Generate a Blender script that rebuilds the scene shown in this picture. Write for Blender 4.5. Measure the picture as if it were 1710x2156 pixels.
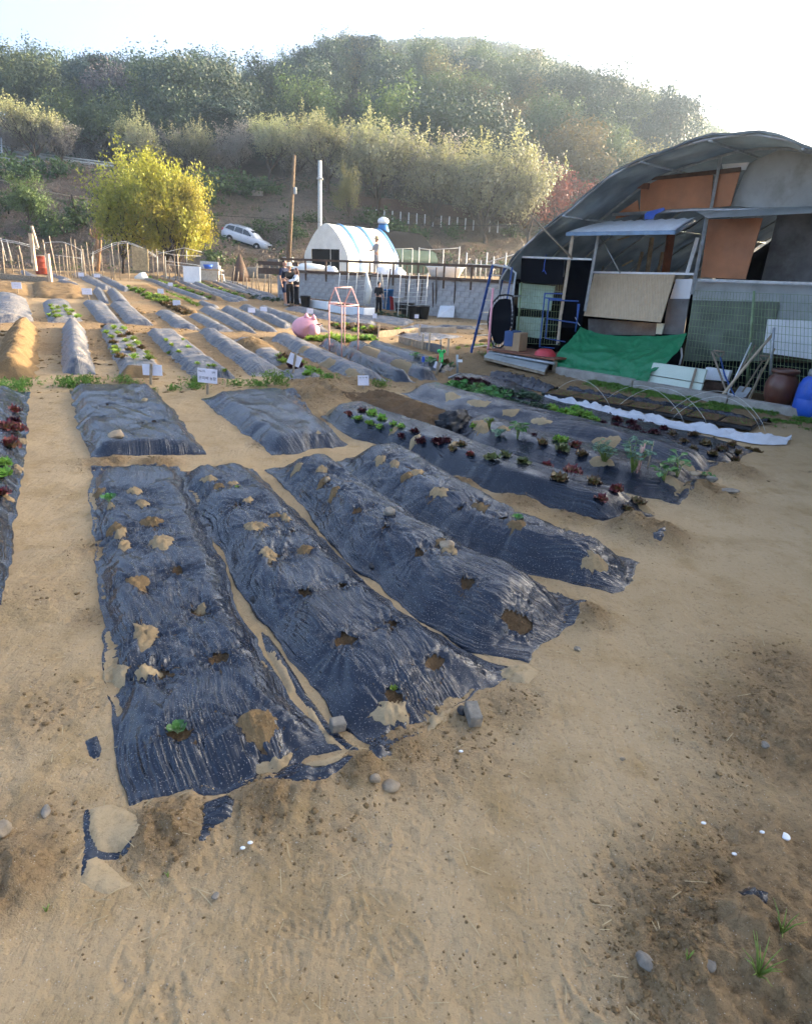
import bpy, math, random
import numpy as np
from mathutils import Vector, Matrix

for _o in list(bpy.data.objects):
    bpy.data.objects.remove(_o)
sc = bpy.context.scene
COL = sc.collection
rad = math.radians
random.seed(7)

# ------------------------------------------------------------------ camera
F, CX, CY = 1312.0, 855.0, 1078.0            # focal length and centre, in photo pixels (1710 x 2156)
CAMH, PITCH, ROLL = 1.75, rad(21.5), rad(2.2)
fwd = np.array([0, math.cos(PITCH), -math.sin(PITCH)])
_r0 = np.array([1.0, 0, 0])
_u0 = np.cross(_r0, fwd)
cam_r = _r0 * math.cos(ROLL) + _u0 * math.sin(ROLL)
cam_u = np.cross(cam_r, fwd)
CAM = np.array([0, 0, CAMH])
cd = bpy.data.cameras.new('camera')
cam = bpy.data.objects.new('camera', cd)
COL.objects.link(cam)
m = Matrix.Identity(4)
for i in range(3):
    m[i][0], m[i][1], m[i][2], m[i][3] = cam_r[i], cam_u[i], -fwd[i], CAM[i]
cam.matrix_world = m
cd.sensor_fit = 'VERTICAL'
cd.sensor_height = 24
cd.lens = 24 * F / 2156
cd.clip_start = 0.05
cd.clip_end = 6000
sc.camera = cam

# ------------------------------------------------------------------ sky, sun, exposure
SUN_AZ, SUN_EL = rad(65), rad(13)
w = bpy.data.worlds.new('World')
sc.world = w
w.use_nodes = True
nt = w.node_tree
sky = nt.nodes.new('ShaderNodeTexSky')
sky.sky_type = 'NISHITA'
sky.sun_disc = False
sky.sun_elevation = SUN_EL
sky.sun_rotation = SUN_AZ
sky.air_density = 0.5
sky.dust_density = 3.5
sky.ozone_density = 0.3
nt.links.new(sky.outputs[0], nt.nodes['Background'].inputs[0])
nt.nodes['Background'].inputs[1].default_value = 0.15
sl = bpy.data.lights.new('sun', 'SUN')
sl.energy = 4.6
sl.angle = rad(0.55)
sl.color = (1.0, 0.78, 0.50)
sun = bpy.data.objects.new('sun', sl)
COL.objects.link(sun)
SDIR = Vector((math.sin(SUN_AZ) * math.cos(SUN_EL), math.cos(SUN_AZ) * math.cos(SUN_EL), math.sin(SUN_EL)))
sun.rotation_euler = (-SDIR).to_track_quat('-Z', 'Y').to_euler()
sun.location = (30, 14, 20)
vs = sc.view_settings
vs.view_transform = 'Standard'
vs.look = 'None'
vs.gamma = 1.0
vs.use_curve_mapping = False
vs.exposure = 2.62
sc.cycles.max_bounces = 6
sc.cycles.diffuse_bounces = 3
sc.cycles.glossy_bounces = 3
sc.cycles.transparent_max_bounces = 8
sc.cycles.transmission_bounces = 4
sc.cycles.volume_bounces = 0
sc.cycles.use_denoising = True
sc.cycles.use_adaptive_sampling = True
sc.cycles.adaptive_threshold = 0.03
sc.cycles.adaptive_min_samples = 16

# ------------------------------------------------------------------ numeric helpers
def ss(a, b, x):
    t = np.clip((np.asarray(x, float) - a) / (b - a), 0, 1)
    return t * t * (3 - 2 * t)

def _hash(ix, iy, seed):
    n = (ix.astype(np.int64) * 374761393 + iy.astype(np.int64) * 668265263 + seed * 1442695041) & 0x7fffffff
    n = ((n ^ (n >> 13)) * 1274126177) & 0x7fffffff
    n = (n ^ (n >> 16)) & 0xffff
    return n / 32767.5 - 1.0

def vn(x, y, seed=0):
    x = np.asarray(x, float); y = np.asarray(y, float)
    ix = np.floor(x); iy = np.floor(y)
    fx = x - ix; fy = y - iy
    fx = fx * fx * fx * (fx * (fx * 6 - 15) + 10); fy = fy * fy * fy * (fy * (fy * 6 - 15) + 10)
    a = _hash(ix, iy, seed); b = _hash(ix + 1, iy, seed)
    c = _hash(ix, iy + 1, seed); d = _hash(ix + 1, iy + 1, seed)
    return (a * (1 - fx) + b * fx) * (1 - fy) + (c * (1 - fx) + d * fx) * fy

def fbm(x, y, seed=0, octv=4, gain=.5):
    s = 0; a = 1
    x = np.asarray(x, float); y = np.asarray(y, float)
    for k in range(octv):
        s = s + a * vn(x, y, seed + k * 17)
        x, y = (x * .8 - y * .6) * 2.03, (x * .6 + y * .8) * 2.03; a *= gain
    return s

# ------------------------------------------------------------------ pixel of the photograph -> place
def ray(x, y):
    d = fwd * F + cam_r * (x - CX) + cam_u * (CY - y)
    return d / np.linalg.norm(d)

def topx(P):
    v = np.asarray(P, float) - CAM
    ww = v @ fwd
    return np.stack([CX + F * (v @ cam_r) / ww, CY - F * (v @ cam_u) / ww], -1)

SKY = [(-400, 140), (0, 105), (100, 125), (200, 135), (340, 140), (450, 135), (560, 132), (640, 112), (740, 80), (830, 84), (980, 74), (1080, 92), (1180, 127), (1300, 168), (1400, 203), (1500, 262), (1570, 300), (1700, 380), (1900, 500)]
_az = []; _tan = []
for (a, b) in SKY:
    d = ray(a, b); _az.append(math.atan2(d[0], d[1])); _tan.append(d[2] / math.hypot(d[0], d[1]))
_az = np.array(_az); _tan = np.array(_tan)
WP0 = np.array([-6.15, 30.05]); WP1 = np.array([3.7, 23.35])          # foot of the block wall
WD = (WP1 - WP0) / np.linalg.norm(WP1 - WP0); WN = np.array([-WD[1], WD[0]])
TERR = 1.3

def toe(x): return np.interp(x, [-60, -30, -5, 30], [50, 54, 58, 62])
CARP = CAM + ray(519, 528) * (66 / ray(519, 528)[1])

def T(x, y, terr=True):
    """height of the land"""
    x = np.asarray(x, float); y = np.asarray(y, float)
    z = 0.5 * ss(15, 36, y) * ss(1, -12, x)
    s = (x - WP0[0]) * WD[0] + (y - WP0[1]) * WD[1]
    dn = (x - WP0[0]) * WN[0] + (y - WP0[1]) * WN[1]
    z = z * (1 - ss(-1, 0, s) * ss(-1, 0, dn))
    if terr: z = z + TERR * ss(0.05, .1, dn) * ss(-0.3, 0.0, s)
    et = np.interp(x, [-90, -45, -20, -5, 15, 45], [11.5, 11.0, 10.8, 10.0, 8.0, 7.0])
    te = np.clip((y - toe(x)) / np.interp(x, [-12, 0], [26, 34]), 0, 1)
    te = te * .7 + .3 * te * te * (3 - 2 * te)
    z = z * (1 - te) + et * te
    wc = np.exp(-(((x - CARP[0]) / 3.4) ** 2 + ((y - CARP[1]) / 2.4) ** 2) ** 2)        # shelf where the car stands
    z = z * (1 - wc) + (CARP[2] - .24 * (x - CARP[0])) * wc
    r = np.hypot(x, y); az = np.arctan2(x, y)
    tn = np.interp(az, _az, _tan)
    D = np.interp(az, [rad(-60), rad(-14), rad(-8), rad(-2), rad(40)], [150, 165, 270, 330, 330])
    th = np.interp(az, [rad(-60), rad(-14), rad(-8)], [11, 10, 7])
    zr = CAMH + D * tn - th
    t = np.clip((r - 100) / (D - 100), 0, 1)
    zh = et + (zr - et) * (t ** .85)
    back = np.maximum(zr - (r - D) * .25, 0)
    zh = np.where(r > D, back, zh)
    front = (y > 5) & (np.abs(az) < rad(85))
    z = np.where((r > 100) & front, zh, z)
    z = np.where(front, z, 0)
    return z + np.where((y > 50), .35 * fbm(x * .35, y * .35, 3, 3) * np.clip((y - 50) / 8, 0, 1) * (1 - wc), 0)

def gp(x, y, dz=0.0):
    """point of the land seen at a photo pixel"""
    d = ray(x, y)
    t = np.geomspace(.5, 400, 1500)
    P = CAM[None] + d[None] * t[:, None]
    below = P[:, 2] < T(P[:, 0], P[:, 1]) + dz
    i = int(np.argmax(below)) if below.any() else len(t) - 1
    lo, hi = t[max(i - 1, 0)], t[i]
    for k in range(14):
        mdl = (lo + hi) / 2; p = CAM + d * mdl
        if p[2] < float(T(p[0], p[1])) + dz: hi = mdl
        else: lo = mdl
    p = CAM + d * hi
    return np.array([p[0], p[1], float(T(p[0], p[1]))])

def atY(x, y, Y):
    d = ray(x, y)
    return CAM + d * (Y / d[1])

# ------------------------------------------------------------------ object helpers
def tag(o, label=None, cat=None, group=None, kind=None):
    if label: o['label'] = label
    if cat: o['category'] = cat
    if group: o['group'] = group
    if kind: o['kind'] = kind
    return o

def thing(name, label, cat, loc=(0, 0, 0), rz=0.0, group=None):
    o = bpy.data.objects.new(name, None)
    COL.objects.link(o)
    o.location = [float(c) for c in loc]
    o.rotation_euler = (0, 0, rz)
    o.empty_display_size = .2
    return tag(o, label, cat, group)

def link(name, me, parent=None, loc=None):
    o = bpy.data.objects.new(name, me)
    COL.objects.link(o)
    if parent is not None: o.parent = parent
    if loc is not None: o.location = [float(c) for c in loc]
    return o

def fastmesh(name, V, Q, mat=None, smooth=True, uv=None, tint=None):
    """V (n,3); Q (m,3|4) index array; uv per vertex (n,2); tint per vertex (n,)"""
    me = bpy.data.meshes.new(name)
    V = np.ascontiguousarray(V, np.float32); Q = np.ascontiguousarray(Q, np.int32)
    k = Q.shape[1]
    me.vertices.add(len(V)); me.vertices.foreach_set('co', V.ravel())
    me.loops.add(Q.size); me.loops.foreach_set('vertex_index', Q.ravel())
    me.polygons.add(len(Q))
    me.polygons.foreach_set('loop_start', np.arange(0, Q.size, k, dtype=np.int32))
    me.polygons.foreach_set('loop_total', np.full(len(Q), k, np.int32))
    if smooth: me.polygons.foreach_set('use_smooth', np.ones(len(Q), bool))
    if uv is not None:
        l = me.uv_layers.new(name='uv')
        l.data.foreach_set('uv', np.ascontiguousarray(np.asarray(uv, np.float32)[Q.ravel()]).ravel())
    if tint is not None:
        a = me.attributes.new('tint', 'FLOAT', 'POINT')
        a.data.foreach_set('value', np.ascontiguousarray(tint, np.float32))
    me.update(calc_edges=True)
    me.validate()
    if mat is not None: me.materials.append(mat)
    return me

def gridq(nu, nv, keep=None):
    i = np.arange(nu - 1)[:, None] * nv + np.arange(nv - 1)[None, :]
    q = np.stack([i, i + nv, i + nv + 1, i + 1], -1)
    if keep is not None: q = q[keep]
    return q.reshape(-1, 4)

class MB:
    """collects simple shapes into one mesh"""
    def __init__(self): self.v = []; self.f = []
    def add(self, vs, fs):
        b = len(self.v); self.v += [tuple(float(c) for c in p) for p in vs]; self.f += [tuple(b + i for i in f) for f in fs]
        return self
    def box(self, c, s, rz=0.0, M=None):
        hx, hy, hz = s[0] / 2, s[1] / 2, s[2] / 2
        P = [(-hx, -hy, -hz), (hx, -hy, -hz), (hx, hy, -hz), (-hx, hy, -hz), (-hx, -hy, hz), (hx, -hy, hz), (hx, hy, hz), (-hx, hy, hz)]
        ca, sa = math.cos(rz), math.sin(rz)
        if M is None:
            P = [(c[0] + p[0] * ca - p[1] * sa, c[1] + p[0] * sa + p[1] * ca, c[2] + p[2]) for p in P]
        else:
            P = [tuple(M @ Vector(p) + Vector(c)) for p in P]
        return self.add(P, [(0, 3, 2, 1), (4, 5, 6, 7), (0, 1, 5, 4), (1, 2, 6, 5), (2, 3, 7, 6), (3, 0, 4, 7)])
    def beam(self, a, b, w, h=None, upv=(0, 0, 1)):
        """rectangular bar from a to b"""
        h = h or w
        a = Vector([float(c) for c in a]); b = Vector([float(c) for c in b]); d = (b - a).normalized(); u = Vector(upv)
        if abs(d.dot(u)) > .97: u = Vector((0, 1, 0)) if abs(d.y) < .9 else Vector((1, 0, 0))
        s = d.cross(u).normalized(); u = s.cross(d).normalized()
        P = []
        for e in (a, b):
            for (i, j) in ((-1, -1), (1, -1), (1, 1), (-1, 1)):
                P.append(e + s * (w / 2 * i) + u * (h / 2 * j))
        return self.add(P, [(3, 2, 1, 0), (4, 5, 6, 7), (0, 1, 5, 4), (1, 2, 6, 5), (2, 3, 7, 6), (3, 0, 4, 7)])
    def tube(self, pts, r, n=8, caps=True):
        pts = [Vector([float(c) for c in p]) for p in pts]
        rs = r if hasattr(r, '__len__') else [r] * len(pts)
        prev = None; rings = []
        for i, p in enumerate(pts):
            d = (pts[min(i + 1, len(pts) - 1)] - pts[max(i - 1, 0)])
            d = d.normalized() if d.length > 1e-9 else Vector((0, 0, 1))
            if prev is None:
                a = d.orthogonal().normalized()
            else:
                a = prev - d * prev.dot(d)
                a = a.normalized() if a.length > 1e-6 else d.orthogonal().normalized()
            prev = a; b = d.cross(a)
            rings.append([p + (a * math.cos(2 * math.pi * k / n) + b * math.sin(2 * math.pi * k / n)) * rs[i] for k in range(n)])
        V = [q for rg in rings for q in rg]; Fc = []
        for i in range(len(pts) - 1):
            for k in range(n):
                Fc.append((i * n + k, i * n + (k + 1) % n, (i + 1) * n + (k + 1) % n, (i + 1) * n + k))
        if caps:
            Fc.append(tuple(reversed(range(n)))); Fc.append(tuple((len(pts) - 1) * n + k for k in range(n)))
        return self.add(V, Fc)
    def lathe(self, prof, n=24, c=(0, 0, 0), sx=1, sy=1):
        V = []; Fc = []
        for (r, z) in prof:
            for k in range(n):
                a = 2 * math.pi * k / n
                V.append((c[0] + r * sx * math.cos(a), c[1] + r * sy * math.sin(a), c[2] + z))
        for i in range(len(prof) - 1):
            for k in range(n):
                Fc.append((i * n + k, i * n + (k + 1) % n, (i + 1) * n + (k + 1) % n, (i + 1) * n + k))
        Fc.append(tuple(reversed(range(n)))); Fc.append(tuple((len(prof) - 1) * n + k for k in range(n)))
        return self.add(V, Fc)
    def poly(self, pts, th, nrm=None):
        """flat outline given a thickness along its normal"""
        pts = [Vector([float(c) for c in p]) for p in pts]
        if nrm is None: nrm = (pts[1] - pts[0]).cross(pts[-1] - pts[0]).normalized()
        nrm = Vector(nrm) * th; n = len(pts)
        V = pts + [p + nrm for p in pts]
        Fc = [tuple(reversed(range(n))), tuple(range(n, 2 * n))] + [(i, (i + 1) % n, n + (i + 1) % n, n + i) for i in range(n)]
        return self.add(V, Fc)
    def mesh(self, name, mat, smooth=False):
        me = bpy.data.meshes.new(name)
        me.from_pydata(self.v, [], self.f); me.update()
        if smooth: me.polygons.foreach_set('use_smooth', np.ones(len(me.polygons), bool))
        if mat is not None: me.materials.append(mat)
        return me
    def build(self, name, mat, parent=None, smooth=False, bevel=0.0, loc=None):
        o = link(name, self.mesh(name, mat, smooth), parent, loc)
        if bevel:
            b = o.modifiers.new('bevel', 'BEVEL'); b.width = bevel; b.segments = 2; b.limit_method = 'ANGLE'
        return o

def wb(mb, name, mat, root, smooth=False, bevel=0.0):
    """build a part whose shape is given in world coordinates"""
    o = mb.build(name, mat, root, smooth, bevel)
    o.location = -root.location
    return o

def copy_tree(o, parent=None):
    c = o.copy(); COL.objects.link(c); c.parent = parent
    for ch in list(o.children): copy_tree(ch, c)
    return c

def ico(n=1, seed=0, rough=.25, flat=1.0):
    import bmesh
    bm = bmesh.new(); bmesh.ops.create_icosphere(bm, subdivisions=n, radius=1)
    rg = random.Random(seed)
    k = [Vector((rg.gauss(0, 1), rg.gauss(0, 1), rg.gauss(0, 1))).normalized() for _ in range(5)]
    cuts = [rg.uniform(.55, .9) for _ in k]
    V = []
    for v in bm.verts:
        p = v.co.copy()
        for a, c in zip(k, cuts):
            e = p.dot(a)
            if e > c: p -= a * (e - c)
        p *= 1 + rg.uniform(-rough, rough) * .5
        p.z *= flat
        V.append(p)
    Fc = [[v.index for v in f.verts] for f in bm.faces]
    bm.free()
    return np.array(V), np.array(Fc)

ORD = ['nearest', 'second', 'third', 'fourth', 'fifth', 'sixth', 'seventh', 'eighth', 'ninth', 'tenth', 'eleventh', 'twelfth', 'thirteenth', 'fourteenth', 'fifteenth', 'sixteenth', 'seventeenth', 'eighteenth', 'nineteenth', 'twentieth']
_tens = {2: 'twenty', 3: 'thirty', 4: 'forty', 5: 'fifty', 6: 'sixty'}
_u = ['', 'first', 'second', 'third', 'fourth', 'fifth', 'sixth', 'seventh', 'eighth', 'ninth']
for _n in range(21, 70):
    _t, _v = divmod(_n, 10)
    ORD.append(_tens[_t] + '-' + _u[_v] if _v else _tens[_t][:-1] + 'ieth')
# ------------------------------------------------------------------ materials (all procedural)
class N:
    def __init__(self, name):
        self.m = bpy.data.materials.new(name); self.m.use_nodes = True
        self.t = self.m.node_tree; self.b = self.t.nodes['Principled BSDF']; self.out = self.t.nodes['Material Output']
        self.tc = None
    def n(self, typ, **kw):
        nd = self.t.nodes.new('ShaderNode' + typ)
        for k, v in kw.items(): setattr(nd, k, v)
        return nd
    def l(self, a, b): self.t.links.new(a, b)
    def co(self, which='Object'):
        if self.tc is None: self.tc = self.n('TexCoord')
        return self.tc.outputs[which]
    def noise(self, scale, detail=5, rough=.55, vec=None, dist=0.0):
        nd = self.n('TexNoise'); nd.inputs['Scale'].default_value = scale; nd.inputs['Detail'].default_value = detail
        nd.inputs['Roughness'].default_value = rough; nd.inputs['Distortion'].default_value = dist
        self.l(vec if vec is not None else self.co(), nd.inputs['Vector'])
        return nd.outputs['Fac']
    def mapping(self, vec, scale=(1, 1, 1), rot=(0, 0, 0)):
        nd = self.n('Mapping'); nd.inputs['Scale'].default_value = scale; nd.inputs['Rotation'].default_value = rot
        self.l(vec, nd.inputs['Vector']); return nd.outputs[0]
    def ramp(self, fac, stops):
        nd = self.n('ValToRGB'); cr = nd.color_ramp
        while len(cr.elements) < len(stops): cr.elements.new(.5)
        for e, (p, c) in zip(cr.elements, stops):
            e.position = p; e.color = (c[0], c[1], c[2], 1) if hasattr(c, '__len__') else (c, c, c, 1)
        self.l(fac, nd.inputs['Fac']); return nd.outputs['Color']
    def mix(self, fac, a, b, blend='MIX'):
        nd = self.n('Mix', data_type='RGBA', blend_type=blend)
        for sock, v in ((nd.inputs[0], fac), (nd.inputs[6], a), (nd.inputs[7], b)):
            if hasattr(v, 'is_linked'): self.l(v, sock)
            elif hasattr(v, '__len__'): sock.default_value = (v[0], v[1], v[2], 1)
            else: sock.default_value = v
        return nd.outputs[2]
    def math(self, op, a, b=0.0):
        nd = self.n('Math', operation=op)
        for i, v in enumerate((a, b)):
            if hasattr(v, 'is_linked'): self.l(v, nd.inputs[i])
            else: nd.inputs[i].default_value = v
        return nd.outputs[0]
    def attr(self, name):
        nd = self.n('Attribute'); nd.attribute_name = name; return nd.outputs['Fac']
    def bump(self, h, dist, strength=1.0, prev=None):
        nd = self.n('Bump'); nd.inputs['Distance'].default_value = dist; nd.inputs['Strength'].default_value = strength
        self.l(h, nd.inputs['Height'])
        if prev is not None: self.l(prev, nd.inputs['Normal'])
        return nd.outputs['Normal']
    def set(self, color=None, rough=None, spec=None, normal=None, metal=None):
        for key, v in (('Base Color', color), ('Roughness', rough), ('Specular IOR Level', spec), ('Metallic', metal), ('Normal', normal)):
            if v is None: continue
            s = self.b.inputs[key]
            if hasattr(v, 'is_linked'): self.l(v, s)
            elif hasattr(v, '__len__'): s.default_value = (v[0], v[1], v[2], 1)
            else: s.default_value = v
        return self.m

def simple(name, c, rough=.6, spec=.4, var=.25, scale=8.0, bump=0.0, bscale=40.0, metal=0.0, dirt=None):
    """one colour with mottling, optional dirt colour in patches and fine relief"""
    a = N(name)
    f = a.noise(scale, 6, .6)
    c2 = tuple(k * (1 - var) for k in c)
    col = a.mix(a.ramp(f, [(.35, 0), (.65, 1)]), c2, tuple(min(1, k * (1 + var * .35)) for k in c))
    if dirt is not None:
        d = a.noise(scale * .45 + 1, 8, .7)
        col = a.mix(a.ramp(d, [(.52, 0), (.68, dirt[3] if len(dirt) > 3 else .8)]), col, dirt[:3])
    nr = None
    if bump: nr = a.bump(a.noise(bscale, 4, .6), bump)
    return a.set(col, rough, spec, nr, metal)

def soil_mat(name, c_dry, c_wet, clod=1.0):
    a = N(name)
    p = a.co('Object')
    big = a.noise(.9, 3, .6, p); mid = a.noise(7, 4, .65, p); fine = a.noise(60, 3, .7, p)
    col = a.mix(a.ramp(big, [(.34, 0), (.66, 1)]), c_dry, tuple(k * .8 for k in c_dry))
    col = a.mix(a.ramp(mid, [(.3, .55), (.62, 0)]), col, c_wet)
    col = a.mix(a.ramp(fine, [(.28, .6), (.5, 0)]), col, tuple(k * .45 for k in c_dry))
    peb = a.n('TexVoronoi'); peb.inputs['Scale'].default_value = 34; a.l(p, peb.inputs['Vector'])
    sp = a.ramp(peb.outputs['Distance'], [(.05, 1), (.13, 0)])
    hs = a.ramp(peb.outputs['Color'], [(.80, 0), (.84, 1)])
    col = a.mix(a.math('MULTIPLY', sp, a.math('MULTIPLY', hs, .5)), col, (.5, .44, .36))
    h = a.math('ADD', a.math('MULTIPLY', a.noise(26, 4, .7, p), 1.0), a.math('MULTIPLY', a.noise(110, 4, .7, p), .35))
    nr = a.bump(h, .02 * clod, .8)
    return a.set(col, .93, .18, nr)

def ground_mat():
    a = N('trodden_soil')
    p = a.co('Object')
    clod = a.attr('tint')                    # 0 smooth trodden clay ... 1 loose dug soil
    big = a.noise(.55, 3, .6, p); mid = a.noise(4.5, 4, .62, p); fine = a.noise(48, 3, .7, p); spk = a.noise(170, 1, .6, p)
    clay = a.mix(a.ramp(big, [(.33, 0), (.66, 1)]), (.34, .240, .130), (.405, .295, .17))
    clay = a.mix(a.ramp(mid, [(.28, .6), (.5, 0)]), clay, (.25, .165, .068))
    ola = a.noise(2.1, 3, .6, a.mapping(p, (1, 1, 1), (0, 0, .7)))
    clay = a.mix(a.ramp(ola, [(.53, 0), (.7, .55)]), clay, (.26, .178, .085))
    clay = a.mix(a.ramp(fine, [(.24, .7), (.44, 0)]), clay, (.15, .10, .05))
    dug = a.mix(a.ramp(mid, [(.3, 0), (.65, 1)]), (.20, .13, .065), (.30, .205, .11))
    dug = a.mix(a.ramp(fine, [(.3, .75), (.5, 0)]), dug, (.12, .078, .04))
    cf = a.ramp(a.math('ADD', clod, a.math('MULTIPLY', a.math('SUBTRACT', mid, .5), .9)), [(.25, 0), (.7, 1)])
    col = a.mix(cf, clay, dug)
    col = a.mix(a.ramp(spk, [(.70, 0), (.76, .7)]), col, (.55, .5, .42))
    # crack network in the dried clay
    vc = a.n('TexVoronoi', feature='DISTANCE_TO_EDGE'); vc.inputs['Scale'].default_value = 1.15
    wv = a.n('VectorMath', operation='ADD'); nz = a.n('TexNoise'); nz.inputs['Scale'].default_value = 5; nz.inputs['Detail'].default_value = 5
    a.l(p, nz.inputs['Vector']); sm = a.n('VectorMath', operation='SCALE'); sm.inputs['Scale'].default_value = .35
    a.l(nz.outputs['Color'], sm.inputs[0]); a.l(p, wv.inputs[0]); a.l(sm.outputs[0], wv.inputs[1]); a.l(wv.outputs[0], vc.inputs['Vector'])
    crk = a.ramp(vc.outputs['Distance'], [(.0, 1), (.012, 0)])
    crm = a.ramp(a.noise(.8, 2, .5, p), [(.60, 0), (.66, 1)])
    ck = a.math('MULTIPLY', crk, crm)
    col = a.mix(a.math('MULTIPLY', ck, .55), col, (.07, .045, .025))
    rough_h = a.noise(24, 5, .7, p)
    dr = a.noise(16, 3, .6, a.mapping(p, (1, .25, 1), (0, 0, .5)), .8)
    h = a.math('ADD', a.math('MULTIPLY', rough_h, a.math('ADD', .5, a.math('MULTIPLY', clod, 1.6))), a.math('MULTIPLY', dr, .45))
    h = a.math('SUBTRACT', h, a.math('MULTIPLY', ck, 1.0))
    nr = a.bump(h, .024, .9)
    return a.set(col, .95, .15, nr)

def film_mat(name, dust=.35, tone=1.0, rough=.24, blot=.53, bd=.024):
    """black polyethylene mulch film, dusty, pleated along the bed (uv in metres: x along, y across)"""
    a = N(name)
    uv = a.co('UV')
    wob = a.n('VectorMath', operation='ADD')
    nz = a.n('TexNoise'); nz.inputs['Scale'].default_value = 1.3; nz.inputs['Detail'].default_value = 1
    a.l(uv, nz.inputs['Vector']); sm = a.n('VectorMath', operation='SCALE'); sm.inputs['Scale'].default_value = .22
    a.l(nz.outputs['Color'], sm.inputs[0]); a.l(uv, wob.inputs[0]); a.l(sm.outputs[0], wob.inputs[1])
    w1 = a.noise(1.0, 2, .45, a.mapping(wob.outputs[0], (.28, 40, 1)))
    w2 = a.noise(1.0, 2, .45, a.mapping(wob.outputs[0], (.35, 34, 1), (0, 0, .30)))
    m1 = a.ramp(a.noise(1.9, 2, .5, uv), [(.46, 0), (.66, 1)]); m2 = a.ramp(a.noise(2.4, 2, .5, a.mapping(uv, (1, 1, 1), (0, 0, 2.0))), [(.45, 0), (.62, 1)])
    rid1 = a.math('ABSOLUTE', a.math('SUBTRACT', w1, .5)); rid2 = a.math('ABSOLUTE', a.math('SUBTRACT', w2, .5))
    hh = a.math('ADD', a.math('MULTIPLY', a.math('MULTIPLY', rid1, a.math('ADD', m1, .04)), -1.6), a.math('MULTIPLY', a.math('MULTIPLY', rid2, m2), -1.6))
    hh = a.math('ADD', hh, a.math('MULTIPLY', a.noise(14, 2, .5, wob.outputs[0]), .12))
    nr = a.bump(hh, bd, .8)
    d1 = a.ramp(a.noise(4, 5, .75, uv), [(blot, 0), (blot + .2, dust)])
    d2 = a.ramp(a.noise(140, 1, .6, uv), [(.64, 0), (.70, min(1, dust * 1.6))])
    d3 = a.ramp(rid1, [(.0, min(1, dust * .9)), (.016, 0)])  # pale lines along the pleat crests
    dm = a.math('MINIMUM', a.math('ADD', a.math('ADD', d1, d2), a.math('MULTIPLY', d3, m1)), .8)
    base = a.mix(a.noise(3, 2, .5, uv), (.008 * tone, .012 * tone, .022 * tone), (.013 * tone, .019 * tone, .034 * tone))
    col = a.mix(dm, base, (.36, .32, .27))
    ro = a.math('ADD', a.math('ADD', rough, a.math('MULTIPLY', dm, .45)), a.math('MULTIPLY', a.noise(6, 3, .6, uv), .14))
    return a.set(col, ro, .52, nr)

def leaf_mat(name, c1, c2, trans=.35, rough=.5, rnd=.25):
    a = N(name)
    t = a.attr('tint')
    col = a.mix(t, c1, c2)
    oi = a.n('ObjectInfo')
    hs = a.n('HueSaturation'); a.l(col, hs.inputs['Color'])
    a.l(a.math('ADD', 1 - rnd * .5, a.math('MULTIPLY', oi.outputs['Random'], rnd)), hs.inputs['Value'])
    a.l(a.math('ADD', .485, a.math('MULTIPLY', oi.outputs['Random'], .03)), hs.inputs['Hue'])
    a.set(hs.outputs[0], rough, .3)
    if trans:
        tr = a.n('BsdfTranslucent'); a.l(hs.outputs[0], tr.inputs['Color'])
        mx = a.n('MixShader'); mx.inputs[0].default_value = trans
        a.l(a.b.outputs[0], mx.inputs[1]); a.l(tr.outputs[0], mx.inputs[2]); a.l(mx.outputs[0], a.out.inputs['Surface'])
    return a.m

M = {}
M['ground'] = ground_mat()
M['soil'] = soil_mat('dug_soil', (.25, .165, .08), (.13, .08, .04))
M['soil_dark'] = soil_mat('damp_soil', (.15, .095, .05), (.07, .045, .025), 1.4)
M['soil_pale'] = soil_mat('dried_mud', (.36, .26, .145), (.25, .17, .085), .4)
M['mud_skin'] = soil_mat('dried_silt', (.42, .315, .185), (.33, .24, .13), .25)
M['film'] = film_mat('black_mulch_film', .30, 1.0, .15, .57)
M['film_clean'] = film_mat('new_mulch_film', .10, .8, .18)
M['film_grey'] = film_mat('dusty_mulch_film', .85, 2.2, .30, .44, .06)
M['wood'] = simple('weathered_wood', (.34, .27, .19), .8, .2, .4, 14, .004, 60)
M['wood_dark'] = simple('brown_stained_wood', (.10, .06, .04), .7, .3, .35, 10, .004, 50)
M['wood_new'] = simple('pale_lumber', (.55, .43, .30), .7, .3, .2, 9, .002, 50)
M['plywood'] = simple('reddish_plywood', (.42, .18, .085), .6, .3, .22, 3, .002, 30, dirt=(.32, .15, .08, .5))
M['white'] = simple('white_plastic', (.78, .79, .80), .45, .4, .08, 5)
M['paper'] = simple('white_sign_board', (.74, .72, .80), .55, .3, .06, 6)
M['ink'] = simple('black_ink', (.03, .03, .05), .6, .2, .1)
M['steel'] = simple('galvanised_steel', (.42, .44, .45), .45, .5, .25, 12, metal=.6)
M['steel_pale'] = simple('pale_pipe', (.60, .60, .56), .5, .4, .2, 10)
M['concrete'] = simple('grey_concrete', (.36, .33, .29), .9, .2, .25, 6, .004, 60, dirt=(.2, .16, .12, .6))
M['block'] = simple('concrete_block', (.40, .39, .38), .92, .15, .25, 5, .006, 70)
M['blue'] = simple('blue_plastic', (.02, .10, .50), .4, .45, .18, 5, dirt=(.10, .14, .32, .5))
M['blue_metal'] = simple('blue_painted_steel', (.025, .085, .30), .45, .45, .3, 9)
M['pink'] = simple('pink_plastic', (.80, .36, .40), .4, .45, .1, 4)
M['pink_pipe'] = simple('pink_painted_pipe', (.72, .40, .35), .55, .3, .15, 10)
M['red'] = simple('red_plastic', (.52, .05, .06), .4, .4, .15, 6)
M['rust_red'] = simple('red_rubber_barrel', (.36, .07, .035), .6, .3, .25, 5)
M['black'] = simple('black_plastic', (.016, .017, .02), .45, .4, .3, 6)
M['rubber'] = simple('dark_rubber', (.02, .02, .022), .8, .3, .2, 12)
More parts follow.
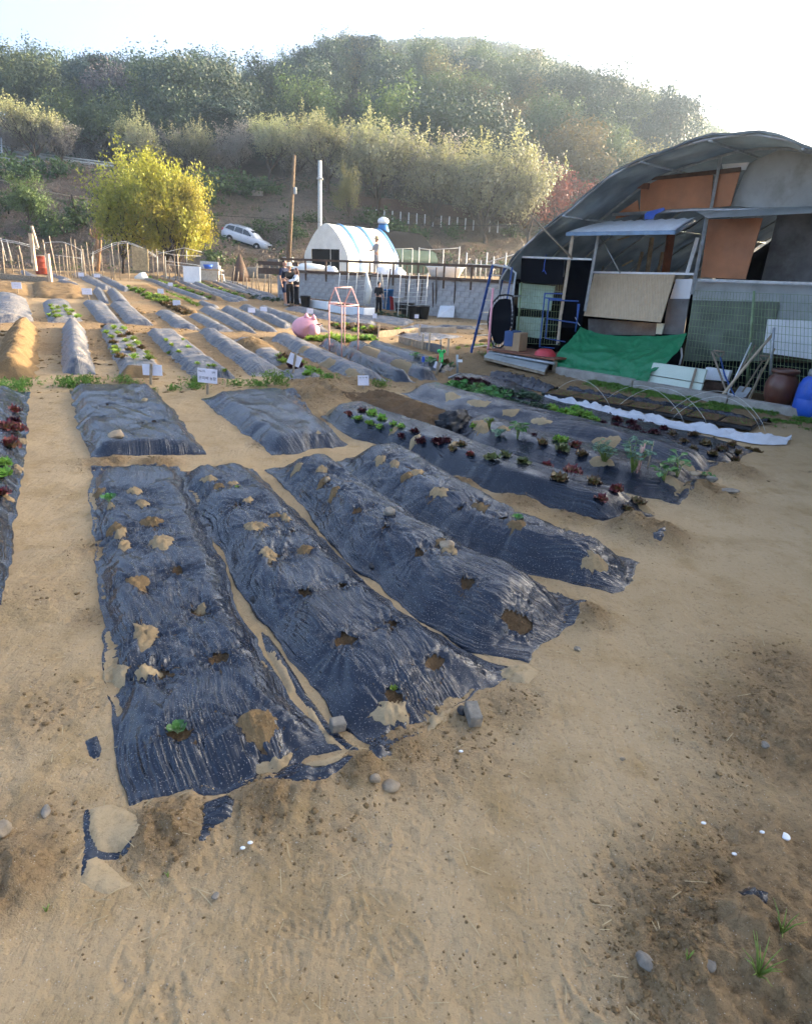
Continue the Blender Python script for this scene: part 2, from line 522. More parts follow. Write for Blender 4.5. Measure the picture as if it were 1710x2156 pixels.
M['straw'] = simple('dry_straw', (.42, .33, .19), .85, .2, .35, 10)
M['stone'] = simple('grey_stone', (.23, .205, .17), .85, .3, .35, 18, .006, 40, dirt=(.36, .27, .17, .8))
M['stone_tan'] = simple('tan_stone', (.33, .26, .18), .9, .2, .35, 15, .006, 40)

def hillside_mat():
    a = N('dry_scrub_ground')
    p = a.co('Object')
    big = a.noise(.12, 4, .6, p); mid = a.noise(.9, 5, .7, p); fine = a.noise(5, 4, .75, p)
    col = a.mix(a.ramp(big, [(.4, 0), (.6, 1)]), (.15, .115, .085), (.19, .15, .115))
    col = a.mix(a.ramp(mid, [(.52, 0), (.66, .8)]), col, (.055, .07, .025))
    col = a.mix(a.ramp(fine, [(.3, .8), (.52, 0)]), col, (.05, .038, .026))
    col = a.mix(a.ramp(fine, [(.60, 0), (.70, .7)]), col, (.30, .25, .19))
    return a.set(col, .95, .1, a.bump(a.math('ADD', mid, fine), .35, .9))
M['hillside'] = hillside_mat()
M['roof_film'] = simple('grey_shade_cover', (.26, .30, .32), .55, .35, .3, 2.2, .006, 8, dirt=(.30, .31, .30, .6))
M['net'] = simple('black_shade_net', (.008, .009, .012), .95, .04, .3, 3, .004, 90)
M['pale_sheet'] = simple('pale_plastic_sheet', (.56, .59, .58), .45, .4, .2, 1.5, .006, 9, dirt=(.30, .31, .28, .7))
M['green_panel'] = simple('pale_green_panel', (.42, .55, .42), .5, .35, .15, 3, dirt=(.17, .20, .15, .7))
M['fence_wire'] = simple('green_coated_wire', (.26, .34, .18), .55, .3, .3, 6)
M['blind'] = None
M['grey_board'] = simple('stained_grey_board', (.19, .185, .18), .85, .2, .4, 3, .003, 30, dirt=(.10, .09, .08, .8))
M['dark_panel'] = simple('dark_green_panel', (.17, .195, .15), .8, .2, .4, 3)
M['tarp'] = None
def translucent(m_, f):
    t_ = m_.node_tree; b_ = t_.nodes['Principled BSDF']; o_ = t_.nodes['Material Output']; tr = t_.nodes.new('ShaderNodeBsdfTranslucent'); mx = t_.nodes.new('ShaderNodeMixShader'); mx.inputs[0].default_value = f
    lk = b_.inputs['Base Color'].links[0].from_socket; t_.links.new(lk, tr.inputs['Color']); t_.links.new(b_.outputs[0], mx.inputs[1]); t_.links.new(tr.outputs[0], mx.inputs[2]); t_.links.new(mx.outputs[0], o_.inputs['Surface'])
translucent(M['roof_film'], .5); translucent(M['pale_sheet'], .35)
M['foam'] = simple('pale_foam_board', (.56, .62, .52), .7, .3, .06, 3, dirt=(.46, .47, .36, .5))
M['onggi'] = simple('brown_glazed_clay', (.12, .045, .028), .32, .5, .3, 4, dirt=(.21, .13, .09, .6))
M['cardboard'] = simple('cardboard', (.40, .27, .16), .85, .2, .15, 5)
M['blue_sheet'] = simple('blue_tarpaulin', (.05, .10, .24), .6, .3, .25, 5)
M['rust_wood'] = simple('rust_brown_plank', (.24, .10, .06), .7, .25, .3, 7)
M['tool_wood'] = simple('grey_tool_handle', (.27, .21, .15), .75, .25, .3, 16)
def _blind():
    a = N('beige_slatted_blind'); uv = a.co('Object')
    w_ = a.n('TexWave'); w_.inputs['Scale'].default_value = 9; w_.inputs['Distortion'].default_value = .6; a.l(a.mapping(uv, (1, -.9, 0), (0, 0, 0)), w_.inputs['Vector'])
    c = a.mix(w_.outputs['Fac'], (.50, .37, .23), (.535, .405, .26))
    c = a.mix(a.ramp(a.noise(12, 4, .6), [(.4, .35), (.6, 0)]), c, (.38, .27, .17))
    return a.set(c, .7, .25, a.bump(w_.outputs['Fac'], .004))
M['blind'] = _blind()
def _tarp():
    a = N('green_woven_tarp')
    f = a.noise(3, 4, .6); c = a.mix(f, (.012, .14, .055), (.022, .22, .09))
    c = a.mix(a.ramp(a.noise(9, 5, .7), [(.55, 0), (.75, .5)]), c, (.05, .30, .18))
    return a.set(c, .48, .4, a.bump(a.noise(14, 4, .6), .012))
M['tarp'] = _tarp()
# ------------------------------------------------------------------ near ground relief
BUMPS = []      # (x, y, radius, height, looseness) heaps of dug soil, filled from photo places
for (px_, py_, r_, h_, c_) in [(1600, 2010, .30, .05, 1.2), (1690, 2100, .28, .06, 1.2), (1480, 2080, .2, .03, 1.0), (1700, 1560, .38, .04, 1.0), (1700, 1450, .3, .03, .9), (0, 1850, .16, .05, 1.0),
        (1380, 1130, .22, .10, .9), (1320, 1115, .15, .07, .9), (1475, 1045, .28, .12, .8), (1545, 1000, .25, .10, .8), (1235, 1300, .13, .06, .8), (350, 1745, .13, .05, .9), (560, 1690, .12, .04, .8), (760, 1630, .10, .05, .8), (650, 1660, .1, .03, .6), (850, 1580, .14, .04, .7), (230, 975, .2, .05, .9), (330, 978, .2, .05, .9),
        (640, 850, .5, .10, .9), (700, 840, .45, .08, .9), (560, 825, .3, .05, .5), (480, 825, .3, .04, .4), (750, 815, .5, .1, .8), (660, 820, .5, .12, .8), (900, 815, .3, .06, .8), (1010, 760, .5, .12, .9), (985, 735, .4, .1, .9),
        (280, 812, .35, .06, .7), (440, 808, .3, .05, .7), (200, 800, .3, .04, .7), (560, 935, .12, .03, .8), (960, 1020, .2, .05, .8), (1100, 1060, .2, .05, .8), (1210, 1090, .15, .05, .8)]:
    _p = gp(px_, py_); BUMPS.append((_p[0], _p[1], r_, h_, c_))
LOOSE = []      # (x, y, rx, strength) areas of looser, darker soil
for (px_, py_, r_, c_) in [(1620, 1750, .45, .5), (1560, 1600, .35, .35), (1680, 1450, .5, .55), (1530, 1980, .4, .6), (640, 1700, .4, .4), (100, 1250, .4, .35), (215, 1150, .25, .6), (60, 1500, .35, .45), (200, 1300, .15, .6), (900, 1560, .4, .5), (1060, 1480, .25, .5), (500, 880, .6, .35), (700, 880, .4, .8), (1700, 1850, .4, .8), (1230, 1180, .25, .4), (30, 1750, .3, .5)]:
    _p = gp(px_, py_); LOOSE.append((_p[0], _p[1], r_, c_))

def loose(x, y):
    c = np.zeros_like(np.asarray(x, float))
    for (bx, by, r, h, cl) in BUMPS:
        c = np.maximum(c, cl * np.exp(-((x - bx) ** 2 + (y - by) ** 2) / (1.3 * r) ** 2))
    for (bx, by, r, cl) in LOOSE:
        c = np.maximum(c, cl * np.exp(-((x - bx) ** 2 + (y - by) ** 2) / r ** 2))
    c = np.maximum(c, .72 * ss(8.6, 10.2, np.asarray(y, float) + .3 * np.asarray(x, float)))
    return c

_rp = np.random.RandomState(77)
PRINTS = []
for _i in range(130):
    _a = _rp.uniform(-.6, .6); _d = math.exp(_rp.uniform(math.log(.9), math.log(7)))
    _x, _y = _d * math.sin(_a), _d * math.cos(_a)
    if _x < .9 * (_y - 1.2) - .1 and _y > 1.6 and _x > -1.2 - .42 * (_y - 1.5): continue      # not under the beds
    PRINTS.append((_x, _y, _rp.uniform(0, 6.28), _rp.uniform(.10, .15), _rp.uniform(.04, .055), _rp.uniform(.002, .006)))

def relief(x, y):
    x = np.asarray(x, float); y = np.asarray(y, float)
    x, y = np.atleast_1d(x), np.atleast_1d(y)
    z = .016 * fbm(x * 1.3, y * 1.3, 5, 3) + .0045 * fbm(x * 7, y * 7, 9, 3)
    c = loose(x, y)
    for (bx, by, r, h, cl) in BUMPS:
        z = z + h * np.exp(-((x - bx) ** 2 + (y - by) ** 2) / r ** 2) * (1 + .35 * fbm(x * 9, y * 9, 21, 2))
    # footprints and wheel scuffs pressed in the clay
    z = z - .006 * np.clip(vn(x * 3.1 + 3, y * 2.2, 31) - .45, 0, 1) * 2 * (1 - np.clip(c, 0, 1))
    for (fx, fy, fa, fl, fw, fd) in PRINTS:
        near = (np.abs(x - fx) < .22) & (np.abs(y - fy) < .22)
        if not np.any(near): continue
        xa, ya = (x - fx)[near], (y - fy)[near]
        u = xa * math.cos(fa) + ya * math.sin(fa); q = -xa * math.sin(fa) + ya * math.cos(fa)
        d = np.hypot(u / fl, (q + .25 * u * u / fl) / (fw * (1 - .25 * u / fl)))
        dz = -fd * (1 - ss(.75, 1.0, d)) * (.7 + .3 * np.sign(np.sin(u * 260))) + fd * .7 * np.exp(-((d - 1.08) / .12) ** 2)
        z = np.array(z); z[near] = z[near] + dz
    k = fbm(x * 24, y * 24, 12, 3)
    z = z + c * (.016 * k + .012 * np.abs(fbm(x * 11, y * 11, 13, 2)))
    z = z + .0018 * fbm(x * 42, y * 42, 14, 2) + .03 * ss(9.5, 11, y) * np.abs(fbm(x * 4.5, y * 4.5, 15, 3))
    return z

def Z(x, y, terr=True):
    fade = 1 - ss(14, 22, y)
    return T(x, y, terr) + relief(x, y) * fade

_gp0 = gp
def gp(x, y, dz=0.0):
    """as before, standing on the uneven near ground"""
    p = _gp0(x, y, dz)
    if p[1] < 14: p[2] = float(np.ravel(Z(p[0], p[1]))[0])
    return p

def build_ground():
    rings = [.35]
    while rings[-1] < 15: rings.append(rings[-1] * 1.0052)
    n1 = len(rings)
    r = np.array(rings)
    a = np.linspace(rad(-58), rad(58), 400)
    Rr, A = np.meshgrid(r, a, indexing='ij')
    X = Rr * np.sin(A); Y = Rr * np.cos(A)
    Zz = Z(X, Y)
    V1 = np.stack([X, Y, Zz], -1).reshape(-1, 3); q1 = gridq(n1, 400); t1 = np.clip(loose(X, Y), 0, 1).ravel()
    # far sheet, coarse, all round
    rings = [r[-1]]
    while rings[-1] < 5200: rings.append(rings[-1] * 1.02)
    r2 = np.array(rings); a2 = np.linspace(rad(-58), rad(58), 240)
    Rr, A = np.meshgrid(r2, a2, indexing='ij')
    X = Rr * np.sin(A); Y = Rr * np.cos(A); Zz = np.where(Y > toe(X) - 3.2, Z(X, Y), Z(X, Y, False))
    Zz[0] -= .004
    V2 = np.stack([X, Y, Zz], -1).reshape(-1, 3); q2 = gridq(len(r2), 240) + len(V1); t2 = np.clip(.6 + .35 * fbm(X * .35, Y * .35, 44, 3), 0, 1).ravel()
    # beside and behind the camera
    rings = [.35]
    while rings[-1] < 5200: rings.append(rings[-1] * 1.12)
    r3 = np.array(rings); a3 = np.linspace(rad(58), rad(302), 60)
    Rr, A = np.meshgrid(r3, a3, indexing='ij')
    X = Rr * np.sin(A); Y = Rr * np.cos(A); Zz = T(X, Y) * 0 + np.where(Rr < 10, relief(X, Y) * .5, 0)
    V3 = np.stack([X, Y, Zz], -1).reshape(-1, 3); q3 = gridq(len(r3), 60) + len(V1) + len(V2); t3 = np.full(len(V3), .3)
    # foot of the camera
    cN = 40; aa = np.linspace(0, 2 * math.pi, cN, endpoint=False)
    base = len(V1) + len(V2) + len(V3)
    V4 = np.concatenate([[[0, 0, 0]], np.stack([.36 * np.sin(aa), .36 * np.cos(aa), 0 * aa - .003], -1)])
    V = np.concatenate([V1, V2, V3, V4])
    q4 = np.array([[base, base + 1 + i, base + 1 + (i + 1) % cN, base + 1 + (i + 1) % cN] for i in range(cN)])
    c2 = V[q2].mean(1)
    hill = c2[:, 1] > toe(c2[:, 0]) - 2
    hv, inv = np.unique(q2[hill], return_inverse=True)
    tag(link('hillside', fastmesh('hillside', V[hv], inv.reshape(-1, 4)[:, ::-1], M['hillside'], True)), 'scrubby embankment and wooded hill behind the field', None, None, 'structure')
    q2 = q2[~hill]
    sg = np.linspace(-.05, 42, 60); dg = np.r_[.12, .5, np.linspace(1.2, 34, 40)]
    Sg, Dg = np.meshgrid(sg, dg, indexing='ij'); Xt = WP0[0] + WD[0] * Sg + WN[0] * Dg; Yt = WP0[1] + WD[1] * Sg + WN[1] * Dg
    Zt = T(Xt, Yt) + .012 + .02 * fbm(Xt, Yt, 2, 2); Zt = np.where(Yt < toe(Xt), np.maximum(Zt, TERR - .05), Zt - .3 * ss(0, 3, Yt - toe(Xt)))
    qt = gridq(60, 42)
    tag(link('terrace', fastmesh('terrace', np.stack([Xt, Yt, Zt], -1).reshape(-1, 3), qt, M['ground'], True, None, np.full(Xt.size, .45))), 'raised terrace of bare soil behind the block wall', None, None, 'structure')
    me = fastmesh('ground', V, np.concatenate([q1[:, ::-1], q2[:, ::-1], q3[:, ::-1]]), M['ground'], True, None, np.concatenate([t1, t2, t3, np.full(len(V4), .3)]))
    return tag(link('ground', me), 'bare tan clay soil of the allotment field', None, None, 'structure')
build_ground()

# ------------------------------------------------------------------ planting beds
BED = {}
def resample(pts, n):
    pts = np.array(pts, float)
    # gentle Catmull-like smoothing through linear resampling
    d = np.concatenate([[0], np.cumsum(np.hypot(*np.diff(pts, axis=0).T))])
    t = np.linspace(0, d[-1], n)
    out = np.stack([np.interp(t, d, pts[:, k]) for k in range(2)], -1)
    for _ in range(max(1, n // 14)):
        out[1:-1] = (out[:-2] + 2 * out[1:-1] + out[2:]) / 4
    return out, d[-1]

def bed(key, name, label, Lp, Rp, h, mat, cat='planting bed', group=None, p=3.2, taper=.3, patches=(), holes=(), wr=1.0, seed=1, soil=False, core=True, ragged=.02, cellk=.0042, lump=.012):
    L = [gp(*q)[:2] for q in Lp]; R = [gp(*q)[:2] for q in Rp]
    rg = np.random.RandomState(seed)
    c0 = (np.mean(L, 0) + np.mean(R, 0)) / 2
    dist = min(np.hypot(*q) for q in (L[-1], R[-1], L[0]))
    cell = float(np.clip(dist * cellk, .011, .11))
    _, la = resample(L, 10); _, lb = resample(R, 10)
    ln = (la + lb) / 2
    wd = float(np.mean([np.hypot(*(np.array(L[0]) - R[0])), np.hypot(*(np.array(L[-1]) - R[-1]))]))
    nu = int(np.clip(ln / cell, 8, 420)) + 1
    nv = int(np.clip((wd + 1.2 * h) / cell, 7, 130)) + 1
    Lr, _ = resample(L, nu); Rr, _ = resample(R, nu)
    t = np.linspace(0, 1, nv); v = .45 * t + .55 * (.5 - .5 * np.cos(math.pi * t))
    al = np.linspace(0, ln, nu)[:, None] * np.ones(nv)[None]
    # uneven rims
    dl = (Rr - Lr); wl = np.hypot(dl[:, 0], dl[:, 1])[:, None]; dirv = dl / wl
    s = rg.rand() * 50
    Lr = Lr + dirv * (ragged * fbm(np.linspace(0, ln, nu) * 4, 0 * wl[:, 0] + s, seed, 3))[:, None]
    Rr = Rr + dirv * (ragged * fbm(np.linspace(0, ln, nu) * 4, 0 * wl[:, 0] + s + 9, seed, 3))[:, None]
    if not soil and dist < 8:
        Lr = Lr + dirv * .006; Rr = Rr - dirv * .006
    X = Lr[:, None, 0] * (1 - v) + Rr[:, None, 0] * v
    Y = Lr[:, None, 1] * (1 - v) + Rr[:, None, 1] * v
    # uneven ends
    ax = (Lr[-1] + Rr[-1] - Lr[0] - Rr[0]); ax = ax / np.hypot(*ax)
    en = np.clip(1 - (ln - al) / .35, 0, 1) * ragged * 2.2 * fbm(v * wd * 5 + s, 0 * v, seed + 3, 3)[None] - np.clip(1 - al / .35, 0, 1) * ragged * 2.2 * fbm(v * wd * 5 + s, 0 * v, seed + 5, 3)[None]
    X = X + ax[0] * en; Y = Y + ax[1] * en
    ac = v[None] * wl
    ed = float(np.interp(p, [1.8, 2.4, 3.2, 4.5, 6], [1.0, .8, .58, .42, .34]))
    pv = np.clip((1 - np.abs(2 * v - 1)) / ed, 0, 1); prof = (.45 * (1 - (1 - pv) ** 2) + .55 * pv * pv * (3 - 2 * pv))[None]
    de = np.minimum(al, ln - al); tt = np.clip(de / taper, 0, 1); e = .4 * (1 - (1 - tt) ** 2) + .6 * tt * tt * (3 - 2 * tt)
    sh = prof * e
    zb = Z(X, Y)
    lumps = lump * fbm(al * 1.8 + s, ac * 2.2, seed + 7, 2) + lump * .25 * fbm(al * 6 + s, ac * 5, seed + 8, 1)
    core_z = T(X, Y) + h * sh + lumps * sh
    zz = core_z.copy()
    if soil:
        zz += sh ** .5 * (.030 * fbm(al * 6, ac * 6, seed, 3) + .02 * np.abs(fbm(al * 17, ac * 17, seed + 2, 2)))
        if dist < 14: zz += sh ** .5 * .012 * fbm(al * 40, ac * 40, seed + 4, 2)
    else:
        wob = .35 * fbm(al * .9, ac * 1.4, seed + 11, 2)
        side = .3 + .7 * (1 - sh)
        cc = ac + .10 * vn(al * .8 + s, ac * 1.2, seed + 12)
        w1 = -np.abs(vn(cc * 9, al * .22 + s, seed + 13)) - .55 * np.abs(vn(cc * 24, al * .3 + s, seed + 23))
        c2 = ac + .42 * al; w2 = -np.abs(vn((c2 + .03 * wob) * 12, al * .2, seed + 14)) - .4 * np.abs(vn(c2 * 30, al * .25, seed + 24))
        c3 = ac - .38 * al; w3 = -np.abs(vn((c3 + .03 * wob) * 11, al * .2, seed + 16)) - .4 * np.abs(vn(c3 * 28, al * .25, seed + 26))
        m2 = ss(0., .5, vn(al * .9 + s, ac * 1.3, seed + 15)); m3 = ss(0., .5, vn(al * .8 + 7 + s, ac * 1.3, seed + 18))
        zz += wr * np.sqrt(np.clip(sh, 0, 1)) * (side * .024 * w1 + .016 * w2 * m2 + .016 * w3 * m3)
        tend = np.exp(-de / .25)
        zz += wr * tend * sh * .03 * (-np.abs(vn(ac * 13, al * 1.2, seed + 19)) - .5 * np.abs(vn(ac * 29, al * 1.5, seed + 29)))
        fl = ss(.55, 1.0, 1 - sh) * np.clip(sh * 4, 0, 1)
        zz += wr * fl * .018 * (-np.abs(vn(al * 9 + ac * 4, ac * 2, seed + 33)) )
    rim = np.clip(sh * 5, 0, 1)
    rim2 = np.clip(np.minimum(np.minimum(t, 1 - t)[None] * nv / 2.0, de / (ln / nu) / 2.0), 0, 1)
    zz = np.maximum(zz, zb + .004 * rim2 - .012 * (1 - rim2)) * np.maximum(rim, rim2) + (zb - .018) * (1 - np.maximum(rim, rim2))
    P = np.stack([X, Y, zz], -1)
    pix = topx(P)
    # where things are on it
    places = []
    holes = [(a_, b_, r_ * 1.25) + tuple(q_) for (a_, b_, r_, *q_) in holes]
    for (hx, hy, r, *rest) in list(patches) + list(holes):
        d2 = (pix[..., 0] - hx) ** 2 + (pix[..., 1] - hy) ** 2
        places.append(np.unravel_index(np.argmin(d2), d2.shape))
    npch = len(patches)
    def dfun(ij, r, asp, sd):
        dx = (al - al[ij]); dy = (ac - ac[ij]) * 1.0
        th = np.arctan2(dy, dx)
        rr = r * (1 + .30 * vn(np.cos(th) * 1.5 + sd * 3.1, np.sin(th) * 1.5, sd) + .13 * vn(np.cos(th) * 4 + sd, np.sin(th) * 4, sd + 1) + .05 * vn(np.cos(th) * 13 + sd, np.sin(th) * 13, sd + 2))
        return np.hypot(dx / asp, dy * (asp ** .5)) / rr
    keep = np.ones((nu - 1, nv - 1), bool)
    cavity = np.zeros_like(zz)
    dpat = []
    for i, (hx, hy, r, *rest) in enumerate(list(patches) + list(holes)):
        asp = rest[0] if rest else 1.15
        ij = places[i]
        dd = np.hypot(al - al[ij], ac - ac[ij]); th = np.arctan2(ac - ac[ij], al - al[ij])
        if not soil:    # the film is drawn into folds towards each opening
            fold = np.abs(vn(np.cos(th) * 5 + i, np.sin(th) * 5, seed + 31 + i)) + .6 * np.abs(vn(np.cos(th) * 12 + i, np.sin(th) * 12, seed + 32 + i))
            zz -= wr * .016 * fold * np.exp(-(np.maximum(dd - r, 0) / (.09 + r)) ** 1.3) * np.clip(sh * 3, 0, 1)
            if i >= npch: zz -= .012 * np.exp(-(dd / (r * 1.6)) ** 2)
        dpat.append(dfun(ij, r, asp, seed + i * 7))
    for i in range(npch, len(places)):
        d = dpat[i]
        near = np.abs(d - 1) < .9 * cell / (list(patches) + list(holes))[i][2]
        # move the rim vertices onto the cut
        ij = places[i]
        f = 1 / np.maximum(d, 1e-3)
        cx, cy = X[ij], Y[ij]
        X[near] = cx + (X[near] - cx) * f[near]; Y[near] = cy + (Y[near] - cy) * f[near]
        ins = (d < .999) & ~near
        qi = ins[:-1, :-1] | ins[1:, :-1] | ins[:-1, 1:] | ins[1:, 1:]
        keep &= ~qi
        zz += np.where((d > .9) & (d < 1.7), .010 * vn(X * 45, Y * 45, seed + i) + .007, 0)
        cavity = np.maximum(cavity, np.exp(-(d / 1.1) ** 2))
    root = thing(name, label, cat, (c0[0], c0[1], float(T(c0[0], c0[1]))), 0, group)
    off = np.array(root.location)
    P = np.stack([X, Y, zz], -1)
    uv = np.stack([al, ac], -1).reshape(-1, 2)
    film = link('film' if not soil else 'soil_ridge', fastmesh('film' if not soil else 'soil_ridge', P.reshape(-1, 3) - off, gridq(nu, nv, keep)[:, ::-1], mat, True, uv), root)
    if not soil and core and len(holes):
        st = 2 if cell < .02 else 1
        iu = np.unique(np.r_[0:nu:st, nu - 1]); iv = np.unique(np.r_[0:nv:st, nv - 1])
        cz = (core_z - .022 - .05 * cavity + .012 * fbm(X * 30, Y * 30, seed, 2))
        cz = np.minimum(cz, zz - .008)
        Pc = np.stack([X, Y, cz], -1)[np.ix_(iu, iv)]
        link('soil_core', fastmesh('soil_core', Pc.reshape(-1, 3) - off, gridq(len(iu), len(iv))[:, ::-1], M['soil_dark'], True), root)
    for i in range(npch):
        hx, hy, r, *rest = patches[i]
        mt = rest[1] if len(rest) > 1 else 'soil_pale'
        ht = rest[2] if len(rest) > 2 else .019
        d = dpat[i]
        ii, jj = np.where(d < 1.5)
        if len(ii) < 6: continue
        a0, a1 = max(ii.min() - 1, 0), min(ii.max() + 2, nu); b0, b1 = max(jj.min() - 1, 0), min(jj.max() + 2, nv)
        if a1 - a0 < 3 or b1 - b0 < 3: continue
        sub = (slice(a0, a1), slice(b0, b1))
        dz = np.clip(ht * 1.6 * (1 - d[sub] ** 1.5), -.012, ht)
        dz = dz + np.where(d[sub] < 1, .9 * ht * fbm(X[sub] * 55, Y[sub] * 55, seed + i, 2) * np.clip(2 * (1 - d[sub]), 0, 1), 0)
        zs = zz[sub].copy()
        for _ in range(5):
            zs[1:-1] = (zs[:-2] + 2 * zs[1:-1] + zs[2:]) / 4; zs[:, 1:-1] = (zs[:, :-2] + 2 * zs[:, 1:-1] + zs[:, 2:]) / 4
        Pp = np.stack([X[sub], Y[sub], np.where(d[sub] < 1.05, np.maximum(zs + dz, zz[sub] + np.clip(dz, -.01, .003)), zs + dz) + .001], -1)
        kq = np.minimum.reduce([d[sub][:-1, :-1], d[sub][1:, :-1], d[sub][:-1, 1:], d[sub][1:, 1:]]) < 1.25
        link('soil_patch', fastmesh('soil_patch', Pp.reshape(-1, 3) - off, gridq(a1 - a0, b1 - b0, kq)[:, ::-1], M[mt], True), root)
    BED[key] = dict(root=root, P=P, pix=topx(P), al=al, ac=ac, L=ln, W=wd, sh=sh)
    return root

def on_bed(key, x, y):
    """point of a bed's surface seen at a photo pixel"""
    b = BED[key]
    d2 = (b['pix'][..., 0] - x) ** 2 + (b['pix'][..., 1] - y) ** 2
    return b['P'][np.unravel_index(np.argmin(d2), d2.shape)].copy()

def bed_uv(key, u, v):
    b = BED[key]; nu, nv = b['P'].shape[:2]
    return b['P'][int(round(u * (nu - 1))), int(round(v * (nv - 1)))].copy()

S = 'soil_pale'; D = 'soil'; K = 'mud_skin'
bed('B1', 'mulched_bed', 'nearest long bed under torn black film, wide and flat, at lower left', [(186, 985), (188, 1060), (195, 1160), (205, 1280), (215, 1400), (228, 1540), (258, 1705)], [(378, 985), (430, 1080), (475, 1190), (520, 1300), (575, 1395), (640, 1500), (735, 1605)], 0.11, M['film'], p=4.5, taper=.28, seed=3, wr=1.25, ragged=.022,
    patches=[(208, 1035, .055, 1.2, D), (285, 1030, .06, 1.1, S), (300, 1055, .055, 1.0, S), (243, 1103, .06, 1.1, D), (252, 1115, .05, 1.4, S), (318, 1093, .065, .9, D), (337, 1135, .075, 1.3, S), (262, 1145, .05, 1.6, S), (290, 1222, .062, 1.4, D), (304, 1325, .065, 1.5, S), (305, 1398, .045, .8, K), (240, 1418, .06, 1.3, K), (540, 1512, .065, 1.1, D), (233, 1062, .03, 1.2, S), (585, 1605, .05, .5, K), (425, 1272, .03, 1.2, S)],
    holes=[(373, 1195, .028, 1.3), (420, 1280, .032, 1.2), (461, 1376, .036, 1.0), (338, 1402, .03, .8), (376, 1535, .035, .9)])
bed('B2', 'mulched_bed', 'second long bed from the lower left, black film with round planting holes', [(368, 990), (415, 1090), (470, 1180), (530, 1290), (610, 1400), (700, 1510), (790, 1605)], [(532, 985), (640, 1085), (735, 1190), (830, 1270), (930, 1335), (1050, 1395), (1130, 1410)], 0.15, M['film'], p=3.2, taper=.3, seed=11, wr=1.25,
    patches=[(440, 1003, .05, 1.1, S), (460, 1020, .05, 1.1, D), (492, 1012, .045, 1.1, S), (540, 1105, .07, 1.1, S), (568, 1160, .055, 1.3, S), (645, 1152, .045, 1.1, D), (522, 1048, .04, 1, S), (603, 1085, .035, 1.8, S), (822, 1492, .065, .7, K), (925, 1525, .07, .6, K), (1095, 1418, .09, .8, K), (580, 1080, .04, 1.0, D)],
    holes=[(500, 1058, .022), (615, 1112, .024), (646, 1243, .028), (731, 1338, .036, .8), (824, 1305, .026, .8), (915, 1385, .034, .8), (722, 1226, .018), (828, 1452, .026), (585, 1162, .024)])
bed('B3', 'mulched_bed', 'third long bed from the lower left, tall ridge of pleated black film', [(556, 988), (630, 1060), (680, 1130), (770, 1215), (880, 1305), (1000, 1375), (1125, 1405)], [(700, 970), (800, 1040), (900, 1105), (1010, 1165), (1120, 1220), (1240, 1285)], 0.22, M['film'], p=2.4, taper=.38, seed=23, wr=1.35,
    patches=[(625, 983, .05, 1, S), (675, 985, .055, 1, S), (682, 1010, .05, .9, D), (703, 1035, .055, 1, D), (942, 1146, .055, 1.6, S), (930, 1135, .045, 1, D)],
    holes=[(754, 1070, .03, 1.2), (815, 1105, .024), (882, 1156, .024), (987, 1222, .028), (1036, 1186, .03, 1.2), (1160, 1243, .03, 1.2), (1092, 1305, .048)])
bed('B4', 'mulched_bed', 'fourth long bed from the lower left, black film with tan soil rings', [(702, 968), (770, 1035), (850, 1090), (960, 1150), (1090, 1205), (1210, 1235), (1300, 1255)], [(855, 950), (960, 1015), (1070, 1075), (1180, 1125), (1290, 1170), (1362, 1195)], 0.22, M['film'], p=2.4, taper=.36, seed=37, wr=1.35,
    patches=[(770, 962, .05, 1.1, D), (800, 965, .06, 1.3, S), (832, 970, .05, 1.5, S), (855, 1000, .05, 1, D), (880, 988, .05, 1.1, S), (925, 1030, .06, 1.1, S), (1010, 1060, .04, 1.8, D), (1090, 1096, .055, 1.1, D), (1105, 1074, .06, 1.9, S), (1170, 1127, .055, 1.8, S), (1200, 1114, .04, 1.2, S), (1252, 1178, .05, 1.2, S), (1245, 1142, .05, 2.0, S)],
    holes=[(1060, 1082, .026), (970, 1062, .02), (1012, 1050, .02)])
bed('B5', 'mulched_bed', 'glossy black bed planted with two rows of red and green lettuce', [(672, 875), (715, 915), (800, 940), (900, 975), (1000, 1025), (1120, 1065), (1240, 1100), (1300, 1110)], [(765, 858), (860, 895), (970, 935), (1080, 980), (1190, 1020), (1300, 1055), (1390, 1080)], 0.19, M['film_clean'], p=3.0, taper=.3, seed=41, wr=.45,
    patches=[(700, 862, .1, 1.2, S), (876, 925, .06, .8, K), (830, 905, .05, .8, S), (960, 935, .07, .8, S), (1360, 1070, .06, 1, S)])
bed('B6', 'mulched_bed', 'black film bed with mixed vegetables and tall leafy plants beside the lettuce bed', [(935, 905), (1010, 950), (1120, 985), (1230, 1015), (1340, 1045), (1435, 1070)], [(1010, 880), (1110, 905), (1230, 940), (1340, 970), (1450, 995), (1500, 1010)], 0.17, M['film_clean'], p=2.5, taper=.3, seed=47, wr=.7,
    patches=[(1010, 895, .12, 1.3, S), (1060, 900, .07, 1, S), (1260, 970, .09, 1.2, S), (1420, 1010, .07, 1, S)])
bed('B7', 'mulched_bed', 'long empty black film ridge with pale soil patches along its crest', [(838, 828), (930, 865), (1040, 890), (1150, 915), (1280, 945), (1400, 985), (1470, 1005)], [(925, 812), (1040, 840), (1150, 870), (1280, 905), (1400, 940), (1530, 990)], 0.16, M['film'], p=2.3, taper=.3, seed=53, wr=.7,
    patches=[(950, 832, .12, 1.5, K), (1010, 848, .1, 1.8, K), (1075, 868, .1, 1.2, S), (1140, 885, .08, 1.6, K), (1280, 930, .1, 1.6, S), (1440, 985, .08, 1.4, S)])
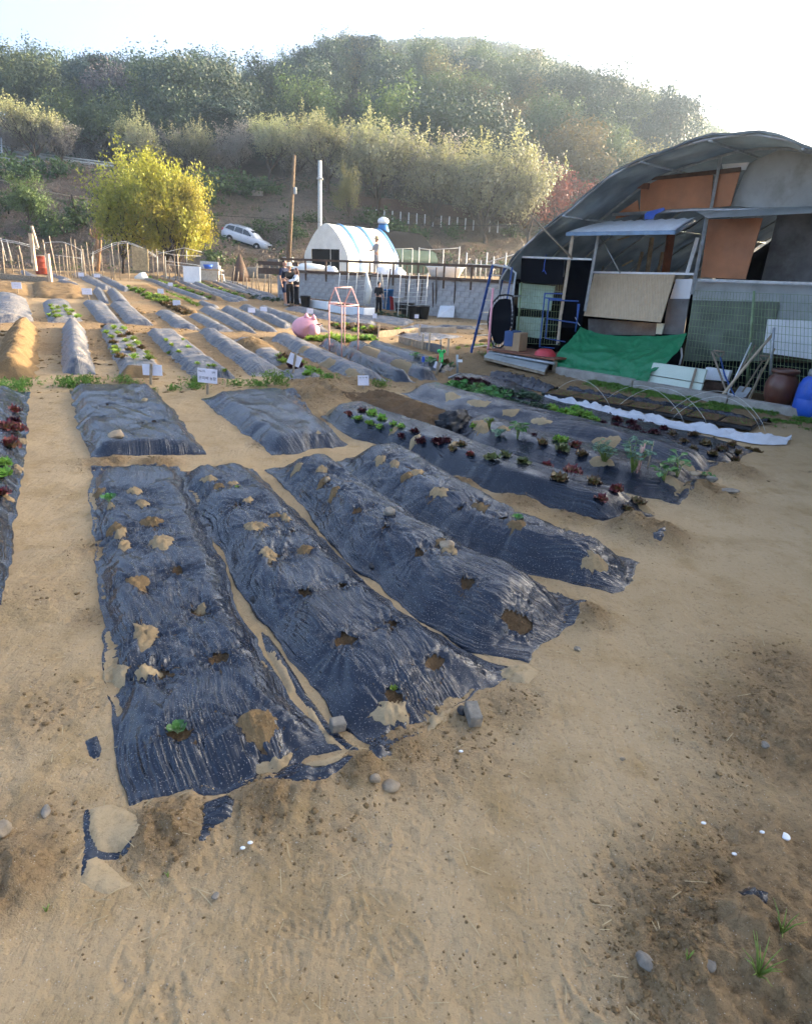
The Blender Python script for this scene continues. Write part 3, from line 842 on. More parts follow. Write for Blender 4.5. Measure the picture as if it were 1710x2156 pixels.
bed('B8', 'mulched_bed', 'wide low film bed crowded with rows of leafy greens near the shed', [(935, 810), (1030, 845), (1140, 875), (1260, 905), (1400, 945), (1540, 985)], [(965, 785), (1090, 805), (1150, 840), (1260, 870), (1400, 905), (1600, 950)], 0.08, M['film_clean'], p=4, taper=.2, seed=59, wr=.5)
bed('F1', 'mulched_bed', 'broad square bed under black film with a flat stone on it', [(143, 822), (152, 870), (165, 915), (192, 968)], [(328, 820), (370, 865), (410, 915), (445, 958)], 0.15, M['film'], p=6, taper=.22, seed=61, wr=1.0, lump=.012,
    patches=[(305, 842, .05, 1.0, K), (330, 822, .07, .8, S)], holes=[(225, 848, .02), (270, 835, .018), (300, 885, .02), (220, 875, .018), (322, 882, .022), (345, 880, .018), (290, 858, .016), (240, 830, .016), (350, 850, .016)])
bed('F2', 'mulched_bed', 'second broad square bed under crumpled black film, lying right of the first', [(418, 838), (460, 875), (510, 915), (572, 962)], [(610, 828), (650, 860), (695, 900), (742, 938)], 0.15, M['film'], p=4, taper=.3, seed=67, wr=1.3,
    patches=[(672, 908, .03, 1, K)])
bed('L', 'mulched_bed', 'film bed with red lettuce cut off by the left edge of the picture', [(-90, 828), (-110, 950), (-150, 1120), (-210, 1290)], [(66, 828), (62, 930), (44, 1050), (28, 1150), (5, 1280)], 0.16, M['film'], p=2.4, taper=.25, seed=71, wr=1.0,
    patches=[(55, 930, .06, 1.3, S), (40, 890, .04, 1, S), (42, 985, .05, 1.2, S), (10, 1040, .06, 1, S)])
# soil strips
bed('S1', 'soil_bed', 'dark dug soil strip with sparse seedlings between the film beds', [(700, 842), (790, 868), (880, 900), (925, 905)], [(820, 826), (900, 850), (985, 880), (1010, 890)], 0.08, M['soil_dark'], cat='soil bed', p=2.2, taper=.25, seed=73, soil=True, ragged=.05)
# middle row
bed('M1', 'soil_bed', 'sunlit ridge of bare orange soil at the left edge', [(22, 694), (0, 740), (-25, 802)], [(82, 692), (84, 740), (78, 802)], 0.28, M['soil'], cat='soil bed', p=1.9, taper=.4, seed=79, soil=True, ragged=.05)
bed('M2', 'mulched_bed', 'rounded bare film tunnel beside the orange soil ridge', [(131, 691), (129, 740), (127, 790)], [(180, 690), (193, 740), (206, 791)], 0.26, M['film_grey'], p=2, taper=.3, seed=83, wr=.5)
bed('M3', 'mulched_bed', 'film bed with three rows of leafy lettuce and bare soil at its near end', [(210, 697), (230, 745), (256, 797)], [(267, 689), (308, 740), (356, 793)], 0.15, M['film_grey'], p=4, taper=.2, seed=89, wr=.6, patches=[(300, 775, .33, .55, D, .02)])
bed('M4', 'mulched_bed', 'grey film bed with scattered seedlings behind the lettered sign', [(307, 702), (352, 750), (407, 800)], [(372, 701), (435, 750), (504, 800)], 0.15, M['film_grey'], p=4, taper=.2, seed=97, wr=.6, holes=[(362, 745, .03), (380, 755, .03), (400, 750, .03), (420, 745, .03), (395, 765, .03), (440, 760, .04), (450, 775, .03), (415, 770, .03), (380, 735, .03), (350, 730, .03)])
bed('M5', 'mulched_bed', 'smooth shiny film ridge right of the seedling bed', [(413, 699), (465, 745), (527, 796)], [(465, 704), (540, 750), (615, 795)], 0.17, M['film_grey'], p=2.4, taper=.3, seed=101, wr=.8)
bed('M6', 'mulched_bed', 'short mixed bed, brown soil behind and torn film with lettuce in front', [(485, 716), (550, 760), (616, 806)], [(545, 712), (620, 760), (710, 811)], 0.12, M['film_grey'], p=3, taper=.3, seed=103, wr=1.3, patches=[(520, 722, .75, 1.5, D, .04), (600, 770, .2, 1.2, D, .02)])
bed('M7', 'mulched_bed', 'straw-littered film ridge left of the pink frame', [(565, 714), (640, 755), (730, 798)], [(612, 707), (710, 755), (830, 809)], 0.17, M['film_grey'], p=2.4, taper=.3, seed=107, wr=.9, patches=[(640, 735, .12, 1.8, S), (690, 765, .15, 1.8, S), (740, 785, .15, 1.8, S)])
bed('M8', 'mulched_bed', 'dark film ridge under the pink house-shaped frame', [(667, 728), (740, 765), (832, 806)], [(697, 721), (780, 762), (882, 811)], 0.19, M['film'], p=2.4, taper=.35, seed=109, wr=.6)
bed('M9', 'mulched_bed', 'dusty-topped film ridge right of the pink frame', [(718, 733), (800, 768), (886, 804)], [(763, 729), (850, 765), (930, 803)], 0.19, M['film'], p=2.6, taper=.3, seed=113, wr=.5, patches=[(780, 745, .22, 2.2, S), (840, 770, .2, 2.4, S)])
bed('M10', 'mulched_bed', 'film ridge with a row of small seedlings by the sunlit path', [(764, 734), (850, 765), (929, 788)], [(791, 724), (880, 752), (962, 778)], 0.17, M['film'], p=2.6, taper=.3, seed=127, wr=.6)
# back row
gb = 'small beds of the back rows'
bed('N1', 'mulched_bed', 'sunlit film hump at the left edge behind the path', [(-25, 628), (-35, 655), (-45, 682)], [(58, 627), (68, 652), (78, 680)], 0.26, M['film_grey'], group=gb, p=2.2, taper=.4, seed=131, wr=1.5)
bed('N2', 'mulched_bed', 'low film bed with yellow-green leaf lettuce behind the path at left', [(88, 636), (92, 655), (99, 680)], [(146, 634), (160, 655), (181, 679)], 0.14, M['film_grey'], group=gb, p=3, taper=.3, seed=137)
bed('N3', 'mulched_bed', 'film bed with dark planting holes left of its twin, behind the path', [(173, 637), (190, 658), (208, 681)], [(225, 639), (240, 658), (261, 684)], 0.15, M['film_grey'], group=gb, p=3.4, taper=.3, seed=139)
bed('N4', 'mulched_bed', 'film bed with dark planting holes right of its twin, behind the path', [(230, 641), (246, 660), (266, 684)], [(274, 641), (300, 662), (328, 687)], 0.15, M['film_grey'], group=gb, p=3.4, taper=.3, seed=149)
bed('N5', 'mulched_bed', 'smooth sunlit film bed behind the path, ending beside a soil strip', [(322, 658), (345, 675), (368, 694)], [(364, 657), (395, 675), (428, 696)], 0.14, M['film_grey'], group=gb, p=2.6, taper=.35, seed=151)
bed('N6', 'mulched_bed', 'narrow film bed behind the path between brown soil and pale films', [(394, 665), (420, 680), (448, 699)], [(428, 664), (460, 680), (497, 700)], 0.13, M['film_grey'], group=gb, p=2.4, taper=.3, seed=157)
bed('N7', 'mulched_bed', 'dark-sided film ridge fourth left of the pink pig', [(416, 652), (460, 675), (506, 700)], [(457, 652), (500, 675), (547, 704)], 0.16, M['film_grey'], group=gb, p=2.4, taper=.3, seed=163)
bed('N8', 'mulched_bed', 'dark-sided film ridge third left of the pink pig', [(462, 652), (505, 674), (552, 700)], [(490, 650), (540, 672), (592, 702)], 0.16, M['film_grey'], group=gb, p=2.4, taper=.3, seed=167)
bed('N9', 'mulched_bed', 'dark-sided film ridge second left of the pink pig', [(500, 648), (550, 670), (598, 695)], [(525, 645), (575, 668), (622, 690)], 0.16, M['film_grey'], group=gb, p=2.4, taper=.3, seed=173)
bed('N10', 'mulched_bed', 'film ridge just behind the pink pig', [(540, 652), (600, 675), (660, 700)], [(562, 648), (625, 670), (700, 702)], 0.15, M['film_grey'], group=gb, p=2.4, taper=.3, seed=179)
# strips further back, left
bed('P1', 'mulched_bed', 'film strip running back beside the brown soil plot, the left one', [(150, 578), (180, 593), (219, 611)], [(184, 576), (210, 592), (241, 610)], 0.16, M['film_grey'], group=gb, p=2.4, taper=.4, seed=181)
bed('P2', 'mulched_bed', 'film strip running back beside the brown soil plot, the right one', [(188, 580), (222, 596), (262, 615)], [(214, 578), (245, 594), (278, 612)], 0.16, M['film_grey'], group=gb, p=2.4, taper=.4, seed=191)
bed('P3', 'mulched_bed', 'short film ridge right of the white plot sign at left', [(194, 612), (203, 624), (212, 638)], [(220, 612), (226, 625), (232, 640)], 0.2, M['film_grey'], group=gb, p=2.2, taper=.4, seed=193)
bed('P4', 'mulched_bed', 'short film ridge two beds right of the white plot sign at left', [(224, 613), (231, 625), (239, 641)], [(250, 613), (264, 626), (278, 642)], 0.2, M['film_grey'], group=gb, p=2.2, taper=.4, seed=197)
bed('P5', 'soil_bed', 'wide brown soil plot in the sun at left, behind the yellow-green lettuce', [(66, 596), (68, 612), (72, 628)], [(168, 602), (175, 616), (182, 630)], 0.12, M['soil'], cat='soil bed', p=4, taper=.5, seed=199, soil=True, ragged=.06)
bed('P6', 'soil_bed', 'brown soil strip with pale greens in the middle of the back rows', [(262, 606), (300, 622), (345, 642)], [(320, 602), (360, 618), (410, 640)], 0.1, M['soil'], cat='soil bed', p=3, taper=.5, seed=211, soil=True, ragged=.06)
bed('P7', 'soil_bed', 'brown dug strip at the far left edge behind a lettered sign', [(-30, 600), (-30, 610), (-30, 622)], [(58, 598), (62, 610), (66, 624)], 0.1, M['soil'], cat='soil bed', p=3, taper=.5, seed=213, soil=True, ragged=.06)
# right of the diagonal path
bed('O1', 'mulched_bed', 'grey film strip just below the three standing people', [(590, 650), (640, 660), (695, 672)], [(640, 648), (680, 657), (716, 668)], 0.12, M['film_grey'], group=gb, p=2.4, taper=.3, seed=223)
bed('O2', 'mulched_bed', 'flat grey film sheet bed near the foot of the block wall', [(718, 668), (780, 676), (850, 688)], [(748, 664), (820, 668), (880, 676)], 0.1, M['film_grey'], group=gb, p=3, taper=.3, seed=227)
bed('O3', 'mulched_bed', 'film ridge behind the pink frame', [(655, 668), (720, 680), (780, 690)], [(690, 664), (750, 672), (800, 682)], 0.12, M['film_grey'], group=gb, p=2.4, taper=.3, seed=229)
bed('O4', 'soil_bed', 'strip of dark soil with rows of young greens right of the sunlit path', [(695, 688), (760, 702), (840, 708)], [(725, 682), (800, 690), (872, 702)], 0.1, M['soil_dark'], cat='soil bed', p=3, taper=.3, seed=233, soil=True)
bed('O5', 'mulched_bed', 'pale crumpled film bed inside the low timber edging', [(815, 708), (860, 714), (900, 720)], [(880, 702), (940, 704), (992, 710)], 0.1, M['film_grey'], group=gb, p=3, taper=.2, seed=239, wr=2)
bed('O6', 'mulched_bed', 'dull film sheet bed by the wall, right of the buckets', [(835, 692), (880, 698), (925, 702)], [(880, 684), (920, 688), (940, 692)], 0.09, M['film_grey'], group=gb, p=3, taper=.3, seed=241)
# further narrow strips reaching back to the bank
_k = 0
for (fx, fy, nx, ny, wdx, kd) in [(285, 583, 420, 632, 20, 'f'), (312, 582, 455, 634, 18, 's'), (336, 583, 486, 636, 20, 'f'), (362, 584, 505, 634, 18, 'f'), (388, 585, 520, 630, 18, 's'), (412, 586, 548, 632, 20, 'f'), (440, 589, 572, 634, 20, 'f'), (466, 592, 590, 634, 18, 'f'), (350, 640, 400, 662, 20, 's'), (415, 636, 440, 650, 24, 'f'), (105, 578, 130, 590, 18, 'f'), (120, 592, 150, 600, 18, 'f'), (1, 570, 10, 582, 30, 's'), (42, 572, 55, 584, 26, 'f'), (640, 672, 655, 688, 26, 'f'), (900, 690, 985, 694, 40, 'f'), (760, 655, 850, 668, 40, 's'), (590, 640, 625, 648, 30, 's')]:
    Lp = [(fx, fy), ((fx + nx) / 2, (fy + ny) / 2 + 1), (nx, ny)]; Rp = [(fx + wdx * .6, fy - .5), ((fx + nx) / 2 + wdx * .85, (fy + ny) / 2), (nx + wdx * 1.25, ny)]
    nm = 'mulched_bed' if kd == 'f' else 'soil_bed'
    bed('Q%d' % _k, nm, ('narrow dusty film strip' if kd == 'f' else 'narrow brown soil strip') + [' %s from the left in the far back rows' % ORD[_k] if _k < 8 else [' just behind the narrow film bed', ' above the dark-sided ridges', ' beside the red barrel', ' below the red barrel', ' at the far left behind the beam', ' left of the red barrel', ' behind the pink pig', ' right of the edged timber bed', ' below the trellis', ' at the feet of the people'][_k - 8]][0], Lp, Rp, .12, M['film_grey'] if kd == 'f' else M['soil'], cat='planting bed' if kd == 'f' else 'soil bed', group=gb, p=2.6, taper=.3, seed=300 + _k * 3, soil=kd == 's')
    _k += 1
# ------------------------------------------------------------------ the arched shed at right, its yard and slab
HA = gp(1170, 790); HB = gp(1675, 880)
HE = (HB - HA) / np.linalg.norm(HB - HA)                 # along the front, towards the camera
HN = np.array([-HE[1], HE[0], 0.0])                      # away from the camera
def HP(x, y, off):
    """point seen at a photo pixel on the upright plane `off` metres behind the slab's front edge"""
    d = ray(x, y); return CAM + d * (((HA + HN * off - CAM) @ HN) / (d @ HN))
def hs(s, off, z): return HA + HE * s + HN * off + np.array([0, 0, z])
def pan(mb, pts, off, th=.02):
    """panel with its outline seen at these pixels, on one upright plane or with one offset per corner"""
    offs = off if hasattr(off, '__len__') else [off] * len(pts)
    return mb.poly([HP(x, y, o) for (x, y), o in zip(pts, offs)], th, -HN)

M['awn'] = simple('faded_blue_edge', (.20, .30, .42), .5, .4, .2)
def build_shed():
    r = thing('arched_shed', 'large arched shed with grey cover, plywood gable and black netting at right', 'shed', hs(2.1, 4, 0))
    prof = [(-1.95, 1.55), (-1.6, 2.05), (-1.1, 2.42), (-.38, 2.82), (.15, 3.25), (.6, 3.41), (1.05, 3.53), (1.64, 3.65), (2.15, 3.68), (2.7, 3.62), (3.22, 3.42), (3.9, 3.05), (4.6, 2.5), (5.2, 1.9), (5.6, 1.3)]
    ps = np.array(prof); tt = np.linspace(0, 1, 70)
    dd = np.r_[0, np.cumsum(np.hypot(*np.diff(ps, axis=0).T))]; dd /= dd[-1]
    S_ = np.interp(tt, dd, ps[:, 0]); Z_ = np.interp(tt, dd, ps[:, 1])
    for _ in range(5): S_[1:-1] = (S_[:-2] + 2 * S_[1:-1] + S_[2:]) / 4; Z_[1:-1] = (Z_[:-2] + 2 * Z_[1:-1] + Z_[2:]) / 4
    offs = np.r_[np.linspace(.45, 1.6, 26), np.linspace(1.75, 9.5, 52)]
    nO = len(offs)
    V = []
    for o_ in offs:
        sag = .045 * math.sin((o_ - .5) * math.pi / 1.1) ** 2
        nzv = .03 * fbm(S_ * 2.3, np.full(70, o_ * 2.1), 5, 3) + .012 * np.abs(fbm(S_ * 7, np.full(70, o_ * 7), 6, 2))
        fr = .05 * fbm(S_ * 3, np.full(70, 1.0), 8, 2) if o_ < .5 else 0
        for k in range(70): V.append(hs(S_[k], o_ + (fr[k] if o_ < .5 else 0), Z_[k] - sag + nzv[k]))
    V = np.array(V); Vi = V.copy(); Vi[:, 2] -= .03
    q = gridq(nO, 70); n0 = len(V)
    rim = [[k, k + 1, n0 + k + 1, n0 + k] for k in range(69)] + [[(nO - 1) * 70 + k + 1, (nO - 1) * 70 + k, n0 + (nO - 1) * 70 + k, n0 + (nO - 1) * 70 + k + 1] for k in range(69)]
    o = link('roof_cover', fastmesh('roof_cover', np.concatenate([V, Vi]), np.concatenate([q[:, ::-1], q + n0, np.array(rim)]), M['roof_film'], True), r); o.location = -r.location
    for off in (.5, 1.6, 2.7, 3.8, 4.9, 6, 7.1, 8.2, 9.3):
        pts = [hs(S_[k], off, Z_[k] - .055 + (0 if off > 1 else .02)) for k in range(0, 70, 3)]
        wb(MB().tube([hs(-2.0, off, 0)] + pts + [hs(5.7, off, 0)], .022, 6), 'arch_rib', M['steel'], r, True)
    for k in (14, 26, 34, 44):
        wb(MB().tube([hs(S_[k], .4, Z_[k] - .08), hs(S_[k], 9.4, Z_[k] - .08)], .018, 6), 'purlin', M['steel'], r, True)
    # upper gable boards
    m = MB(); pan(m, [(1294, 460), (1345, 420), (1348, 452)], 1.62); pan(m, [(1290, 462), (1345, 422), (1350, 456), (1290, 462)], 1.66)
    for pts in ([(1300, 450), (1343, 421), (1347, 449), (1296, 461)], [(1350, 398), (1371, 378), (1502, 368), (1496, 438), (1347, 452)], [(1508, 368), (1559, 360), (1538, 434), (1500, 438)]):
        wb(pan(MB(), pts, 1.62, .02), 'plywood_panel', M['plywood'], r, bevel=.003)
    wb(pan(MB(), [(1374, 373), (1560, 352), (1560, 362), (1373, 380)], 1.60, .03), 'top_board', M['wood_dark'], r)
    wb(pan(MB(), [(1333, 388), (1368, 386), (1366, 399), (1342, 397)], 1.58, .05), 'board_end', M['rust_wood'], r)
    for pts in ([(1438, 369), (1504, 360), (1503, 364), (1438, 371)], [(1520, 346), (1577, 342), (1570, 358), (1522, 361)]):
        wb(pan(MB(), pts, 1.66, .01), 'pale_strip', M['white'], r)
    # grey sheets closing the gable at right and the strip along the arch
    wb(pan(MB(), [(1538, 434), (1575, 345), (1640, 315), (1740, 330), (1860, 400), (1900, 470), (1640, 440)], 1.75, .012), 'gable_sheet', M['pale_sheet'], r)
    wb(pan(MB(), [(1900, 470), (1640, 440), (1600, 600), (1640, 640), (1960, 700)], 2.3, .012), 'rear_sheet', M['grey_board'], r)
    # beams
    wb(MB().tube([HP(1290, 452, 1.5), HP(1460, 442, 1.5), HP(1740, 440, 1.5)], .028, 8), 'beam', M['steel'], r, True)
    wb(pan(MB(), [(1466, 446), (1730, 433), (1730, 448), (1490, 459)], [1.5, 1.5, 1.0, 1.0], .015), 'eave_strip', M['pale_sheet'], r)
    # awning
    aw = MB(); c = [HP(1193, 489, .7), HP(1421, 485, .7), HP(1464, 459, 1.5), HP(1280, 466, 1.5)]
    n = 26; V = []
    for i in range(n):
        for j in range(9):
            a = i / (n - 1); b = j / 8
            p = (np.array(c[0]) * (1 - a) + np.array(c[1]) * a) * (1 - b) + (np.array(c[3]) * (1 - a) + np.array(c[2]) * a) * b
            V.append(p + np.array([0, 0, .012 * math.sin(i * 2.1) + .02 * math.sin(b * 3.1)]))
    V = np.array(V); q = gridq(n, 9)
    o = link('awning', fastmesh('awning', np.concatenate([V, V - [0, 0, .02]]), np.concatenate([q, q[:, ::-1] + len(V)]), M['white'], True), r); o.location = -r.location
    e = MB().beam(np.array(c[0]) - [0, 0, .03], np.array(c[1]) - [0, 0, .03], .03, .06); e.beam(np.array(c[1]) - [0, 0, .03], np.array(c[2]) - [0, 0, .03], .02, .05)
    eo = e.build('awning_edge', M['awn'], o)
    wb(pan(MB(), [(1357, 452), (1363, 446), (1398, 437), (1400, 442), (1380, 452), (1375, 462), (1357, 462)], 1.45, .012), 'blue_flap', M['blue'], r)
    # posts
    for (a, b, o1, o2, wdt, mt) in [((1206, 492), (1181, 660), .75, .75, .05, 'wood_new'), ((1181, 655), (1174, 722), .75, .75, .045, 'wood_new'), ((1260, 490), (1231, 655), 1.0, 1.0, .045, 'steel'), ((1488, 455), (1456, 620), 1.3, 1.3, .05, 'steel'), ((1517, 330), (1496, 440), 1.55, 1.55, .04, 'steel'), ((1468, 500), (1446, 575), 1.55, 1.55, .05, 'white')]:
        wb(MB().beam(HP(*a, o1), HP(*b, o2), wdt), 'post', M[mt], r, bevel=.004)
    wb(MB().beam(HP(1203, 500, .8), HP(1172, 725, .8), .03), 'post', M['steel'], r)
    wb(MB().tube([HP(1115, 452, .3), HP(1205, 545, .6)], .018, 6), 'prop_pole', M['tool_wood'], r, True)
    wb(MB().tube([HP(1103, 480, .3), HP(1122, 454, .3)], .012, 6), 'prop_pole', M['tool_wood'], r, True)
    wb(MB().tube([HP(1263, 495, 1.1), HP(1305, 575, 1.1)], .012, 6), 'brace', M['steel'], r, True)
    wb(MB().beam(HP(1100, 541, .6), HP(1245, 546, .6), .02, .03), 'angle_bar', M['steel_pale'], r)
    # dark openings and what is inside
    wb(pan(MB(), [(1098, 543), (1188, 548), (1184, 600), (1096, 594)], .7, .006), 'shade_net', M['net'], r)
    wb(pan(MB(), [(1190, 548), (1247, 548), (1225, 690), (1180, 690)], 1.35, .006), 'shade_net', M['net'], r)
    wb(MB().poly([hs(-1.9, .9, 0), hs(-1.9, 9.4, 0), hs(-1.9, 9.4, 1.7), hs(-1.9, .9, 1.7)], .01, HE), 'shade_net', M['net'], r)
    wb(MB().poly([hs(-1.95, 9.45, 0), hs(5.5, 9.45, 0), hs(5.5, 9.45, 1.4), hs(4.6, 9.45, 2.4), hs(2.1, 9.45, 3.6), hs(-.3, 9.45, 2.8), hs(-1.95, 9.45, 1.5)], .01, -HN), 'rear_net', M['net'], r)
    wb(MB().poly([hs(5.55, .9, 0), hs(5.55, 9.4, 0), hs(5.55, 9.4, 1.4), hs(5.55, .9, 1.4)], .01, HE), 'side_cover', M['roof_film'], r)
    wb(pan(MB(), [(1492, 462), (1606, 459), (1570, 588), (1475, 584)], 1.62, .02), 'plywood_panel', M['plywood'], r, bevel=.003)
    ins = [((1340, 575), (1352, 530), .05, 'wood'), ((1362, 578), (1372, 500), .07, 'wood'), ((1400, 578), (1412, 495), .12, 'rust_wood'), ((1310, 560), (1332, 548), .03, 'straw'), ((1385, 575), (1395, 530), .05, 'wood'), ((1300, 505), (1325, 498), .02, 'straw'), ((1270, 560), (1265, 575), .02, 'wood')]
    for (a, b, wd_, mt) in ins:
        wb(MB().beam(HP(*a, 3.0), HP(*b, 3.0), wd_), 'inner_timber', M[mt], r)
    wb(MB().box(hs(1.3, 4.6, .7), (1.6, .7, 1.4), math.atan2(HE[1], HE[0])), 'inner_shelf', M['wood_dark'], r)
    # sill, hanging blind, boards below
    wb(MB().beam(HP(1245, 573, 1.5), HP(1462, 577, 1.5), .05, .035), 'sill', M['white'], r)
    wb(pan(MB(), [(1252, 576), (1422, 578), (1392, 679), (1230, 665)], [1.42, 1.42, 1.1, 1.1], .025), 'blind_panel', M['blind'], r, bevel=.003)
    wb(pan(MB(), [(1424, 588), (1461, 587), (1452, 629), (1411, 629)], 1.55, .02), 'white_board', M['white'], r)
    wb(pan(MB(), [(1240, 671), (1388, 681), (1380, 706), (1240, 704)], 1.5, .03), 'grey_board', M['grey_board'], r)
    wb(pan(MB(), [(1409, 629), (1452, 629), (1440, 705), (1396, 703)], 1.5, .03), 'grey_board', M['grey_board'], r)
    wb(pan(MB(), [(1384, 681), (1400, 681), (1394, 704), (1382, 703)], 1.4, .03), 'white_board', M['foam'], r)
    wb(pan(MB(), [(1240, 704), (1440, 706), (1430, 790), (1240, 770)], 1.6, .03), 'dark_board', M['net'], r)
    # lower right wall sheets
    wb(pan(MB(), [(1462, 586), (1760, 596), (1760, 602), (1462, 592)], 1.38, .05), 'wall_rail', M['steel'], r)
    wb(pan(MB(), [(1460, 592), (1760, 602), (1760, 690), (1630, 680), (1632, 636), (1458, 634)], 1.5, .012), 'pale_sheet', M['pale_sheet'], r)
    wb(pan(MB(), [(1458, 632), (1640, 636), (1620, 760), (1440, 760)], 1.46, .012), 'dark_sheet', M['dark_panel'], r)
    wb(pan(MB(), [(1616, 672), (1760, 678), (1760, 764), (1606, 742)], 1.40, .012), 'white_sheet', M['white'], r)
    wb(pan(MB(), [(1440, 758), (1780, 766), (1780, 860), (1430, 830)], 1.7, .012), 'dark_sheet', M['net'], r)
    return r
build_shed()

# added shed, out of view at right, put there to shade the foreground
def build_shade_shed():
    r = thing('added_shade_shed', 'added arched shed out of view at right, shading the foreground', 'shed', hs(10, 3, 0))
    t = np.linspace(0, math.pi, 40); S_ = 9.5 - 4.6 * np.cos(t); Z_ = 1.4 + 3.4 * np.sin(t) ** .8
    V = np.array([hs(S_[k], o_, Z_[k]) for o_ in np.linspace(-1.5, 9, 20) for k in range(40)])
    q = gridq(20, 40)
    o = link('roof_cover', fastmesh('roof_cover', np.concatenate([V, V - [0, 0, .03]]), np.concatenate([q[:, ::-1], q + len(V)]), M['roof_film'], True), r); o.location = -r.location
    for off in (-1.4, 8.9):
        wb(MB().poly([hs(S_[k], off, Z_[k] - .04) for k in range(0, 40, 3)] + [hs(S_[-1], off, 0), hs(S_[0], off, 0)], .02, -HN), 'gable', M['pale_sheet'], r)
    for s_ in (S_[0], S_[-1]):
        wb(MB().poly([hs(s_, -1.4, 0), hs(s_, 9, 0), hs(s_, 9, 1.42), hs(s_, -1.4, 1.42)], .02, HE), 'side_wall', M['pale_sheet'], r)
build_shade_shed()

# green wire fences
def wire_fence(label, c, off, nx, nz, posts):
    """c: pixels of top-left, top-right, bottom-right, bottom-left"""
    C_ = [HP(x, y, off) for x, y in c]
    r = thing('wire_fence', label, 'fence', (C_[3] + C_[2]) / 2 * [1, 1, 0], 0, None)
    L_ = lambda a, b: (C_[0] * (1 - a) + C_[1] * a) * (1 - b) + (C_[3] * (1 - a) + C_[2] * a) * b
    m = MB()
    for i in range(nx + 1): m.tube([L_(i / nx, 0), L_(i / nx, 1)], .0032, 4, False)
    wb(m, 'upright_wires', M['fence_wire'], r)
    m = MB()
    for j in range(nz + 1): m.tube([L_(0, j / nz) - HN * .006, L_(1, j / nz) - HN * .006], .0038, 4, False)
    wb(m, 'cross_wires', M['fence_wire'], r)
    for a in posts: wb(MB().tube([L_(a, -.02), L_(a, 1.02)], .02, 8), 'post', M['fence_wire'], r, True)
    return r
wire_fence('green wire mesh fence along the right half of the shed front', [(1462, 612), (1790, 625), (1800, 860), (1432, 800)], 1.3, 46, 13, (.42, 1))
wire_fence('green wire mesh fence section left of the hanging blind', [(1098, 592), (1186, 600), (1178, 726), (1088, 722)], .85, 17, 9, (0,))
for (pts, lb) in (([(1094, 596), (1169, 602), (1160, 654), (1090, 648)], 'upper pale green board hung on the wire fence'), ([(1088, 666), (1146, 670), (1140, 713), (1086, 706)], 'lower speckled pale green board hung on the wire fence')):
    a = HP(*pts[3], .95); r = thing('green_board', lb, 'board', (a[0], a[1], a[2]))
    wb(pan(MB(), pts, .95, .012), 'sheet', M['green_panel'], r, bevel=.002)

# concrete slab edge and yard floor
def build_slab():
    m = MB()
    for k in range(3):
        a, b = (-.02 + k * 1.55, 1.51 + k * 1.55)
        b = min(b, 4.35)
        lo = [hs(a, 0, -.05), hs(b, 0, -.05), hs(b, .16, -.05), hs(a, .16, -.05)]
        o = MB().box((hs((a + b) / 2, .08, .03)), (b - a, .16, .18), math.atan2(HE[1], HE[0])).build('kerb_stone', M['concrete'], None, bevel=.008)
        tag(o, ['concrete kerb length below the green tarp', 'middle concrete kerb length below the foam boards', 'concrete kerb length in front of the clay jar'][k], 'kerb', 'kerb lengths in front of the shed')
    o = MB().poly([hs(-2.2, .16, .022), hs(6, .16, .022), hs(6, 9.4, .022), hs(-2.2, 9.4, .022)], -.05, (0, 0, 1)).build('yard_floor', M['soil_dark'])
    tag(o, 'dark dirt floor of the shed yard', None, None, 'structure')
build_slab()

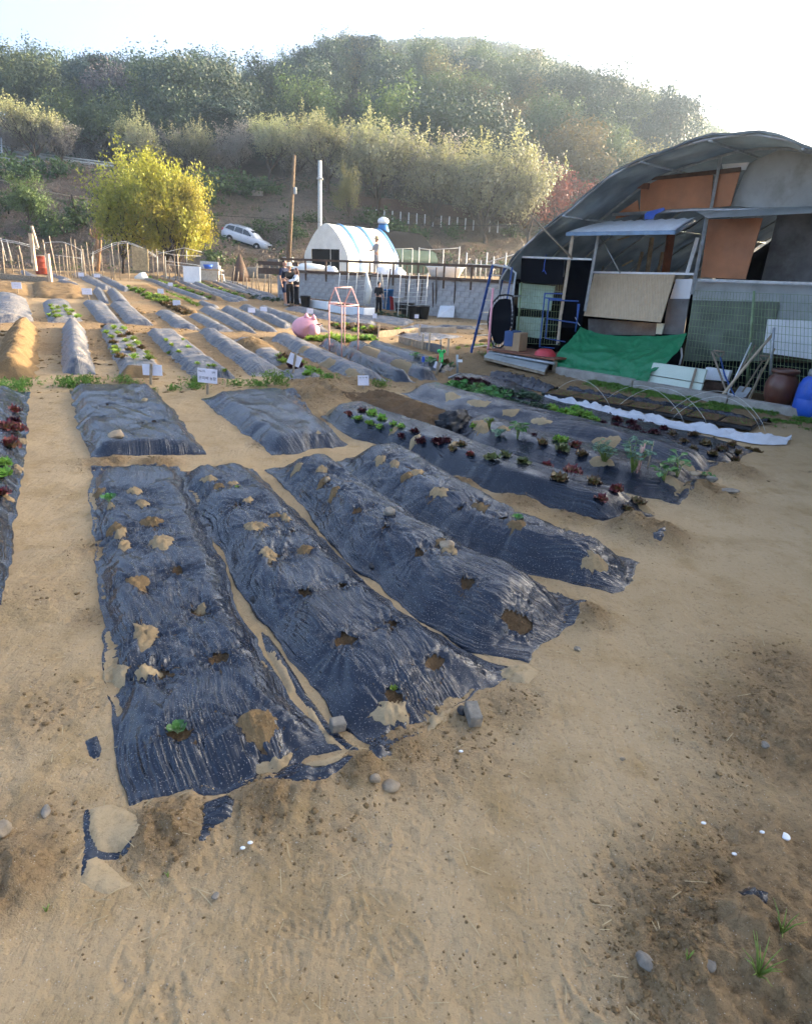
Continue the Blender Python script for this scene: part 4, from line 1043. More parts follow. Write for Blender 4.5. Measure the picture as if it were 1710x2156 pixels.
# green tarp over a heap
def build_tarp():
    r = thing('green_tarp', 'crumpled green tarp tied up in front of the shed', 'tarp', hs(.8, .5, 0))
    rows = [([(1221, 685), (1260, 700), (1326, 706), (1386, 704), (1445, 699)], 1.0), ([(1200, 712), (1250, 727), (1320, 735), (1380, 738), (1432, 730)], .72), ([(1176, 733), (1225, 742), (1290, 752), (1340, 758), (1402, 762)], .42), ([(1166, 752), (1215, 768), (1280, 780), (1330, 784), (1368, 780)], .2), ([(1168, 775), (1215, 787), (1280, 797), (1320, 803), (1359, 806)], .08)]
    nu, nv = 70, 46
    G = np.zeros((5, nu, 3))
    for i, (pts, off) in enumerate(rows):
        Q = np.array([HP(x, y, off) for x, y in pts]); t = np.linspace(0, 4, nu)
        for k in range(3): G[i, :, k] = np.interp(t, range(5), Q[:, k])
    V = np.zeros((nv, nu, 3)); t = np.linspace(0, 4, nv)
    for j in range(nu):
        for k in range(3): V[:, j, k] = np.interp(t, range(5), G[:, j, k])
    for _ in range(4):
        V[1:-1] = (V[:-2] + 2 * V[1:-1] + V[2:]) / 4; V[:, 1:-1] = (V[:, :-2] + 2 * V[:, 1:-1] + V[:, 2:]) / 4
    U, W_ = np.meshgrid(np.linspace(0, 2.2, nu), np.linspace(0, 1.5, nv))
    am = .5 + .5 * ss(.3, .8, W_ / 1.5)
    th = np.arctan2(W_ + .02, U + .05)
    dz = am * (.03 * fbm(U * 2.2, W_ * 3, 3, 3) - .06 * np.abs(vn(U * 2.2 + W_ * 1.5, W_ * 4, 5)) - .035 * np.abs(vn(U * 9 + W_ * 4, W_ * 4 - U * 3, 6)) - .02 * np.abs(vn(U * 17 - W_ * 9, W_ * 9, 7))) - .05 * np.abs(vn(th * 9, th * 0, 8)) * np.exp(-np.hypot(U, W_) / .5) * np.clip(np.hypot(U, W_) * 5, 0, 1)
    V = V + dz[..., None] * (np.array([0, 0, .75]) - HN * .65)
    Vf = V.reshape(-1, 3)
    q = gridq(nv, nu)
    V2 = Vf + HN * .004 - [0, 0, .004]
    o = link('cloth', fastmesh('cloth', np.concatenate([Vf, V2]), np.concatenate([q, q[:, ::-1] + len(Vf)]), M['tarp'], True), r); o.location = -r.location
    wb(MB().tube([HP(1221, 686, 1.0), HP(1216, 680, 1.0), HP(1211, 668, 1.02)], .006, 5), 'tie_cord', M['white'], r, True)
    wb(MB().tube([HP(1429, 727, 1.0), HP(1434, 735, 1.0), HP(1435, 750, 1.0), HP(1430, 768, 1.0)], .018, 8), 'hoop_pipe', M['white'], r, True)
build_tarp()
r = thing('foam_board_stack', 'two pale foam boards with a wooden batten leaning before the shed', 'board', hs(2.2, .3, .1))
wb(pan(MB(), [(1378, 763), (1490, 778), (1482, 806), (1369, 788)], [.42, .42, .34, .34], .05), 'upper_board', M['foam'], r, bevel=.004)
wb(pan(MB(), [(1369, 790), (1482, 808), (1474, 832), (1362, 806)], [.34, .34, .24, .24], .05), 'lower_board', M['foam'], r, bevel=.004)
wb(MB().beam(HP(1465, 776, .34), HP(1450, 828, .16), .035, .02), 'batten', M['tool_wood'], r)
r = thing('white_box_lid', 'white foam box leaning behind the tools', 'box', hs(2.9, .7, .1))
wb(pan(MB(), [(1491, 772), (1542, 780), (1535, 802), (1488, 798)], .75, .1), 'lid', M['white'], r, bevel=.006)
wb(pan(MB(), [(1490, 800), (1530, 806), (1524, 822), (1488, 818)], .8, .12), 'base', M['wood_dark'], r)

def tool(name, label, pts, off, rr, mt, cat='tool', extra=None):
    P_ = [HP(x, y, o) for (x, y), o in zip(pts, off)]
    b = P_[-1]; r = thing(name, label, cat, (b[0], b[1], b[2]), 0, 'tools and poles leaning on the fence')
    wb(MB().tube(P_, rr, 7), 'shaft', M[mt], r, True)
    if extra: extra(r, P_)
    return r
def dgrip(r, P_):
    d = (P_[0] - P_[1]); d /= np.linalg.norm(d); s_ = HE * .07
    a = P_[0]; wb(MB().tube([a - d * .02, a + d * .08 - s_, a + d * .13 - s_ * 1.0], .011, 6), 'grip', M['tool_wood'], r, True)
    wb(MB().tube([a - d * .02, a + d * .08 + s_, a + d * .13 + s_], .011, 6), 'grip', M['tool_wood'], r, True)
    wb(MB().tube([a + d * .125 - s_ * 1.2, a + d * .125 + s_ * 1.2], .016, 7), 'grip', M['tool_wood'], r, True)
def blade(r, P_):
    b = P_[-1]; d = (P_[-1] - P_[-2]); d /= np.linalg.norm(d)
    wb(MB().poly([b - HE * .09 - d * .12, b + HE * .09 - d * .12, b + HE * .09 + d * .08, b + d * .14, b - HE * .09 + d * .08], .006, -HN), 'blade', M['steel'], r)
def both(r, P_): dgrip(r, P_); blade(r, P_)
tool('spade', 'wooden spade handle leaning leftmost among the tools', [(1498, 740), (1527, 820), (1530, 836)], [.6, .45, .4], .016, 'tool_wood', extra=None)
tool('shovel', 'blue-shafted shovel with wooden D grip behind the tools', [(1516, 752), (1525, 790), (1550, 842)], [.8, .6, .4], .013, 'blue_metal', extra=both)
tool('pole', 'slim white pipe among the leaning tools', [(1581, 722), (1545, 800), (1530, 832)], [1.2, .6, .45], .012, 'white', 'pole')
tool('plank', 'long pale plank leaning across the tools', [(1626, 704), (1570, 770), (1518, 835)], [1.2, .7, .25], .022, 'wood_new', 'plank')
tool('pole', 'thin brown stick behind the white pipe', [(1589, 727), (1555, 785), (1530, 830)], [1.2, .7, .5], .013, 'tool_wood', 'pole')
tool('shovel', 'wooden shovel with D grip right of the long plank', [(1605, 760), (1586, 790), (1562, 826)], [1.1, .8, .5], .014, 'tool_wood', extra=both)
tool('pole', 'rough split stick right of the shovel', [(1630, 735), (1600, 790), (1575, 845)], [1.2, .7, .3], .015, 'straw', 'pole')
tool('pole', 'second rough stick close beside the first', [(1604, 776), (1590, 810), (1572, 848)], [.8, .5, .28], .016, 'tool_wood', 'pole')
tool('stake', 'galvanised steel post standing by the clay jar', [(1629, 690), (1624, 740), (1621, 790)], [.9, .9, .9], .02, 'steel', 'post')
# clay jar, blue barrel
b = HP(1634, 857, .45); b[2] = .02
o = MB().lathe([(.12, 0), (.19, .03), (.25, .18), (.275, .32), (.27, .42), (.245, .5), (.205, .56), (.185, .585), (.19, .60), (.225, .612), (.232, .64), (.225, .665), (.2, .67), (.19, .64), (.17, .5), (.1, .4)], 40).build('clay_jar', M['onggi'], None, True, loc=b)
o.scale = (.8, .8, .82); tag(o, 'brown glazed clay jar standing before the wire fence', 'jar')
b = HP(1700, 882, .2); b[2] = .0
r = thing('blue_barrel', 'blue plastic barrel with dark lid cut by the right edge', 'barrel', b)
r.rotation_euler = (0, .06, 0)
MB().lathe([(.18, 0), (.215, .02), (.235, .1), (.24, .24), (.236, .25), (.24, .26), (.235, .42), (.21, .5), (.17, .54), (.16, .56)], 36).build('body', M['blue'], r, True)
MB().lathe([(.165, .55), (.168, .58), (.17, .62), (.16, .64), (.05, .645)], 30).build('lid', M['steel'], r, True)
MB().tube([(-.19, -.16, .42), (-.18, -.21, .44), (-.08, -.255, .44), (-.07, -.23, .42)], .014, 6).build('handle', M['blue'], r, True)
# ------------------------------------------------------------------ trees and the wooded hill
M['bark'] = simple('grey_brown_bark', (.10, .075, .055), .9, .15, .4, 5, .02, 12)
M['bark_dark'] = simple('dark_bark', (.055, .042, .034), .9, .15, .4, 5, .02, 12)
M['bark_pale'] = simple('cut_pale_bark', (.33, .20, .11), .85, .2, .35, 6, .01, 20)
LEAF = {
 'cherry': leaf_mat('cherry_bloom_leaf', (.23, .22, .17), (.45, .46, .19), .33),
 'yellow': leaf_mat('yellow_spring_leaf', (.25, .26, .03), (.46, .42, .045), .4, rnd=.1),
 'yellowgreen': leaf_mat('yellow_green_leaf', (.20, .25, .04), (.42, .42, .06), .4, rnd=.1),
 'olive': leaf_mat('olive_leaf', (.07, .105, .04), (.125, .165, .06), .25),
 'dark': leaf_mat('dark_green_leaf', (.032, .055, .03), (.07, .11, .05), .2),
 'pine': leaf_mat('pine_needle', (.025, .05, .035), (.05, .085, .05), .12),
 'twig': leaf_mat('bare_twig', (.10, .085, .085), (.17, .14, .13), .1),
 'fresh': leaf_mat('fresh_green_leaf', (.09, .14, .04), (.17, .22, .06), .3),
 'ochre': leaf_mat('ochre_leaf', (.16, .14, .05), (.24, .205, .075), .28),
 'red': leaf_mat('red_maple_leaf', (.24, .08, .05), (.40, .15, .09), .35),
 'shrub': leaf_mat('shrub_leaf', (.035, .07, .02), (.09, .14, .035), .25),
 'weed': leaf_mat('weed_leaf', (.07, .15, .025), (.17, .28, .05), .35),
 'brush': leaf_mat('dead_brush', (.13, .09, .06), (.27, .20, .14), .1),
}
def leafset(cent, per, sig, size, seed, aspect=.62, tint=None, up=0.0, mid=None, rnd=.55):
    rg = np.random.RandomState(seed)
    cent = np.asarray(cent, float)
    c = np.repeat(cent, per, 0); n = len(c)
    c = c + np.clip(rg.normal(size=(n, 3)), -1.5, 1.5) * np.asarray(sig)
    a = rg.normal(size=(n, 3)); a[:, 2] += up; a /= np.linalg.norm(a, axis=1)[:, None]
    b = rg.normal(size=(n, 3)); b -= a * (a * b).sum(1)[:, None]; b /= np.linalg.norm(b, axis=1)[:, None]
    if mid is not None:      # leaves lie along the crown's outside, so each crown takes light as a body
        nn = c - np.asarray(mid); nn /= (np.linalg.norm(nn, axis=1)[:, None] + 1e-6); nn = nn + rg.normal(size=(n, 3)) * rnd; nn /= np.linalg.norm(nn, axis=1)[:, None]
        a = a - nn * (a * nn).sum(1)[:, None]; a /= np.linalg.norm(a, axis=1)[:, None]; b = np.cross(nn, a)
    s = size * (.6 + .8 * rg.rand(n))[:, None]
    V = np.stack([c - a * s * .5, c + b * s * .5 * aspect, c + a * s * .5, c - b * s * .5 * aspect], 1).reshape(-1, 3)
    Q = np.arange(n * 4).reshape(-1, 4)
    t = rg.rand(n) * .6 + .2
    if tint is not None: t = t * .5 + np.repeat(np.asarray(tint, float), per) * .5 + rg.rand(n) * .15
    return V, Q, np.clip(np.repeat(t, 4), 0, 1)

def skeleton(seed, Ht, trunk, r0, nl, spread, levels=3, upright=.3, kids=4, shrink=.62, wob=.12):
    rg = random.Random(seed)
    mb = MB(); tips = []
    def grow(p, d, L, r, lv):
        n = 4 if lv == 0 else 3
        pts = [p]; rs = [r]; q = p.copy(); dd = d.copy()
        for k in range(n):
            dd = (dd + Vector((rg.gauss(0, wob), rg.gauss(0, wob), rg.gauss(0, wob) * .5 + upright * .12))).normalized()
            q = q + dd * (L / n); pts.append(q.copy()); rs.append(r * (1 - .55 * (k + 1) / n))
        mb.tube(pts, rs, 6 if lv < 2 else 4, False)
        if lv >= levels - 1:
            for k in (1, 2, 3): tips.append((pts[k], lv))
        elif lv >= 1: tips.append((pts[-1], lv))
        if lv < levels:
            nk = nl if lv == 0 else kids
            for j in range(nk):
                f = rg.uniform(.55, 1) if lv == 0 else rg.uniform(.3, 1)
                i = min(int(f * n), n - 1); ff = f * n - i
                b = pts[i].lerp(pts[i + 1], ff)
                az_ = 2 * math.pi * (j + rg.uniform(-.3, .3)) / nk
                s_ = math.radians(spread * rg.uniform(.6, 1.25))
                o = dd.orthogonal().normalized(); o = Matrix.Rotation(az_, 3, dd) @ o
                nd = (dd * math.cos(s_) + o * math.sin(s_)); nd.z += upright * .5; nd.normalize()
                grow(b, nd, L * shrink * rg.uniform(.75, 1.2) * (1.0 if lv else (Ht - trunk) / max(trunk, .5) / 1.0 * .75), rs[i] * .6, lv + 1)
    grow(Vector((0, 0, -.3)), Vector((0, 0, 1)), trunk + .3, r0, 0)
    return mb, np.array([t[0][:] for t in tips])

PROTO = {}
def make_tree(kind, var, Ht, trunk, r0, nl, spread, per, sig, size, leaf, bark='bark', levels=3, upright=.3, kids=4, toptint=False, extra=None):
    seed = sum(ord(ch) for ch in kind) * 13 + var
    mb, tips = skeleton(seed, Ht, trunk, r0, nl, spread, levels, upright, kids)
    top = tips[:, 2].max(); sc_ = Ht / top
    k = Matrix.Scale(sc_, 4)
    me_t = mb.mesh('trunk', M[bark], True); me_t.transform(k); tips = tips * sc_
    tint = None
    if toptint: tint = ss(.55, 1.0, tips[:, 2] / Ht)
    V, Q, t = leafset(tips, per, sig, size, seed, tint=tint, mid=(0, 0, Ht * .5), rnd=.6)
    if extra: V, Q, t = extra(V, Q, t, tips, seed)
    me_c = fastmesh('crown', V, Q, LEAF[leaf], False, None, t)
    PROTO.setdefault(kind, []).append((me_t, me_c, Ht))

def shoots(V, Q, t, tips, seed):
    """upright leafy shoots above the crown"""
    rg = np.random.RandomState(seed)
    hi = tips[tips[:, 2] > np.percentile(tips[:, 2], 55)]
    sel = hi[rg.choice(len(hi), min(46, len(hi)), False)]
    P_ = np.concatenate([sel + np.array([0, 0, 1]) * h_ + rg.normal(size=sel.shape) * [.06, .06, 0] for h_ in np.linspace(.1, 1.25, 9)])
    V2, Q2, t2 = leafset(P_, 3, .07, .17, seed + 1, up=1.5, tint=np.ones(len(P_)))
    return np.concatenate([V, V2]), np.concatenate([Q, Q2 + len(V)]), np.concatenate([t, t2])

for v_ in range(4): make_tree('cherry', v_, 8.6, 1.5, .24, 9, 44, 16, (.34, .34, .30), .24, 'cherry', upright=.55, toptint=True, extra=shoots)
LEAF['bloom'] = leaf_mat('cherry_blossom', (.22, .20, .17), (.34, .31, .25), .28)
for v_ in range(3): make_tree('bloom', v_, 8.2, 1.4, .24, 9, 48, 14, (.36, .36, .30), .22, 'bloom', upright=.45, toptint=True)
for v_ in range(2): make_tree('olive', v_, 11, 3.2, .26, 7, 45, 24, (.55, .55, .5), .30, 'olive')
for v_ in range(2): make_tree('dark', v_, 11, 3, .26, 8, 48, 24, (.6, .6, .5), .32, 'dark', 'bark_dark')
for v_ in range(2): make_tree('twig', v_, 10, 3, .22, 7, 40, 9, (.5, .5, .45), .30, 'twig')
for v_ in range(2): make_tree('fresh', v_, 10, 3, .22, 7, 45, 22, (.55, .55, .5), .29, 'fresh')
for v_ in range(2): make_tree('ochre', v_, 12, 3.6, .25, 7, 40, 22, (.55, .55, .55), .29, 'ochre')
for v_ in range(2): make_tree('pine', v_, 12, 6, .24, 9, 62, 24, (.6, .6, .25), .32, 'pine', 'bark_dark', upright=.1)
make_tree('red', 0, 6.5, 1.8, .16, 7, 45, 13, (.4, .4, .35), .28, 'red', 'bark_dark')
make_tree('yellow', 0, 7.6, 1.3, .2, 9, 46, 36, (.34, .34, .36), .19, 'yellow', 'bark_dark', upright=.35, kids=5, toptint=False)
make_tree('yellowgreen', 0, 7.6, 1.6, .18, 8, 42, 20, (.33, .33, .36), .18, 'yellowgreen', 'bark_dark', upright=.5, kids=4)

def cap(x, y, h, extra=1.0):
    """tallest a tree may be at a place without breaking the hill's outline"""
    rr = math.hypot(x, y); return min(h, CAMH + rr * float(np.interp(math.atan2(x, y), _az, _tan)) - float(T(x, y)) + extra)

def plant_tree(kind, x, y, h, label, group=None, rz=None, wide=1.0, var=None, name=None, sink=0.0):
    rg = random.Random(int(x * 131 + y * 977))
    me_t, me_c, Ht = PROTO[kind][(var if var is not None else rg.randrange(99)) % len(PROTO[kind])]
    r = thing(name or {'cherry': 'cherry_tree', 'pine': 'pine_tree', 'red': 'maple_tree', 'yellow': 'willow_tree', 'yellowgreen': 'willow_tree'}.get(kind, 'broadleaf_tree'), label, 'tree', (x, y, float(T(x, y)) - sink), rg.uniform(0, 6.28) if rz is None else rz, group)
    s_ = h / Ht
    r.scale = (s_ * wide, s_ * wide, s_)
    link('trunk', me_t, r); link('crown', me_c, r)
    return r

def tree_px(kind, px_, top, Y, label, group=None, **kw):
    p = atY(px_, top, Y); z = float(T(p[0], Y))
    return plant_tree(kind, p[0], Y, max(2, p[2] - z), label, group, **kw)

# two bright willows in front of the bank
tree_px('yellow', 322, 312, 47, 'bright yellow leafy tree in front of the bank, the right one of the pair', wide=.62, rz=1.0)
tree_px('yellow', 358, 362, 46, 'low bushy yellow tree hugging the right side of the tall yellow one', wide=.68, rz=2.6)
tree_px('yellowgreen', 226, 284, 49, 'yellow-green airy tree with dark forked trunk, left one of the pair', wide=.80, rz=.3)
# row of cherries along the top of the bank
CH = [(55, 208, 82, 1.35, 1), (118, 250, 84, 1.0, 0), (8, 232, 84, 1.0, 0), (285, 240, 88, 1.15, 1), (345, 262, 92, 1.0, 0), (398, 252, 86, 1.1, 1), (448, 268, 92, 1.0, 0), (500, 250, 88, 1.05, 0), (562, 238, 84, 1.2, 1), (622, 246, 90, 1.1, 0), (690, 238, 84, 1.25, 1), (745, 262, 92, 1.0, 0), (798, 234, 84, 1.25, 1), (868, 256, 90, 1.1, 0), (920, 276, 84, 1.15, 1), (968, 318, 92, .9, 0), (1036, 284, 82, 1.3, 1), (1088, 312, 86, 1.1, 0), (1130, 320, 82, 1.1, 1), (205, 262, 94, 1.0, 0)]
for i, (px_, top, Y, wdx, kk) in enumerate(sorted(CH)):
    Y = Y - (4 if px_ > 620 else 1)
    tree_px('cherry' if kk else 'bloom', px_, top, Y, 'leftmost grey blossoming cherry tree, spreading over the road' if i == 0 else '%s blossoming cherry tree from the left along the top of the bank' % ORD[i], 'cherry trees along the top of the bank', wide=wdx * .86, name='cherry_tree')
tree_px('red', 1190, 345, 84, 'reddish young maple right of the cherry trees', wide=1.0)
tree_px('red', 1255, 372, 90, 'small orange-leaved tree beside the red maple', wide=.9)
tree_px('fresh', 1235, 385, 92, 'small green tree between the maple and the shed roof', wide=.8)
tree_px('ochre', 738, 345, 72, 'bare brownish young tree on the bank above the greenhouse', wide=.5)
tree_px('fresh', 35, 360, 60, 'small light green tree on the bank at the left edge', wide=.9)
tree_px('olive', 150, 190, 112, 'hazy olive tree rising behind the road at left')
# the wood: nearer trees one by one
rg = random.Random(5)
NW = 0
spots = []
mixL = ['olive', 'dark', 'pine', 'twig', 'olive', 'dark', 'olive', 'fresh', 'pine', 'dark']
mixR = ['olive', 'ochre', 'olive', 'fresh', 'olive', 'pine', 'olive', 'dark', 'fresh', 'ochre']
wood = {'olive': 'olive broadleaf tree in the wood', 'dark': 'dark green broadleaf tree in the wood', 'pine': 'dark pine in the wood', 'twig': 'bare twiggy tree in the wood', 'ochre': 'ochre budding tree in the wood', 'fresh': 'fresh green tree in the wood'}
tries = 0
WOOD = {}
while len(spots) < 150 and tries < 6000:
    tries += 1
    a = rad(rg.uniform(-37, 19)); d = rg.uniform(98, 168)
    x, y = d * math.sin(a), d * math.cos(a)
    if a < rad(-24) and d < 118: continue
    if any((x - q[0]) ** 2 + (y - q[1]) ** 2 < 4.4 ** 2 for q in spots): continue
    spots.append((x, y, a))
for (x, y, a) in spots:
    kind = rg.choice(mixL if a < rad(-9) else mixR)
    side = 'at left' if a < rad(-20) else ('left of the summit' if a < rad(-7) else ('below the summit' if a < rad(6) else 'right of the summit'))
    WOOD.setdefault((kind, side), []).append((x, y, rg.uniform(9.5, 14), rg.uniform(.85, 1.2)))
for (kind, side), L_ in WOOD.items():
    for i, (x, y, h_, wdx) in enumerate(sorted(L_, key=lambda e: math.atan2(e[0], e[1]))):
        h_ = cap(x, y, h_, 1.2)
        if h_ < 4: continue
        lb = wood[kind] + ' ' + side + (', %s from left' % ORD[i].replace('nearest', 'first') if len(L_) > 1 else '')
        plant_tree(kind, x, y, h_, lb, 'trees of the wood', wide=wdx)
tree_px('ochre', 745, 82, 150, 'tall golden budding tree standing out below the summit', wide=1.2)
tree_px('ochre', 640, 130, 140, 'golden budding tree left of the tall one below the summit', wide=1.0)
tree_px('ochre', 420, 128, 125, 'broad ochre tree high on the left wood edge', wide=1.3)
tree_px('fresh', 165, 185, 105, 'yellow-green tree lit up among dark pines at left', wide=.9)
# the rest of the wood reads as one mass
def far_wood():
    rg = np.random.RandomState(9)
    Vs, Qs, ts, mats = [], [], [], []
    cols = ['olive', 'fresh', 'ochre', 'pine', 'twig', 'dark']
    out = {k: ([], [], [], 0) for k in cols}
    acc = {k: [[], [], [], 0] for k in cols}
    pts = []
    n = 0
    for it in range(3400):
        a = rad(rg.uniform(-42, 44)); d = math.sqrt(rg.uniform(150 ** 2, 345 ** 2))
        lim = np.interp(a, [rad(-60), rad(-14), rad(-8), rad(-2), rad(40)], [168, 185, 285, 345, 345])
        if d > lim: continue
        x, y = d * math.sin(a), d * math.cos(a)
        z = float(T(x, y)); h = cap(x, y, rg.uniform(6, 10), .8)
        if h < 3: continue
        k = cols[rg.choice(6, p=[.36, .24, .10, .13, .03, .14])]
        nb = 10
        th = rg.rand(nb) * 6.28; rr = rg.rand(nb) ** .5 * h * .30; zz = h * (.35 + .6 * rg.rand(nb)) * (1 - .25 * (rr / (h * .3)))
        cl = np.stack([x + rr * np.cos(th), y + rr * np.sin(th), z + zz], -1)
        V, Q, t = leafset(cl, 24, (h * .1, h * .1, h * .085), .62 * d / 250, it + 50, mid=(x, y, z + h * .45), rnd=.45)
        b = acc[k]
        b[0].append(V); b[1].append(Q + b[3]); b[2].append(t); b[3] += len(V)
    root = bpy.data.objects.new('far_wood', None); COL.objects.link(root)
    tag(root, 'hazy spring wood covering the hill up to the skyline', 'wood', None, 'stuff')
    for k in cols:
        b = acc[k]
        if b[0]: tag(link('wood_mass', fastmesh('wood_mass', np.concatenate(b[0]), np.concatenate(b[1]), LEAF[k], False, None, np.concatenate(b[2])), root), None, None, None, 'stuff')
far_wood()
# shrubs and dead brush on the bank
def shrub_mesh(seed, leaf, n=26, per=22, size=.16):
    rg = np.random.RandomState(seed)
    c = rg.normal(size=(n, 3)) * [.42, .42, .26] + [0, 0, .5]; c[:, 2] = np.abs(c[:, 2])
    V, Q, t = leafset(c, per, (.16, .16, .14), size, seed)
    return fastmesh('foliage', V, Q, LEAF[leaf], False, None, t)
SH = [shrub_mesh(s_, 'shrub') for s_ in range(3)]
STEM = MB().tube([(0, 0, -.2), (.03, 0, .3), (.1, .05, .7)], [.05, .035, .01], 5).tube([(0, 0, .1), (-.15, .1, .5), (-.3, .1, .8)], [.03, .02, .008], 5).mesh('stem', M['bark_dark'], True)
def shrub(px_, py_, s_, label, k):
    p = gp(px_, py_)
    r = thing('shrub', label, 'shrub', p, k * 1.3, 'shrubs on the bank'); r.scale = (s_, s_, s_ * .9)
    link('foliage', SH[k % 3], r); link('stem', STEM, r)
for k, (a, b, s_, lb) in enumerate([(548, 492, 1.5, 'round dark green shrub just right of the white car'), (625, 505, 1.5, 'green shrub right of the leaning wooden pole'), (612, 475, 1.1, 'small shrub behind the leaning wooden pole'), (655, 470, 1.2, 'shrub at the foot of the steel pole'), (780, 480, 2.0, 'leafy shrub beside the greenhouse ventilator'), (835, 500, 2.0, 'shrub right of the greenhouse ridge'), (880, 510, 1.8, 'shrub above the dark net end of the greenhouse'), (950, 500, 1.4, 'low shrub on the bank above the bean poles'), (440, 430, 2.2, 'green bush right of the yellow trees'), (420, 405, 2.4, 'bush at the top of the bank behind the yellow trees'), (480, 410, 2.3, 'hedge clump at the bank top, left part'), (520, 412, 2.2, 'hedge clump at the bank top, middle part'), (560, 412, 1.9, 'hedge clump at the bank top, right part'), (20, 385, 2.4, 'green bush below the pale roadside wall'), (75, 380, 2.2, 'bush right of the one below the roadside wall'), (125, 372, 2.0, 'bush by the two distant walkers'), (20, 450, 1.7, 'dark bush on the lower left bank'), (160, 480, 2.2, 'dark bush behind the pruned trunk'), (110, 500, 1.6, 'low bush left of the pruned trunk'), (300, 520, 1.6, 'low bush under the yellow trees'), (450, 560, 1.5, 'bush at the bank foot right of the yellow trees'), (430, 480, 1.8, 'bush left of the white car'), (1000, 470, 1.6, 'shrub under the boardwalk posts'), (1080, 500, 1.5, 'shrub on the bank left of the shed roof')]):
    shrub(a, b, s_, lb, k)
def brush():
    rg = np.random.RandomState(4)
    n = 7000
    x = rg.uniform(-48, 34, n); y = rg.uniform(44, 88, n)
    keep = (y > toe(x) - 1.5) & (fbm(x * .25, y * .25, 4, 2) > -.35)
    x, y = x[keep], y[keep]
    c = np.stack([x, y, T(x, y) + .18], -1)
    V, Q, t = leafset(c, 7, (.3, .3, .13), .5, 8, .12, up=.6)
    tag(link('dead_brush', fastmesh('dead_brush', V, Q, LEAF['brush'], False, None, t)), 'tangle of dead brush and bramble on the bank', 'brush', None, 'stuff')
    n = 1600
    x = rg.uniform(-48, 34, n); y = rg.uniform(46, 90, n)
    keep = (y > toe(x) - 1.5) & (fbm(x * .18 + 9, y * .18, 14, 2) > .1)
    c = np.stack([x[keep], y[keep], T(x[keep], y[keep]) + .15], -1)
    V, Q, t = leafset(c, 14, (.4, .4, .15), .25, 9)
    tag(link('ground_cover', fastmesh('ground_cover', V, Q, LEAF['shrub'], False, None, t)), 'low green undergrowth scattered over the bank', 'undergrowth', None, 'stuff')
brush()

def bank_top():
    rg = np.random.RandomState(12); n = 900
    x = rg.uniform(-58, 24, n); y = rg.uniform(84, 99, n); c = np.stack([x, y, T(x, y) + .5 * rg.rand(n)], -1)
    c = c[fbm(x * .2, y * .2, 6, 2) > -.15]
    V, Q, t = leafset(c, 16, (.7, .7, .35), .35, 19)
    tag(link('undergrowth', fastmesh('undergrowth', V, Q, LEAF['dark'], False, None, t)), 'dark undergrowth between the cherry trunks', 'undergrowth', None, 'stuff')
bank_top()
# ------------------------------------------------------------------ block wall, terrace, greenhouse, car, poles
WN3 = np.array([WN[0], WN[1], 0.0]); WO = np.array([WP0[0], WP0[1], 0.0]); WD3 = np.array([WD[0], WD[1], 0.0])
def WQ(x, y, off=0.0):
    d = ray(x, y); return CAM + d * (((WO + WN3 * off - CAM) @ WN3) / (d @ WN3))
def ws(s, off, z): return WO + WD3 * s + WN3 * off + np.array([0, 0, z])
WRZ = math.atan2(WD[1], WD[0])
def build_wall():
    r = thing('block_wall', 'grey concrete block retaining wall across the back of the field', 'wall', ws(8, 0, 0))
    Lw = 17.2
    wb(MB().box(ws(Lw / 2, .10, .66), (Lw - .02, .16, 1.40), WRZ), 'mortar', M['concrete'], r)
    me = MB().box((0, 0, 0), (.386, .19, .184)).mesh('block', M['block'])
    n = 0
    for c in range(7):
        for k in range(44):
            s_ = .2 + k * .396 + (.198 if c % 2 else 0)
            if s_ > Lw - .2: continue
            if n >= 298: break
            o = link('block', me, r); p = ws(s_, .085 + random.uniform(-.006, .004), -.02 + .096 + c * .194)
            o.location = Vector(p) - r.location; o.rotation_euler = (0, 0, WRZ); n += 1
    # return of the wall at its left end
    wb(MB().box(ws(-.1, 2.2, .6), (.2, 4.2, 1.3), WRZ), 'wall_return', M['block'], r)
    return r
build_wall()

def build_rail():
    r = thing('rail_fence', 'dark brown rail fence bolted along the top of the block wall', 'fence', ws(8, 0, 1.3))
    for (h_, th) in ((1.38, .11), (1.86, .09)):
        wb(MB().beam(ws(.2, -.06, h_), ws(17, -.06, h_ - .02), .05, th), 'rail', M['wood_dark'], r)
    for k in range(15):
        s_ = .5 + k * 1.18
        wb(MB().beam(ws(s_, -.02, 1.02), ws(s_, -.02, 1.9), .07), 'post', M['wood_dark'], r)
    wb(MB().beam(ws(-1.2, -.08, 1.33), ws(1.3, -.08, 1.33), .06, .26), 'board', M['wood_dark'], r)
    wb(MB().beam(ws(-1.2, -.08, 1.66), ws(1.3, -.08, 1.66), .06, .16), 'board', M['wood_dark'], r)
build_rail()

